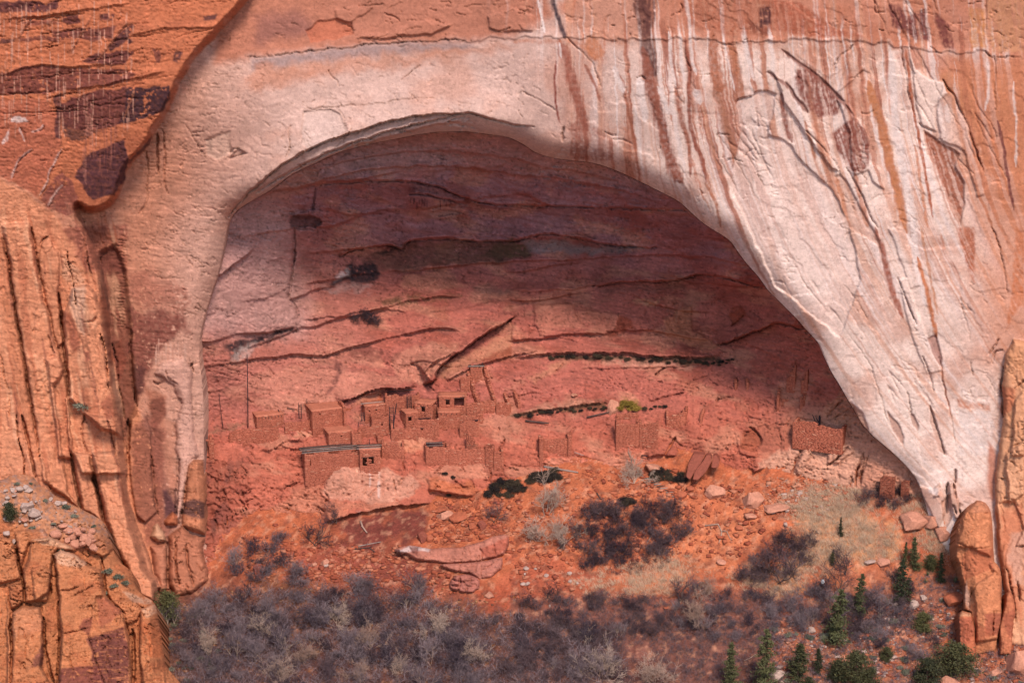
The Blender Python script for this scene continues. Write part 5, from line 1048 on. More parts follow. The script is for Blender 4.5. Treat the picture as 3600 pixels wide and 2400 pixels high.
def tube(pts, rad, n=6):
    V, F = [], []
    pts = [Vector(p) for p in pts]
    for i, p in enumerate(pts):
        d = (pts[min(i + 1, len(pts) - 1)] - pts[max(i - 1, 0)]).normalized()
        a = d.cross(Vector((0, 0, 1)) if abs(d.z) < .9 else Vector((1, 0, 0))).normalized(); b = d.cross(a)
        r = rad[i] if isinstance(rad, (list, tuple)) else rad
        for k in range(n):
            t = 2 * math.pi * k / n
            V.append(p + (a * math.cos(t) + b * math.sin(t)) * r)
    for i in range(len(pts) - 1):
        for k in range(n):
            F.append((i * n + k, i * n + (k + 1) % n, (i + 1) * n + (k + 1) % n, (i + 1) * n + k))
    for e, sgn in ((0, 1), (len(pts) - 1, -1)):
        ctr = len(V); V.append(pts[e])
        for k in range(n):
            q = (e * n + k, e * n + (k + 1) % n)
            F.append((q[1], q[0], ctr, ctr) if sgn > 0 else (q[0], q[1], ctr, ctr))
    return V, F
def tubes(name, specs, mat, parent=None, n=6):
    me = bpy.data.meshes.new(name); V, F = [], []
    for pts, rad in specs:
        v, f = tube(pts, rad, n); k = len(V)
        V += v; F += [tuple(dict.fromkeys(i + k for i in q)) for q in f]
    me.from_pydata([tuple(v) for v in V], [], F); me.materials.append(mat)
    me.polygons.foreach_set('use_smooth', [True] * len(me.polygons)); me.update()
    o = bpy.data.objects.new(name, me); COL.objects.link(o)
    if parent: o.parent = parent
    return o
def pole(name, a, b, r, mat, parent=None, bend=.04):
    a, b = Vector(a), Vector(b); L = (b - a).length
    o = Vector((rnd.uniform(-1, 1), rnd.uniform(-1, 1), rnd.uniform(-1, 1))) * bend * L
    return tubes(name, [([a, a.lerp(b, .35) + o * .6, a.lerp(b, .7) + o * .8, b], [r, r * .95, r * .85, r * .7])], mat, parent)

def room(px, py, W, D, H, yaw, label, roof='earth', front=(), left=(), prof=None, lprof=None, walls='flrb', vigas=0, beams=0, fwd=None, tone=1.0, back=None, name='stone_house', bury=2.2):
    yw = R(yaw)
    Y = alc(px, py) - (0.35 + max(W * math.sin(yw), 0) * .45 if fwd is None else fwd)
    e = empty(name, P(px, py, Y), yw)
    tag(e, label, 'ruin room')
    fw = rf = None
    front = [(a - .12, b + .12, c - .08, d + .14) if b - a > .3 else (a - .04, b + .04, c, d + .05) for a, b, c, d in front]
    left = [(a - .1, b + .1, c - .1, d + .1) for a, b, c, d in left]
    if prof is None and roof is None: prof = [(k / 8, H * (1 + rs.uniform(-.09, .05))) for k in range(9)]
    if 'f' in walls: fw = masonry('front_wall', e, (0, 0, 0), 0, W, H, holes=front, prof=prof, tone=tone, bury=bury)
    if 'l' in walls: masonry('side_wall', e, (.19, .2, 0), math.pi / 2, D - .2, H, holes=left, prof=lprof, tone=tone, bury=bury)
    if 'r' in walls: masonry('side_wall', e, (W - .19, .2, 0), math.pi / 2, D - .2, H, prof=lprof, tone=tone * .97, bury=bury)
    if 'b' in walls: masonry('back_wall', e, (.2, D, 0), 0, W - .4, back or H, tone=tone)
    if roof == 'earth':
        n = 7; g = np.linspace(0, 1, n); a, b = np.meshgrid(g, g)
        zt = H + .10 + .07 * rs.rand(n, n)
        V = np.stack([a * (W + .24) - .12, b * (D + .24) - .12, zt], -1).reshape(-1, 3)
        idx = np.arange(n * n).reshape(n, n); F = np.stack([idx[:-1, :-1], idx[:-1, 1:], idx[1:, 1:], idx[1:, :-1]], -1).reshape(-1, 4)
        V2 = V.copy(); V2[:, 2] = H - .12
        m = n * n; rim = list(idx[0]) + list(idx[1:, -1]) + list(idx[-1, -2::-1]) + list(idx[-2:0:-1, 0])
        side = np.array([(rim[k], rim[k] + m, rim[(k + 1) % len(rim)] + m, rim[(k + 1) % len(rim)]) for k in range(len(rim))])
        rf = np_mesh('roof', np.r_[V, V2], np.r_[F, F[:, ::-1] + m, side], M_mud, parent=e, smooth=False)
    for k in range(vigas):
        u = W * (k + .6) / (vigas + .2)
        pole('roof_beam', (u, .3, H - .22), (u, -.4 - rnd.uniform(0, .2), H - .24), .085, M_wood, rf or e, .01)
    for k in range(beams):
        v = D * (k + .4) / beams
        pole('roof_pole', (-.3 - rnd.uniform(0, .3), v, H + .08 + rnd.uniform(0, .15)), (W + rnd.uniform(.1, .5), v + rnd.uniform(-.3, .3), H + .1 + rnd.uniform(0, .2)), rnd.uniform(.07, .12), M_wood if k % 3 else M_wood2, e, .012)
    for h in front:
        if h[1] - h[0] > .35: pole('lintel', (h[0] - .2, -.21, h[3] + .05), (h[1] + .2, -.21, h[3] + .05), .05, M_wood, fw or e, .0)
    return e
def px5(x, y): return 680 + x / 3.733, 1280 + y / 3.733
def px6(x, y): return 1130 + x / 3.92, 1330 + y / 3.92
def px7(x, y): return 1580 + x / 3.733, 1230 + y / 3.733
def px8(x, y): return 2100 + x / 2.476, 1280 + y / 2.476

room(*px5(832, 812), 5.0, 3.6, 1.8, 20, 'low flat-roofed stone room nearest the tall dark pole, far left of the ruin', vigas=8)
room(*px5(470, 950), 9.0, .9, 1.5, 6, 'long low stone retaining wall under the leftmost flat-roofed room', roof=None, walls='f', fwd=.5, name='masonry_terrace', prof=[(0,.8),(.2,1.3),(.6,1.5),(1,1.6)])
room(*px5(1562, 830), 6.3, 4.6, 3.1, 20, 'large flat-roofed stone room with a small dark doorway in its left side wall', left=[(1.6, 2.3, 1.2, 2.5)], front=[(1.3, 1.55, 2.2, 2.45)])
room(*px5(1200, 840), 4.6, 1.2, 1.2, 14, 'low terrace wall joining the two leftmost flat-roofed rooms', roof=None, walls='f', name='masonry_terrace')
room(*px6(322, 660), 3.0, 3.8, 4.0, 22, 'roofless tall room with a high dark left wall, between two flat roofs', roof=None, walls='lb', back=2.2, lprof=[(0,2.6),(.3,4.0),(.75,4.1),(1,3.6)])
room(*px5(1775, 1048), 4.5, 3.8, 2.1, 20, 'small flat-roofed room with a tall doorway in its shaded left side', left=[(1.5, 2.1, .3, 1.6)], front=[(2.25, 2.5, 1.1, 1.4)], tone=1.04)
room(*px6(425, 925), 1.7, 2.0, 2.4, 14, 'narrow plastered annex right of the small room with the tall side doorway', walls='flr', roof=None, tone=1.1)
room(*px5(1465, 1470), 10.2, 3.6, 4.2, 12, 'long bottom-row room roofed with a raft of bare grey poles', roof=None, beams=9, front=[(.95, 1.08, 2.0, 2.9)], tone=1.0)
room(*px6(530, 1215), 3.7, 2.6, 3.2, 6, 'open-fronted lower room with short poles on top and a stone corner post', beams=5, front=[(.6, 1.2, .2, 1.6), (1.7, 2.4, .6, 1.7)], tone=1.02)
room(*px6(600, 545), 3.8, 2.2, 2.3, 16, 'upper room with two round vent holes and broken poles along its top', front=[(.75, .98, 1.15, 1.4), (2.0, 2.24, 1.2, 1.45)], beams=1, prof=[(0,2.2),(.5,2.4),(1,2.5)])
room(*px6(700, 735), 3.5, 2.4, 2.7, 12, 'stepped stone room left of the leaning pole and tall ladder', roof=None, front=[(1.7, 1.95, 1.1, 1.4)], prof=[(0,2.3),(.45,2.5),(.5,2.9),(1,3.0)])
room(*px6(1165, 660), 2.4, 2.8, 2.5, 22, 'little flat-roofed house with one square window and a plastered left side', front=[(.5, .98, 1.0, 1.65)], tone=1.04)
room(*px6(1285, 550), 3.4, 2.6, 3.0, -16, 'tallest house of the cluster with a square dark window high in its front', front=[(1.45, 1.95, 1.55, 2.3), (1.9, 2.1, .55, .75)], prof=[(0,2.9),(.5,3.1),(1,3.2)], lprof=[(0,3.1),(.4,2.9),(1,2.0)])
room(*px6(960, 795), 8.8, 2.0, 2.3, 5, 'broad lower front wall beneath the two windowed houses', roof=None, walls='flr', front=[(1.3, 1.5, 1.4, 1.65), (5.5, 5.8, 1.0, 1.35), (7.3, 7.42, 1.4, 1.55)], prof=[(0,1.1),(.4,1.5),(.5,2.9),(.73,2.9),(.75,3.0),(1,3.2)])
room(*px6(880, 440), 6.3, 1.8, 2.9, 4, 'high back wall with a long pole laid along its top under the rock overhang', roof=None, walls='flr', tone=.98)
room(*px6(1622, 480), 5.0, 2.6, 3.2, 2, 'upper right house with one square window and a broken-out opening beside it', front=[(1.35, 1.85, 1.75, 2.5), (2.9, 4.5, 1.5, 2.8)], prof=[(0,3.3),(.5,3.3),(.52,3.1),(.92,3.1),(.94,3.9),(1,4.0)])
room(*px6(1612, 640), 3.9, 3.0, 2.4, 4, 'flat-roofed room below and right of the tallest house', vigas=4)
room(*px6(1905, 600), 4.3, 1.5, 1.3, 6, 'low broken wall with charred beams right of the flat-roofed room', roof=None, walls='f', prof=[(0,1.1),(.6,1.3),(1,1.5)])
room(*px6(1438, 1138), 4.3, 2.6, 2.6, 8, 'bottom-row room with a panel of pale poles standing over its roof', roof=None, front=[(2.0, 2.2, 1.6, 1.8)], tone=1.06)
room(*px6(1752, 1150), 7.0, 2.0, 2.5, 3, 'smooth pale front wall at the right end of the bottom row', roof=None, walls='flr', tone=1.1)
room(*px7(470, 1450), 1.5, 1.8, 2.5, -6, 'small shaded stone tower just right of the pale bottom-row wall', roof=None, tone=.92)
room(*px7(580, 1500), 1.8, 2.0, 2.6, 8, 'stepped stub wall at the far right end of the bottom row', roof=None, walls='fr', prof=[(0,2.6),(.6,2.4),(.7,1.7),(1,1.2)])
room(*px6(830, 1058), 4.1, 1.6, 2.4, 2, 'rough middle wall stepping down beside the pole-roofed rooms', roof=None, walls='flr', prof=[(0,1.8),(.3,2.2),(.7,2.6),(.72,1.8),(1,1.4)])
room(*px6(520, 760), 2.6, 1.2, 1.5, 8, 'short terrace wall under the roofless tall room', roof=None, walls='f')
room(*px6(780, 920), 1.0, 1.6, 1.7, 16, 'small ruined corner with two posts above the middle wall', roof=None, walls='fl')
room(*px6(2000, 940), 2.4, 2.4, 2.6, -28, 'triangular wall stump sloping down to the right end of the bottom row', roof=None, walls='f', prof=[(0,3.0),(.2,2.8),(1,.4)])
room(*px6(1905, 760), 3.6, 1.6, 2.6, 4, 'broken rubble-faced wall below the charred beams', roof=None, walls='f', prof=[(0,1.6),(.25,2.4),(.6,2.6),(.8,2.2),(1,1.8)])

def stub(a, b, hts, label, th=.45, fwd=.2, lean=0):
    """a free wall that climbs the bedrock between two photograph positions"""
    (ax, ay), (bx, by) = a, b
    A = a_at(ax, ay) - Vector((0, fwd, 0)); B = a_at(bx, by) - Vector((0, fwd, 0))
    e = tag(empty('masonry_stub', A), label, 'ruined wall')
    d = B - A; L = math.hypot(d.x, d.y); ang = math.atan2(d.y, d.x)
    n = len(hts)
    prof = [(i / (n - 1), d.z * i / (n - 1) + hts[i]) for i in range(n)]
    masonry('wall', e, (0, 0, 0), ang, max(L, .5), 1, th=th, prof=prof, bury=.8)
    return e
stub(px7(395, 765), px7(245, 330), [1.3,1.0,.8,1.0,.9,.9], 'long stepped wall climbing the bedrock, left one of the pair')
stub(px7(603, 752), px7(455, 262), [1.4,1.1,.9,1.0,1.1,1.3], 'long stepped wall climbing the bedrock, right one of the pair')
stub(px7(795, 800), px7(722, 590), [1.2,1.0,.9,.7], 'short climbing wall right of the long stepped pair')
stub(px7(916, 752), px7(850, 565), [1.0,.9,.9,.6], 'last short climbing wall before the open bedrock')
room(*px7(222, 828), 3.2, .8, 2.0, 3, 'front wall closing the gap left of the stepped climbing walls', roof=None, walls='f')
room(*px7(395, 765), 2.9, .8, 1.4, 2, 'front wall between the feet of the two stepped climbing walls', roof=None, walls='f')
room(*px7(612, 800), 2.5, .8, 1.6, 3, 'rough front wall at the foot of the short climbing wall', roof=None, walls='f', prof=[(0,1.0),(.3,1.7),(1,1.6)])
room(*px7(275, 330), 2.2, 1.6, 1.5, 6, 'topmost perched room with poles across it, at the head of the stepped walls', roof=None, beams=4)
room(*px7(145, 450), 1.8, 1.0, 1.4, 0, 'small patch of coursed wall left of the topmost perched room', roof=None, walls='f')
room(*px7(1178, 1400), .75, 2.2, 3.4, 4, 'left stone pier of the square bay in the right ruins', roof=None, prof=[(0,3.2),(.5,3.4),(1,2.9)])
room(*px7(1552, 1388), .7, 2.4, 3.8, 4, 'right stone pier of the square bay in the right ruins', roof=None, prof=[(0,3.6),(1,3.9)])
room(*px7(1230, 1345), 4.6, .8, 2.7, 2, 'recessed wall between the two stone piers of the square bay', roof=None, walls='f', fwd=-.6)
room(*px8(160, 700), 4.2, 2.0, 4.2, 3, 'coursed tower wall behind the bare white sapling', roof=None, walls='flr', prof=[(0,5.6),(.06,5.6),(.1,4.1),(.8,4.0),(.95,3.8),(1,5.2)])
room(*px8(362, 690), 3.5, 2.4, 3.9, -4, 'rounded tower wall with a lintel groove near its top', roof=None, walls='flr', prof=[(0,4.8),(.06,4.7),(.1,3.8),(.9,4.0),(1,3.4)], tone=.95)
room(*px8(165, 500), 4.0, .8, 1.6, 2, 'upper back wall with a row of small sockets above the tower', roof=None, walls='f', fwd=-.4)
room(*px8(600, 498), 3.4, 1.6, 1.8, 2, 'low square enclosure on the bare bedrock, open to the right', roof=None, walls='flr', prof=[(0,1.0),(.5,1.3),(1,1.7)])
stub(px8(760, 495), px8(778, 375), [1.0,.9,.6], 'thin wall end right of the low square enclosure')
stub(px8(898, 500), px8(925, 400), [1.1,.9,.5], 'lone thin wall end out on the bare bedrock')
stub(px8(1205, 197), px8(1200, 145), [.9,.8,.5], 'left of two tiny wall stubs high on the slope')
stub(px8(1306, 208), px8(1300, 140), [.9,.9,.5], 'right of two tiny wall stubs high on the slope')
stub(px8(1645, 200), px8(1728, 25), [1.3,1.2,1.0,.7], 'leaning upper wall stub with a dark shadow, left of the far right pair')
stub(px8(1775, 215), px8(1835, 60), [1.1,1.0,.9,.5], 'leaning upper wall stub, right of the far right pair')
stub(px8(1568, 395), px8(1580, 255), [2.0,1.8,1.5], 'dark upright wall end left of the high square bay')
stub(px8(1760, 380), px8(1805, 290), [1.3,1.2,.8], 'ragged wall end right of the high square bay')
room(*px8(1605, 370), 3.9, .8, 1.5, 0, 'back wall of the high square bay under a rubble slope', roof=None, walls='f', fwd=-.3, prof=[(0,1.6),(.6,1.5),(1,1.1)])
room(*px8(1700, 610), 9.3, 3.0, 2.4, -24, 'large sloping stone house at the right end of the alcove', roof=None, fwd=1.6, walls='flr', prof=[(0,2.4),(.45,2.9),(.5,2.4),(1,2.2)], tone=1.05, bury=2.6)
for i, (qx, qy, w, h, lb) in enumerate([(3093,1708,2.7,2.1,'brown masonry remnant at the foot of the pale cliff, left of two'), (3167,1714,1.5,1.6,'brown masonry remnant at the foot of the pale cliff, right of two')]):
    q = P(qx, qy, alc(qx, qy) - 1.2); e = tag(empty('masonry_stub', q), lb, 'ruined wall')
    masonry('wall', e, (0, 0, 0), R(-12), w, h, th=.5, tone=.62, prof=[(0,h * .7),(.4,h),(1,h * .9)])
# the doorway beside the left jamb of the arch
e = tag(empty('masonry_doorway', P(712, 1604, 5.2)), 'stone-edged dark doorway beside the left foot of the arch', 'ruined wall')
masonry('wall', e, (0, 0, 0), R(8), 2.1, 3.4, holes=[(.25, 1.2, -.4, 2.9)], prof=[(0,3.3),(1,3.1)], bury=1.5)
masonry('side_wall', e, (1.6, .2, 0), R(98), 3.0, 3.2, bury=1.5)

# poles, logs, ladders
def lone_pole(a, b, r, label, mat=None, lift=.35, cat='pole', name='wooden_pole', depth=alc):
    A = Vector(P(a[0], a[1], depth(*a) - lift)); B = Vector(P(b[0], b[1], depth(*b) - lift))
    o = pole(name, Vector((0, 0, 0)), B - A, r, mat or M_wood, None, .01); o.location = A
    return tag(o, label, cat)
Yp = alc(870, 1500) - .4
A = Vector(P(872, 1502, Yp)); o = pole('wooden_pole', (0, 0, 0), Vector(P(868.5, 1246, Yp + .8)) - A, .10, rock_mat('dark_wood', col=tuple(alb(48, 40, 48)), amp=.2, bump=0), None, .004); o.location = A
M_dark = o.data.materials[0]
tag(o, 'very tall thin dark pole standing against the left alcove wall', 'pole')
Yp = alc(783, 1500) - .3; A = Vector(P(784, 1501, Yp)); o = pole('wooden_pole', (0, 0, 0), Vector(P(770, 1380, Yp + .5)) - A, .06, M_dark, None, .02); o.location = A
tag(o, 'thin dark pole leaning left of the very tall pole', 'pole')
lone_pole(px7(995, 927), px7(1306, 962), .16, 'single grey log lying on bare bedrock below the brush ledge', M_wood, cat='log', name='log')
lone_pole(px7(1800, 882), px7(2096, 816), .14, 'slanting dark log above the tower wall', M_wood, cat='log', name='log')
lone_pole(px8(385, 794), px8(436, 796), .14, 'short dark log end below the tower wall', M_dark, cat='log', name='log')
lone_pole(px6(890, 190), px6(1285, 152), .12, 'long dark pole under the overhang above the back wall', M_wood, .9)
lone_pole(px6(1940, 610), px6(2160, 572), .16, 'charred beam lying across the low broken wall', M_dark, .9, cat='beam', name='beam')
lone_pole(px6(1335, 555), px6(1505, 548), .10, 'dark beam along the foot of the tallest house', M_dark, 1.4, cat='beam', name='beam')
lone_pole(px6(985, 690), px6(1040, 330), .09, 'long curved pole leaning beside the tall ladder', M_dark, 1.6)
lone_pole(px6(665, 960), px6(664, 835), .06, 'thin upright stick above the open-fronted lower room', M_dark, .8)
lone_pole(px6(530, 725), px6(505, 590), .07, 'slightly bent stick standing on the terrace of the annex', M_dark, .9)
lone_pole(px6(695, 620), px6(697, 475), .09, 'dark upright post left of the stepped stone room', M_dark, .9)
lone_pole(px5(1490, 545), px5(1488, 450), .05, 'thin stick on the roof of the large flat-roofed room', M_dark, .5)
lone_pole(px5(1925, 590), px5(1890, 520), .08, 'leaning stub of pole at the right end of the large flat roof', M_dark, .5)
lone_pole(px5(1140, 650), px5(1110, 590), .09, 'leaning stub of pole on the roof nearest the tall dark pole', M_dark, .6)
lone_pole(px6(250, 430), px6(222, 350), .08, 'forked stick on the flat roof before the roofless tall room', M_dark, .5)
lone_pole(px7(1640, 1340), px7(1765, 1382), .08, 'pale stick lying right of the square bay', M_wood2, .4)
lone_pole(px5(1230, 575), px5(1330, 600), .09, 'dark bent branch behind the second terrace', M_wood, .5)
def ladder(px, py, H, W, label, lean=.12, rungs=9, lift=1.2):
    Y = alc(px, py) - lift
    e = tag(empty('ladder', P(px, py, Y), R(10)), label, 'ladder')
    for s in (-1, 1): pole('rail', (s * W / 2, 0, 0), (s * W / 2 * .9, H * lean, H + rnd.uniform(0, .5)), .07, M_dark, e, .01)
    for k in range(rungs):
        z = H * (k + .6) / rungs
        pole('rung', (-W / 2 - .08, z * lean, z), (W / 2 + .08, z * lean, z + rnd.uniform(-.05, .05)), .05, M_wood, e, .01)
    return e
ladder(*px6(972, 695), 4.0, .75, 'tall dark ladder in the notch left of the little windowed house', rungs=11)
ladder(*px5(1403, 712), 2.6, .5, 'slim ladder at the doorway end of the large flat-roofed room', rungs=8)
ladder(*px6(570, 588), 1.6, .6, 'short pale ladder inside the roofless tall room', rungs=5)
ladder(*px6(1212, 412), 2.3, .8, 'ladder against the back wall left of the tallest house', rungs=7)
# pole panel above the bottom-row room, poles at the sloping house
e = tag(empty('pole_screen', P(*px6(1436, 945), alc(*px6(1436, 945)) - 1.0)), 'panel of pale horizontal poles above the bottom-row room', 'pole panel')
for k in range(7):
    z = .1 + k * .13
    pole('pole', (0 + rnd.uniform(-.1, .1), 0, z), (3.2 + rnd.uniform(-.2, .2), 0, z + .12), .06, M_wood2 if k in (1, 5) else M_dark, e, .006)
pole('post', (2.9, .1, -.3), (2.8, .1, 1.4), .06, M_dark, e, .01)
e = tag(empty('pole_bundle', P(*px8(1915, 530), alc(*px8(1915, 530)) - .8)), 'bundle of dark upright posts behind the sloping stone house', 'posts')
for k in range(7): pole('post', (rnd.uniform(-.8, .8), rnd.uniform(-.2, .3), -.3), (rnd.uniform(-.9, .9), .3, rnd.uniform(1.2, 1.9)), .11, M_dark, e, .02)
# ================================================================== plants
def leaf_mat(name, c, c2, rough=.8):
    m, nt, b = new_mat(name); L = nt.links.new
    b.inputs['Roughness'].default_value = rough
    oi = nt.nodes.new('ShaderNodeObjectInfo'); tc = nt.nodes.new('ShaderNodeTexCoord')
    n = nt.nodes.new('ShaderNodeTexNoise'); n.inputs['Scale'].default_value = 2.2; n.inputs['Detail'].default_value = 3
    L(tc.outputs['Object'], n.inputs['Vector'])
    ad = nt.nodes.new('ShaderNodeMath'); ad.operation = 'ADD'
    ms = nt.nodes.new('ShaderNodeMath'); ms.operation = 'MULTIPLY_ADD'; ms.inputs[1].default_value = .5; ms.inputs[2].default_value = -.25
    L(oi.outputs['Random'], ms.inputs[0]); L(ms.outputs[0], ad.inputs[0]); L(n.outputs['Fac'], ad.inputs[1])
    mr = nt.nodes.new('ShaderNodeMapRange'); mr.inputs['From Min'].default_value = .3; mr.inputs['From Max'].default_value = .7
    L(ad.outputs[0], mr.inputs['Value'])
    mx = nt.nodes.new('ShaderNodeMix'); mx.data_type = 'RGBA'
    mx.inputs['A'].default_value = (*c, 1); mx.inputs['B'].default_value = (*c2, 1)
    L(mr.outputs['Result'], mx.inputs['Factor']); L(mx.outputs['Result'], b.inputs['Base Color'])
    return m
A_ = lambda *c: tuple(float(v) for v in alb(*c))
M_twig = leaf_mat('grey_twigs', A_(84, 68, 78), A_(176, 150, 150))
M_twigd = leaf_mat('dark_twigs', A_(78, 60, 68), A_(132, 104, 104))
M_pale = leaf_mat('pale_branches', A_(224, 190, 168), A_(196, 156, 136))
M_bark = leaf_mat('bark', A_(96, 72, 66), A_(126, 96, 84))
M_con = leaf_mat('juniper_needles', A_(66, 68, 48), A_(112, 106, 66))
M_cond = leaf_mat('fir_needles', A_(64, 70, 50), A_(110, 108, 70))
M_brush = leaf_mat('dark_brush_leaves', A_(50, 42, 42), A_(96, 80, 62))
M_olive = leaf_mat('olive_leaves', A_(150, 124, 52), A_(184, 150, 70))
M_sage = leaf_mat('sage_leaves', A_(112, 112, 92), A_(168, 160, 136))
M_yuc = leaf_mat('yucca_leaves', A_(118, 122, 92), A_(164, 160, 122))
M_straw = leaf_mat('dry_grass', A_(255, 218, 184), A_(252, 198, 158))
nr = np.random.RandomState(17)
def unit(v): return v / (np.linalg.norm(v, axis=-1, keepdims=True) + 1e-9)
def seg_mesh(name, A, B, ra, rb, mat, parent=None):
    d = unit(B - A); h = np.where(np.abs(d[:, 2:3]) < .9, [[0, 0, 1.0]], [[1.0, 0, 0]])
    u = unit(np.cross(d, h)); v = np.cross(d, u); n = len(A); V = np.zeros((n, 6, 3))
    for k in range(3):
        t = 2 * math.pi * k / 3; o = u * math.cos(t) + v * math.sin(t)
        V[:, k] = A + o * ra[:, None]; V[:, 3 + k] = B + o * rb[:, None]
    F = np.array([[0, 1, 4, 3], [1, 2, 5, 4], [2, 0, 3, 5]])[None] + (np.arange(n) * 6)[:, None, None]
    return np_mesh(name, V.reshape(-1, 3), F.reshape(-1, 4), mat, parent=parent)
def branches(H, n0, levels, spread, upw, kids, lenf=.62, r0=.06, wig=.25, start=None):
    """[(A,B,ra,rb) per level] of a branching bare plant"""
    if start is None:
        az = nr.rand(n0) * 6.283; sp = spread * np.sqrt(nr.rand(n0))
        d = np.stack([np.cos(az) * sp, np.sin(az) * sp, np.ones(n0)], -1); d = unit(d)
        p = np.stack([np.cos(az) * .12 * H * nr.rand(n0), np.sin(az) * .12 * H * nr.rand(n0), np.zeros(n0)], -1)
        L = H * .55 * (.7 + .6 * nr.rand(n0)); r = np.full(n0, r0)
    else: p, d, L, r = start
    out = []
    for lv in range(levels):
        As, Bs, Ra, Rb = [], [], [], []; pts = [p]; q = p; dd = d
        ns = 3 if lv < 2 else 2
        for s in range(ns):
            dd = unit(dd + wig * nr.randn(len(q), 3) + np.array([0, 0, upw * .25]))
            e = q + dd * (L / ns)[:, None]
            As.append(q); Bs.append(e); Ra.append(r * (1 - .5 * s / ns)); Rb.append(r * (1 - .5 * (s + 1) / ns)); q = e; pts.append(e)
        out.append((np.concatenate(As), np.concatenate(Bs), np.concatenate(Ra), np.concatenate(Rb)))
        if lv == levels - 1: break
        k = kids[lv] if isinstance(kids, (list, tuple)) else kids
        i = np.repeat(np.arange(len(p)), k); t = .25 + .75 * nr.rand(len(i)); f = t * ns; j = np.minimum(f.astype(int), ns - 1); fr = (f - j)[:, None]
        P_ = np.stack(pts, 0); base = P_[j, i] * (1 - fr) + P_[j + 1, i] * fr
        nd = unit(unit(P_[j + 1, i] - P_[j, i]) + .85 * unit(nr.randn(len(i), 3)) + np.array([0, 0, upw]))
        L = L[i] * lenf * (.6 + .7 * nr.rand(len(i))); r = np.maximum(r[i] * .55, .008); p, d = base, nd
    return out
def bare(name, H, n0, levels, spread, upw, kids, mat_s, mat_t, r0=.06, lenf=.62, wig=.25, rmin=.012):
    e = empty(name)
    b = branches(H, n0, levels, spread, upw, kids, lenf, r0, wig)
    cat = lambda L: [np.concatenate([q[i] for q in L]) for i in range(4)]
    A, B, ra, rb = cat(b[:2]); seg_mesh('stem', A, B, ra, rb, mat_s, e)['kind'] = 'stuff'
    A, B, ra, rb = cat(b[2:]); seg_mesh('twigs', A, B, np.maximum(ra, rmin), np.maximum(rb, rmin * .7), mat_t, e)['kind'] = 'stuff'
    return e
def quads(name, C, size, mat, parent=None, up=.0, asp=.5):
    n = len(C); a = unit(nr.randn(n, 3) + np.array([0, 0, up])); b = unit(np.cross(a, nr.randn(n, 3)))
    s = (size * (.6 + .8 * nr.rand(n)))[:, None]
    V = np.stack([C - a * s, C + b * s * asp, C + a * s, C - b * s * asp], 1)
    F = np.arange(n * 4).reshape(n, 4)
    o = np_mesh(name, V.reshape(-1, 3), F, mat, parent=parent, smooth=False); return o
def conifer(name, H, rad, mat, n=5200, low=.04, fir=True):
    e = empty(name)
    tubes('trunk', [([(0, 0, -.4), (0, 0, H * .4), (.05, 0, H * .75), (0, .03, H * .97)], [.16, .12, .06, .015])], M_bark, e)
    nb = 110 if fir else 70
    C, As, Bs = [], [], []
    for k in range(nb):
        t = low + (1 - low) * (k + nr.rand()) / nb; z = H * t; az = nr.rand() * 6.283
        R_ = rad * ((1 - t) ** .6 * (.2 + 1.0 * nr.rand() ** 1.3) if fir else (math.sin(math.pi * min(t * .9 + .12, 1)) ** .6) * (.45 + .6 * nr.rand())) + .05
        d = np.array([math.cos(az), math.sin(az), -.12 if fir else .45 * t]); a = np.array([0, 0, z]); b = a + d * R_
        As.append(a); Bs.append(b)
        m = int(n / nb * (.35 + R_ / rad)); tt_ = .25 + .78 * nr.rand(m) ** .7
        w = (.10 + .22 * R_ / rad) * rad * .55
        C.append(a + (b - a) * tt_[:, None] + nr.randn(m, 3) * np.array([w, w, w * (.4 if fir else .8)]))
    A, B = np.array(As), np.array(Bs)
    seg_mesh('branches', A, B, np.full(len(A), .025), np.full(len(A), .008), M_bark, e)['kind'] = 'stuff'
    quads('crown', np.concatenate(C), .11, mat, e, up=.2)['kind'] = 'stuff'
    return e
def bush(name, H, W, mat, n=2600, size=.10, stems=7):
    e = empty(name)
    b = branches(H * .9, stems, 3, 1.2, .25, 4, .6, .03)
    cat = [np.concatenate([q[i] for q in b]) for i in range(4)]
    seg_mesh('stem', *cat, M_bark, e)['kind'] = 'stuff'
    k = max(8, int(n / 120)); az = nr.rand(k) * 6.283; rr = W * .5 * np.sqrt(nr.rand(k)); zc = H * (.25 + .6 * nr.rand(k)) * (1 - .5 * (rr / (W * .5)) ** 2)
    ctr = np.stack([np.cos(az) * rr, np.sin(az) * rr, zc], -1)
    C = ctr[nr.randint(k, size=n)] + nr.randn(n, 3) * np.array([W * .12, W * .12, H * .11])
    C[:, 2] = np.maximum(C[:, 2], .05)
    quads('leaves', C, size, mat, e, up=.3)['kind'] = 'stuff'
    return e
def copy_thing(src, loc, rz, sc, label, cat=None, group=None):
    o = src.copy(); COL.objects.link(o); o.location = loc; o.rotation_euler = (0, 0, rz); o.scale = (sc, sc, sc) if not isinstance(sc, tuple) else sc
    o['label'] = label; o['category'] = cat
    if group: o['group'] = group
    elif 'group' in o: del o['group']
    for ch in src.children:
        c = ch.copy(); COL.objects.link(c); c.parent = o
    return o
class Proto:
    """first use places the prototype itself, later uses are copies of it and its parts"""
    def __init__(s, objs): s.objs = objs; s.used = [False] * len(objs); s.k = 0
    def put(s, loc, label, cat, group=None, sc=1.0, rz=None, k=None):
        k = s.k % len(s.objs) if k is None else k; s.k += 1
        rz = rnd.uniform(0, 6.283) if rz is None else rz
        if s.used[k]: return copy_thing(s.objs[k], loc, rz, sc, label, cat, group)
        s.used[k] = True; o = s.objs[k]; o.location = loc; o.rotation_euler = (0, 0, rz); o.scale = (sc, sc, sc) if not isinstance(sc, tuple) else sc
        return tag(o, label, cat, group)
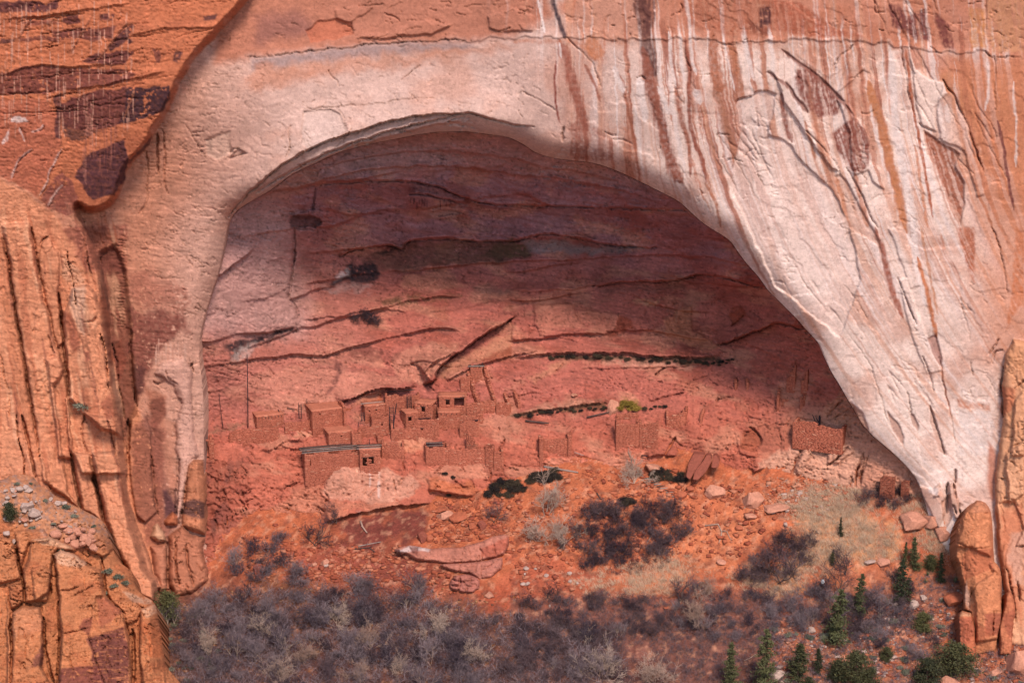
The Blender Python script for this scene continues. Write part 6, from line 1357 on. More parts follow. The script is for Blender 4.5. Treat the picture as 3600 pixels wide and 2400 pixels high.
P_shrub = Proto([bare('bare_shrub', 3.6, 8, 5, 1.2, .22, (5, 4, 3, 3), M_twig, M_twig, .05, wig=.32) for k in range(3)] + [bare('bare_shrub', 3.0, 9, 5, 1.6, .15, (5, 4, 3, 3), M_twigd, M_twigd, .04, wig=.35) for k in range(2)] + [bare('bare_shrub', 4.6, 4, 5, .7, .3, (6, 5, 3, 3), M_pale, M_twig, .07), bare('bare_shrub', 4.0, 5, 5, 1.0, .3, (6, 4, 3, 3), M_twig, M_twigd, .06)])
P_dark = Proto([bare('bare_shrub', 3.0, 9, 5, 1.5, .15, (5, 4, 3, 3), M_bark, M_twigd, .045, wig=.35) for k in range(2)] + [bare('bare_shrub', 2.8, 7, 5, 1.3, .2, (5, 4, 3, 3), M_twig, M_twigd, .045, wig=.35)])
P_white = Proto([bare('bare_tree', 5.5, 3, 5, .5, .25, (6, 5, 4, 3), M_pale, M_pale, .10, rmin=.016), bare('bare_tree', 4.0, 8, 5, 1.1, .1, (5, 5, 4, 2), M_pale, M_pale, .07, rmin=.016)])
P_sap = Proto([bare('bare_tree', 7.0, 1, 4, .1, .5, (14, 5, 3), M_pale, M_pale, .09, lenf=.3, wig=.08)])
P_dtree = Proto([bare('bare_tree', 6.0, 2, 5, .5, .2, (6, 5, 4, 3), M_bark, M_twigd, .14, wig=.35)])
P_fir = Proto([conifer('fir_tree', 6.5, 1.5, M_cond), conifer('fir_tree', 6.0, 1.25, M_con)])
P_jun = Proto([conifer('juniper_tree', 4.2, 2.2, M_con, 5200, .1, False), conifer('juniper_tree', 3.4, 1.7, M_con, 4200, .05, False)])
P_bush = Proto([bush('dark_bush', 1.6, 2.4, M_brush), bush('dark_bush', 1.3, 2.2, M_brush)])
P_olive = Proto([bush('olive_bush', 1.5, 2.4, M_olive, 2200)])
P_sage = Proto([bush('sage_bush', .8, 1.4, M_sage, 1500, .07), bush('sage_bush', .7, 1.2, M_sage, 1200, .07)])

def yucca():
    e = empty('yucca')
    for q in range(2):
        V, F = [], []
        for k in range(26):
            az = nr.rand() * 6.283; el = .15 + 1.25 * nr.rand(); L = .7 + .3 * nr.rand(); d = Vector((math.cos(az) * math.cos(el), math.sin(az) * math.cos(el), math.sin(el))); s = d.cross(Vector((0, 0, 1))).normalized() * .03
            i = len(V); o = Vector((.02 * math.cos(az), .02 * math.sin(az), .1))
            V += [o - s, o + s, o + d * L * .6 + s * .8, o + d * L, o + d * L * .6 - s * .8]; F += [(i, i + 1, i + 2, i + 4), (i + 4, i + 2, i + 3)]
        me = bpy.data.meshes.new('leaves'); me.from_pydata([tuple(v) for v in V], [], F); me.materials.append(M_yuc)
        ob = bpy.data.objects.new('leaves', me); COL.objects.link(ob); ob.parent = e
    tubes('stem', [([(0, 0, -.2), (0, 0, .2)], [.07, .05])], M_bark, e)
    return e
P_yuc = Proto([yucca()])

_pools = {}
def inpoly(poly):
    k = tuple(poly[0]) + tuple(poly[-1]) + (len(poly),)
    if not _pools.get(k):
        p = np.asarray(poly); q = p.min(0) + nr.rand(6000, 2) * np.ptp(p, axis=0)
        _pools[k] = [tuple(v) for v in q[sd_poly(poly, q[:, 0], q[:, 1]) > 0]]
    return _pools[k].pop()
def inpoly_n(poly, n):
    return np.array([inpoly(poly) for k in range(n)])
SHORT = {'thicket along the bottom': 'grey shrub of the bottom thicket', 'round thicket on the red slope': 'dark shrub of the round thicket', 'brown scrub belt': 'brown shrub of the scrub belt',
         'clump left of the golden grass': 'purple shrub left of the golden grass', 'shrubs among the evergreens': 'grey shrub among the evergreens', 'shrubs under the pale cliff': 'brown shrub under the pale cliff',
         'shrubs below the broken cliff': 'grey shrub below the broken cliff', 'sparse shrubs right of the scrub': 'sparse shrub right of the scrub', 'dark brush bank': 'black bush of the brush bank',
         'brush above the steps': 'black bush above the steps', 'sagebrush on the right slope': 'sagebrush on the right slope', 'sagebrush by the outcrop': 'sagebrush by the left outcrop'}
ORD = ['first', 'second', 'third', 'fourth', 'fifth', 'sixth', 'seventh', 'eighth', 'ninth', 'tenth', 'eleventh', 'twelfth']
def scatter(proto, poly, n, label, cat, group, s0, s1, mind=0, at=None, sink=.1):
    pts = []
    for k in range(n):
        for _ in range(20):
            a, b = inpoly(poly)
            if all((a - c) ** 2 + ((b - d) * 1.6) ** 2 > mind * mind for c, d in pts): break
        pts.append((a, b))
    xs = sorted(q[0] for q in pts); ys = sorted(q[1] for q in pts); n = len(pts)
    for a, b in sorted(pts, key=lambda q: q[1]):
        q = (at or g_at)(a, b); q = q - Vector((0, 0, sink)); sc = rnd.uniform(s0, s1)
        k = proto.k % len(proto.objs); lb = label
        if n >= 12:
            m = max(3, min(12, n // 4)); i = min(int(xs.index(a) / n * m), m - 1); row = ys.index(b) / n
            col_ = ('leftmost part', 'rightmost part')[i > 0] if i in (0, m - 1) else ('%s slice from the left' % ORD[i])
            sz = 'big' if sc > s0 + .66 * (s1 - s0) else ('small' if sc < s0 + .33 * (s1 - s0) else 'middling')
            lb = '%s %s, %s, %s row' % (sz, SHORT.get(group, label), col_, 'back' if row < .34 else ('front' if row > .67 else 'middle'))
        proto.put(q, lb, cat, group, sc, None, k)
Xa = lambda p: tt(0, 1600, p); Xb = lambda p: tt(900, 1600, p); Xc = lambda p: tt(1800, 1600, p); Xd = lambda p: tt(2700, 1600, p)
# the thicket across the foot of the slope
scatter(P_shrub, Xb([(-600,1130),(-300,1000),(0,960),(300,900),(700,930),(1100,960),(1500,1090),(1764,1120),(2300,1150),(2600,1300),(2600,1640),(-560,1640)]), 112, 'leafless grey shrub in the dense thicket along the bottom of the slope', 'shrub', 'thicket along the bottom', .65, 1.4, 30)
scatter(P_shrub, Xb([(-150,800),(-20,560),(200,560),(280,760),(320,900),(100,960),(-100,980)]), 12, 'leafless grey shrub below the broken cliff at the left of the slope', 'shrub', 'shrubs below the broken cliff', .7, 1.1, 30)
scatter(P_dark, Xc([(480,400),(700,340),(900,300),(1180,380),(1200,560),(1060,720),(760,800),(600,760),(480,600)]), 34, 'dark leafless shrub in the round thicket in the middle of the red slope', 'shrub', 'round thicket on the red slope', .7, 1.1, 26)
scatter(P_dark, Xc([(280,620),(480,620),(600,760),(480,800),(360,760)]), 5, 'dark leafless shrub trailing below the white dead tree', 'shrub', 'shrubs below the white dead tree', .6, .9, 24)
scatter(P_dark, Xc([(0,1050),(500,980),(900,1000),(1100,1200),(700,1330),(300,1300),(0,1250)]), 28, 'brown leafless scrub between the red slope and the bottom thicket', 'shrub', 'brown scrub belt', .5, .85, 28)
scatter(P_dark, Xc([(1540,860),(1600,760),(1764,620)]) + Xd([(180,600),(360,640),(340,760),(200,830),(100,860)]) + Xc([(1680,900)]), 14, 'dark purple shrub in the clump left of the golden grass', 'shrub', 'clump left of the golden grass', .8, 1.15, 26)
scatter(P_shrub, Xd([(0,1000),(360,960),(640,1000),(820,860),(1000,900),(1000,1100),(860,1300),(700,1340),(420,1180),(200,1220),(0,1260)]), 48, 'thin grey-purple shrub among the evergreens on the right slope', 'shrub', 'shrubs among the evergreens', .5, 1.0, 22)
scatter(P_shrub, Xd([(1000,1330),(1180,1270),(1180,1450),(950,1450)]), 5, 'thin grey-purple shrub left of the spreading pine', 'shrub', 'shrubs left of the pine', .5, .8, 22)
scatter(P_dark, Xd([(560,250),(900,230),(1080,340),(900,400),(640,360)]), 12, 'brown shrub at the head of the golden grass under the pale cliff', 'shrub', 'shrubs under the pale cliff', .5, .85, 24)
scatter(P_shrub, Xa([(1150,1250),(1400,1200),(1764,1150),(1764,1600),(1180,1600)]), 9, 'leafless grey shrub beside the foot of the left outcrop', 'shrub', 'shrubs by the left outcrop', .5, .9, 30)
scatter(P_shrub, Xc([(1150,900),(1500,950),(1764,1000),(1764,1250),(1300,1300),(1100,1150)]), 26, 'sparse grey shrub on the slope right of the brown scrub', 'shrub', 'sparse shrubs right of the scrub', .5, .8, 30)
# single bare trees
P_white.put(g_at(*Xc([(235, 410)])[0]), 'forked white dead tree on the red slope below the dark brush', 'tree', None, 1.25, .6, 0)
P_white.put(g_at(*Xc([(360, 600)])[0]), 'tangle of white bare branches right of the forked dead tree', 'tree', None, 1.1, 1.0, 1)
P_white.put(g_at(*Xc([(180, 590)])[0]), 'pale spreading shrub below the forked dead tree', 'shrub', None, 1.0, 2.0, 1)
P_white.put(g_at(*Xc([(850, 190)])[0]), 'white bare shrub at the top of the slope beside the steps', 'shrub', None, 1.0, .2, 1)
P_sap.put(a_at(2228, 1640) - Vector((0, 1.0, 0)), 'slender white sapling in front of the tower wall', 'tree', None, 1.0, 0)
for (a, b, s, k, lb) in [((1290), 1190, 1.1, 0, 'pale forked bare tree on the right of the brown scrub'), (620, 1560, 1.3, 1, 'big whitish shrub at the bottom, left of the pair'), (980, 1568, 1.15, 1, 'big whitish shrub at the bottom, right of the pair'), (1320, 780 + 180, .8, 1, 'pale shrub on the grass patch below the round thicket')]:
    P_white.put(g_at(*Xc([(a, b)])[0]), lb, 'shrub' if 'shrub' in lb else 'tree', None, s, None, k)
for i, (a, b) in enumerate(Xb([(-300,1350),(60,1250),(330,1420),(560,1180),(800,1330),(1010,1500),(1230,1230),(1500,1420),(700,1540),(150,1560)])):
    P_white.put(g_at(a, b), 'pale branching shrub in the bottom thicket, near %s of its width' % ('one tenth', 'three tenths', 'four tenths', 'half', 'six tenths', 'seven tenths', 'eight tenths', 'nine tenths', 'five ninths', 'a third')[i], 'shrub', 'pale shrubs in the thicket', rnd.uniform(.7, 1.0), None, 1)
P_dtree.put(g_at(*Xc([(1140, 1040)])[0]), 'dark bare tree with a bent trunk right of the grass patch', 'tree', None, .95, 1.0)
P_dtree.put(g_at(*Xd([(450, 1000)])[0]), 'dark dead tree leaning left below the golden grass', 'tree', None, 1.05, 2.6)
P_dtree.put(g_at(*Xd([(540, 820)])[0]), 'dark bare tree at the right edge of the golden grass', 'tree', None, .9, 4.0)
P_dtree.put(g_at(*Xd([(75, 880)])[0]), 'large purple-grey bare tree left of the golden grass', 'tree', None, 1.25, 5.2)
P_dtree.put(g_at(*Xc([(290, 1010)])[0]), 'small dark bare tree above the bottom thicket', 'tree', None, .6, 3.0)
P_dtree.put(g_at(*Xb([(400, 640)])[0]), 'dark bare tree at the foot of the pale boulder face', 'tree', None, .9, 1.7)
for a, b, lb in [(560, 470, 'thin bare tree right of the dark tree under the pale boulder face'), (1640, 470, 'bare grey tree below the black brush')]:
    P_dtree.put(g_at(*Xb([(a, b)])[0]), lb, 'tree', None, .65)
# evergreens
for a, b, s, k, lb in [(460, 1290, (1.35, 1.35, 1.2), 0, 'tall dark fir in the middle of the right slope'), (615, 1100, (.75, .75, .95), 0, 'slim dark fir just right of the tall fir'), (920, 1010, (.95, .95, .95), 0, 'dark fir in the cluster below the golden grass'), (1010, 790, (.75, .75, .75), 0, 'dark fir at the top of the right slope'), (1190, 880, (.55, .55, .75), 1, 'small leaning fir left of the spire'), (935, 760, (.45, .45, .6), 1, 'thin fir at the upper right of the grass'),
                      (200, 1540, (1.2, 1.2, .85), 1, 'broad green fir at the bottom of the right slope'), (345, 1500, (.6, .6, .6), 1, 'small green fir beside the broad one'), (500, 560, (.3, .3, .45), 0, 'tiny fir standing in the golden grass'), (440, 760, (.35, .35, .4), 1, 'little fir at the lower edge of the golden grass')]:
    P_fir.put(g_at(*Xd([(a, b)])[0]), lb, 'tree', None, (s[0] * 1.25 * rnd.uniform(.85, 1.25), s[1] * 1.25 * rnd.uniform(.85, 1.25), s[2] * 1.25), None, k).rotation_euler.x = rnd.uniform(-.09, .09)
P_fir.put(g_at(*Xc([(1505, 1640)])[0]), 'dark pointed fir at the bottom edge, left of the tallest one', 'tree', None, (1.3, 1.3, 1.4), None, 0)
P_fir.put(g_at(*Xc([(1740, 1640)])[0]), 'tallest dark fir at the bottom edge', 'tree', None, (1.7, 1.7, 1.75), None, 0)
for a, b, s, k, lb in [(600, 1600, 1.5, 0, 'big round juniper at the bottom of the right slope'), (480, 1560, 1.1, 1, 'juniper left of the big round one'), (700, 1620, 1.1, 1, 'yellowish juniper right of the big round one'), (1065, 1220, 1.05, 1, 'bright green juniper alone on the orange slope'), (812, 1420, .75, 1, 'small round juniper above the bottom junipers'), (1290, 1520, (2.0, 1.7, 1.35), 0, 'spreading pine in the lower right corner'), (1090, 1600, 1.5, 1, 'dark juniper left of the spreading pine'), (1120, 790, .8, 1, 'dark juniper left of the spire'), (280, 1620, .7, 1, 'yellow-green juniper at the bottom edge')]:
    P_jun.put(g_at(*Xd([(a, b)])[0]), lb, 'tree', None, s, None, k)
P_jun.put(g_at(*Xa([(1150, 1150)])[0]), 'dark round juniper against the foot of the left cliff', 'tree', None, 1.3, None, 0)
P_jun.put(o_at(40, 1812) - Vector((0, 1.0, .4)), 'green juniper on the rubble top of the left outcrop', 'tree', None, .85, None, 1)
# dark brush on the slope and ledges
scatter(P_bush, Xb([(1560,230),(1700,180),(1764,180),(1764,300),(1620,300)]) , 8, 'near-black bush at the left of the dark brush bank above the red slope', 'bush', 'dark brush bank', .6, 1.0, 12, at=g_at, sink=.2)
scatter(P_bush, Xc([(0,190),(180,130),(380,100),(400,130),(200,200),(0,290)]), 16, 'near-black bush in the dark brush bank above the red slope', 'bush', 'dark brush bank', .6, .95, 12, at=g_at, sink=.2)
scatter(P_bush, Xc([(950,110),(1180,120),(1190,170),(1060,190),(960,160)]), 12, 'near-black bush in the patch above the wooden steps', 'bush', 'brush above the steps', .5, .85, 10, sink=.2)
scatter(P_bush, Xc([(740,300),(830,280),(830,340),(750,350)]), 4, 'dark bush at the top of the round thicket', 'bush', 'bushes topping the thicket', .6, .8, 10)
lp = lambda q: a_at(*q) - Vector((0, .25, .1))
def along(proto, line, n, label, group, s0, s1, jit=4):
    pts = smooth_line(line, 8)
    for k in range(n):
        f = (k + rnd.random()) / n * (len(pts) - 1); i = int(f); i = min(i, len(pts) - 2); t = f - i
        a = pts[i][0] * (1 - t) + pts[i + 1][0] * t; b = pts[i][1] * (1 - t) + pts[i + 1][1] * t + rnd.uniform(-jit, jit)
        lb = label if n < 3 else '%s, %s of %d from the left' % (label, ORD[k] if k < 12 else '%dth' % (k + 1), n)
        proto.put(lp((a, b)), lb, 'bush', group, rnd.uniform(s0, s1))
Vb = lambda p: tt(900, 800, p); Vc = lambda p: tt(1800, 800, p)
along(P_bush, Vc([(560,896),(850,905),(1050,915),(1280,930),(1400,935),(1520,905)]), 26, 'dark bush on the long upper alcove ledge', 'upper ledge strip', .15, .62, 7)
along(P_bush, Vc([(260,895),(400,890),(600,900)]), 8, 'small bush at the ledge strip left end', 'upper ledge strip, thin end', .25, .45)
along(P_bush, Vc([(10,1300),(200,1285),(350,1255),(520,1255),(650,1235)]), 18, 'small dark bush of the lower ledge strip', 'lower ledge strip', .12, .5, 6)
along(P_olive, Vc([(740,1240),(790,1225),(860,1245)]), 5, 'yellow-green bush beside the ledge boulder', 'yellow ledge bushes', .55, .8, 8)
along(P_bush, Vc([(880,1250),(1000,1235),(1050,1225)]), 5, 'tiny bush right of the yellow bushes', 'tiny ledge bushes', .25, .4)
for a, b, s in [(700, 640, 1.3), (760, 620, 1.5), (820, 640, 1.4), (850, 660, 1.0), (790, 660, 1.3)]:
    P_dark.put(a_at(*Vb([(a, b)])[0]) - Vector((0, .4, .2)), 'dark brush clump alone on the upper alcove slope', 'bush', 'brush clump in the alcove', s * .5)
for a, b, s, lb in [(1660, 130, .5, 'small dark plant tuft on the ledge beneath the ruins')]: pass
for i, (a, b) in enumerate(Xb([(1300,125),(1360,148),(1450,335),(1330,272),(1260,330),(1230,340),(1135,352),(1100,353),(1060,360),(1000,372),(930,380),(850,398)])):
    P_bush.put(lp((a, b)), 'small dark tuft on the bedrock edge right of the pale boulder face', 'bush', 'tufts on the bedrock edge', rnd.uniform(.25, .42))
# small plants
scatter(P_sage, Xd([(0,1200),(400,1150),(900,1150),(1330,900),(1330,1300),(1764,1350),(1764,1568),(0,1568)]), 44, 'low grey sagebrush scattered over the right slope', 'bush', 'sagebrush on the right slope', .7, 1.3, 20)
scatter(P_sage, Xa([(1130,1150),(1500,1100),(1600,1568),(1160,1568)]), 16, 'low grey sagebrush below the dark round juniper', 'bush', 'sagebrush by the outcrop', .6, 1.2, 20)
for a, b in Xa([(1350,1130),(1200,1190),(1180,1120),(1440,1460),(1400,1110)]): P_yuc.put(g_at(a, b), 'spiky yucca on the dark slope below the left cliff', 'yucca', 'yuccas below the left cliff', rnd.uniform(1.1, 1.8))
for a, b in Xd([(1085,880),(1290,880),(830,1030),(1195,1015),(1100,830),(380,1290)]): P_yuc.put(g_at(a, b), 'spiky yucca on the right slope near the spire', 'yucca', 'yuccas near the spire', rnd.uniform(1.0, 1.6))
for a, b, s in [(105, 1700, .5), (190, 1840, .5), (265, 1815, .7), (330, 1850, .6), (230, 1785, .8), (160, 1760, .6), (60, 1700, .5), (380, 2010, .9), (420, 2030, .9), (400, 2060, .8), (440, 2050, .7), (375, 2085, .8), (215, 1930, .5), (115, 1855, .6)]:
    P_sage.put(o_at(a, b) - Vector((0, .3, .1)), 'grey-green scrub on the rubble top of the left outcrop', 'bush', 'scrub on the outcrop', s * 1.3)
def c_at(px, py, Y): return Vector(P(px, py, Y))
P_sage.put(c_at(300, 1440, -11.5), 'green scrub on a shelf between the left pillars', 'bush', None, 2.2)
P_sage.put(c_at(180, 1268, -10.0), 'small scrub on top of the short left pillar', 'bush', None, .9)

# dry grass: blades nobody could count
def grass(name, polys, n, label, Lmin, Lmax, lean, mat):
    pts = np.concatenate([np.array([inpoly(pl) for k in range(int(n * w))]) for pl, w in polys])
    c = pts[:: 34] + nr.randn(len(pts[:: 34]), 2) * np.array([34, 20])
    ci = nr.randint(len(c), size=len(pts)); off = nr.randn(len(pts), 2)
    pts = c[ci] + off * np.array([8, 4]) * (.5 + nr.rand(len(c)))[ci][:, None]
    q = P(pts[:, 0], pts[:, 1], g_y(pts[:, 0], pts[:, 1])); q[:, 2] = zq(q[:, 0], q[:, 1]) - .03
    m = len(q); az = nr.rand(m) * 6.283; L = Lmin + (Lmax - Lmin) * nr.rand(m)
    cl = fbm(q[:, 0], q[:, 1], 2.5, oc=2, seed=301)[:, None]
    L = L * (.5 + nr.rand(len(c)))[ci]
    d = np.stack([np.cos(az) * .35 + lean[0] + cl[:, 0] + .3 * off[:, 0], np.sin(az) * .4 + lean[1] - .3 * off[:, 1], np.ones(m)], -1); d = unit(d)
    s = unit(np.cross(d, nr.randn(m, 3))) * .022
    V = np.stack([q - s, q + s, q + d * L[:, None]], 1).reshape(-1, 3)
    o = np_mesh(name, V, np.arange(m * 3).reshape(m, 3), mat, smooth=False)
    o['kind'] = 'stuff'; return tag(o, label, 'grass')
grass('dry_grass', [(Xd([(200,300),(560,340),(900,560),(840,700),(600,720),(420,760),(260,760),(200,900),(0,1000),(0,960),(280,600),(200,440)]), .62), (Xd([(900,330),(1080,320),(1090,430),(960,440)]), .06), (Xd([(1060,520),(1280,540),(1280,700),(1150,680)]), .1), (Xd([(180,260),(640,200),(760,300),(560,380),(240,360)]), .22)], 42000, 'golden dry grass on the upper right slope', .4, 1.0, (-.3, -.2), M_straw)
grass('dry_grass', [(Xc([(820,760),(1040,700),(1230,780),(1200,900),(860,960),(700,900)]), .6), (Xc([(480,800),(700,900),(640,960),(480,900)]), .12), (Xc([(1600,860),(1680,800),(1764,880),(1700,930)]), .28)], 14000, 'straw-coloured grass patch below the round thicket', .35, .8, (-.3, -.1), M_straw)

# undergrowth between the shrubs: twigs and stalks nobody could count
def undergrowth(name, poly, n, label, mat, H=.9):
    c = inpoly_n(poly, n) + nr.randn(n, 2) * 10
    q = P(c[:, 0], c[:, 1], g_y(c[:, 0], c[:, 1])); q[:, 2] = zq(q[:, 0], q[:, 1]) - .05
    k = 24; i = np.repeat(np.arange(n), k); m = len(i); h = H * (.5 + nr.rand(n))[i]
    A = q[i] + nr.randn(m, 3) * np.array([.25, .25, 0]) * h[:, None]; d = unit(nr.randn(m, 3) * np.array([.8, .8, .4]) + np.array([0, 0, .7]))
    A[:, 2] += h * .6 * nr.rand(m); B = A + d * (h * (.25 + .5 * nr.rand(m)))[:, None]
    sd_ = unit(np.cross(B - A, nr.randn(m, 3))) * .02
    o = np_mesh(name, np.stack([A - sd_, A + sd_, B + sd_ * .5, B - sd_ * .5], 1).reshape(-1, 3), np.arange(m * 4).reshape(m, 4), mat, smooth=False); o['kind'] = 'stuff'
    return tag(o, label, 'undergrowth')
undergrowth('undergrowth', Xb([(-600,1130),(-300,1000),(0,940),(300,880),(700,900),(1100,940),(1500,1070),(1764,1100),(2300,1000),(2700,1200),(2700,1640),(-560,1640)]), 1900, 'low twiggy undergrowth filling the bottom thicket', M_twigd, 1.5)
undergrowth('undergrowth', Xb([(-500,1150),(0,980),(700,940),(1100,980),(1764,1130),(2400,1200),(2400,1640),(-500,1640)]), 900, 'pale dead stalks standing through the bottom thicket', M_twig, 1.9)
undergrowth('undergrowth', Xd([(0,960),(360,900),(640,960),(900,840),(1300,860),(1330,1300),(1764,1300),(1764,1600),(0,1600)]), 1700, 'low twiggy undergrowth on the right slope', M_twig, .9)
undergrowth('undergrowth', Xc([(0,1000),(600,960),(1100,1000),(1764,940)]) + Xd([(60,1280),(0,1600)]) + Xc([(900,1600),(1000,1300),(500,1200)]), 1300, 'brown twiggy undergrowth of the scrub belt', M_twigd, 1.0)
undergrowth('undergrowth', Xc([(440,380),(900,280),(1220,400),(1200,600),(1060,760),(700,840),(440,640)]), 420, 'low twiggy undergrowth in the round thicket', M_twigd, 1.1)
# ================================================================== boulders, rubble, steps, small things
M_bl = rock_mat('boulder_red', col=tuple(alb(192, 106, 76)), s1=.6, s2=3, amp=.25, bump=.5, bscale=3)
M_bp = rock_mat('boulder_pink', col=tuple(alb(220, 150, 122)), s1=.6, s2=3, amp=.22, bump=.5, bscale=3)
M_bw = rock_mat('boulder_pale', col=tuple(alb(206, 172, 156)), s1=.8, s2=3, amp=.2, bump=.4, bscale=3)
M_bb = rock_mat('boulder_brown', col=tuple(alb(164, 90, 72)), s1=.5, s2=3, amp=.2, bump=.5, bscale=3)
def chunk(seed, cuts=13, flat=1.0):
    bm = bmesh.new(); bmesh.ops.create_icosphere(bm, subdivisions=3, radius=1.0)
    r = random.Random(seed)
    for k in range(cuts):
        n = Vector((r.gauss(0, 1), r.gauss(0, 1), r.gauss(0, 1))).normalized(); d = r.uniform(.5, .8)
        for v in bm.verts:
            e = v.co.dot(n) - d
            if e > 0: v.co -= n * e
    for v in bm.verts: v.co += Vector((r.uniform(-1, 1), r.uniform(-1, 1), r.uniform(-1, 1))) * .018
    me = bpy.data.meshes.new('boulder'); bm.to_mesh(me); bm.free()
    return me
CH = {}
def boulder(loc, sz, mat, label, group=None, cat='boulder', rz=None, name='boulder', seed=None, tilt=.25):
    k = (rnd.randrange(5) if seed is None else seed, mat.name)
    if k not in CH: m = chunk(40 + k[0]); m.materials.append(mat); CH[k] = m
    o = bpy.data.objects.new(name, CH[k]); COL.objects.link(o); o.location = loc
    o.scale = sz if isinstance(sz, tuple) else (sz, sz * rnd.uniform(.7, 1), sz * rnd.uniform(.55, .8))
    o.rotation_euler = (rnd.uniform(-tilt, tilt), rnd.uniform(-tilt, tilt), rnd.uniform(0, 6.28) if rz is None else rz)
    return tag(o, label, cat, group)
for a, b, w, h, m, lb in [(1390,265,2.3,1.5,M_bp,'flat-topped pink boulder on the slope below the split slabs'), (1655,345,2.3,2.3,M_bp,'rounded pink boulder at the right of the red slope'), (1165,285,1.2,.9,M_bl,'small square boulder at the foot of the wooden steps'), (970,98,2.0,1.2,M_bp,'rounded boulder at the top of the wooden steps'), (1225,240,.9,.9,M_bl,'small red boulder between the steps and the split slabs'), (1640,430,1.3,.9,M_bp,'broken pale slab below the rounded pink boulder'), (1440,740,1.0,.6,M_bp,'single pale stone on the bare red slope'), (1560,505,.9,.6,M_bl,'red stone right of the white dead branch'), (1060,1055,.6,.4,M_bl,'red stone in the brown scrub belt')]:
    q = g_at(*Xc([(a, b)])[0]); boulder(q + Vector((0, 0, h * .25)), (w, w * .8, h), m, lb, rz=rnd.uniform(-.4, .4))
for a, b, w, h, m, lb in [(1300,435,1.9,1.2,M_bp,'angular pink boulder at the top of the left rock fall'), (1385,440,1.9,1.2,M_bl,'angular red boulder right of the pink one in the left rock fall'), (1270,385,1.6,.8,M_bl,'flat red slab topping the left rock fall'), (1560,500,1.1,1.2,M_bb,'brown cube-shaped boulder at the right of the left rock fall'), (1490,500,1.1,.8,M_bl,'small red slab between the rock fall boulders'), (1150,585,1.3,1.4,M_bb,'left of two brown blocks on the edge of the dark soil'), (1195,590,.9,1.0,M_bl,'right of two blocks on the edge of the dark soil'),
                      (1605,975,1.0,1.0,M_bp,'lone orange boulder on the bare red patch above the thicket'), (200,1470,1.0,.8,M_bp,'pale boulder in a gap of the thicket at lower left'), (475,755,.9,1.0,M_bp,'pale stone on the left side of the red slope'), (400,760,.7,.5,M_bp,'small pale stone left of the pale one'), (20,810,1.6,1.4,M_bb,'brown boulder beside the shrubs at the left of the slope')]:
    q = g_at(*Xb([(a, b)])[0]); boulder(q + Vector((0, 0, h * .25)), (w, w * .8, h), m, lb, rz=rnd.uniform(-.4, .4))
for a, b, w, h, m, lb in [(1000,480,3.4,2.0,M_bp,'large pale boulder under the pale cliff, left of two'), (1130,490,2.4,2.2,M_bp,'large pale boulder under the pale cliff, right of two'), (1210,565,2.2,1.7,M_bp,'pink boulder below the two large pale boulders'), (790,745,1.6,1.0,M_bp,'pink slab right of the golden grass'), (1000,1035,1.0,1.0,M_bw,'pale pointed stone among the shrubs near the spire'), (1070,990,.9,.7,M_bw,'pale flat stone above the pointed one'), (1275,1010,2.0,2.0,M_bl,'red broken boulder at the left foot of the spire'), (1745,1470,3.6,3.4,M_bp,'big orange boulder cut by the right edge'), (1250,1580,2.4,1.6,M_bp,'pink boulder at the bottom edge under the spreading pine'), (1560,1510,1.8,.9,M_bp,'long pink slab in the lower right corner'), (40,370,3.0,.6,M_bp,'thin pale ledge slab left of the golden grass'), (300,1210,1.0,.6,M_bw,'pale flat stone left of the tall fir'), (60,1530,1.6,1.0,M_bw,'pale boulder at the bottom left of the broad fir'), (880,1040,.9,.8,M_bw,'pale stone among the purple shrubs'), (960,210,2.0,1.6,M_bp,'arched pale boulder beside the brown masonry remnants'), (700,740,1.2,.6,M_bw,'pale slab at the lower edge of the golden grass')]:
    q = g_at(*Xd([(a, b)])[0]); boulder(q + Vector((0, 0, h * .2)), (w, w * .8, h), m, lb, rz=rnd.uniform(-.4, .4))
boulder(a_at(*Vc([(690, 1225)])[0]) - Vector((0, .6, .3)), (1.4, 1.1, 1.9), M_bp, 'round upright boulder on the lower ledge left of the yellow bushes', tilt=.05)
boulder(a_at(*Vc([(430, 1145)])[0]) - Vector((0, .2, .2)), (.9, .6, .5), M_bp, 'small pale stone on the bare bedrock above the lower ledge')
# whale-backed ledge and the cracked boulder below it
def rocksheet(name, poly, Y0, Y1, rw, h, col, label, stains=(), cracks=(), skirt=5.0, cat='boulder', rough=.6):
    o = spire(name, poly, (Y0, Y1, rw, h), [], col, label, stains, cracks, skirt=skirt, rough=rough); o['category'] = cat; return o
gy_ = lambda a, b: g_at(*Xb([(a, b)])[0]).y
rocksheet('rock_ledge', Xb([(950,650),(1060,620),(1200,640),(1400,635),(1560,590),(1680,545),(1735,550),(1745,610),(1710,680),(1640,710),(1520,735),(1300,745),(1120,720),(1040,680)]), gy_(1300, 640) - .1, gy_(1300, 760) - .1, 20, 1.1, alb(204,128,106), 'long whale-backed pink rock ledge in the middle of the slope',
          [(Xb([(950,650),(1060,625),(1200,640),(1190,660),(1050,665)]), alb(236,208,200), .7), (Xb([(1060,630),(1120,640),(1110,690),(1070,680)]), alb(130,70,60), .8), (Xb([(1560,640),(1740,560),(1740,640),(1640,710),(1560,700)]), alb(186,96,74), .8)], [(Xb([(1540,640),(1560,670),(1555,720)]), 3, .6), (Xb([(1640,610),(1650,690)]), 3, .5)], cat='rock')
rocksheet('rock_ledge', Xb([(1260,755),(1420,745),(1600,720),(1700,700),(1690,780),(1620,840),(1540,860),(1480,820),(1380,800),(1290,770)]), gy_(1500, 740) - .4, gy_(1500, 860) - .4, 24, 1.0, alb(196,122,102), 'lower pink ledge under the whale-backed rock', [], [(Xb([(1560,790),(1650,740)]), 2.5, .4)], cat='rock')
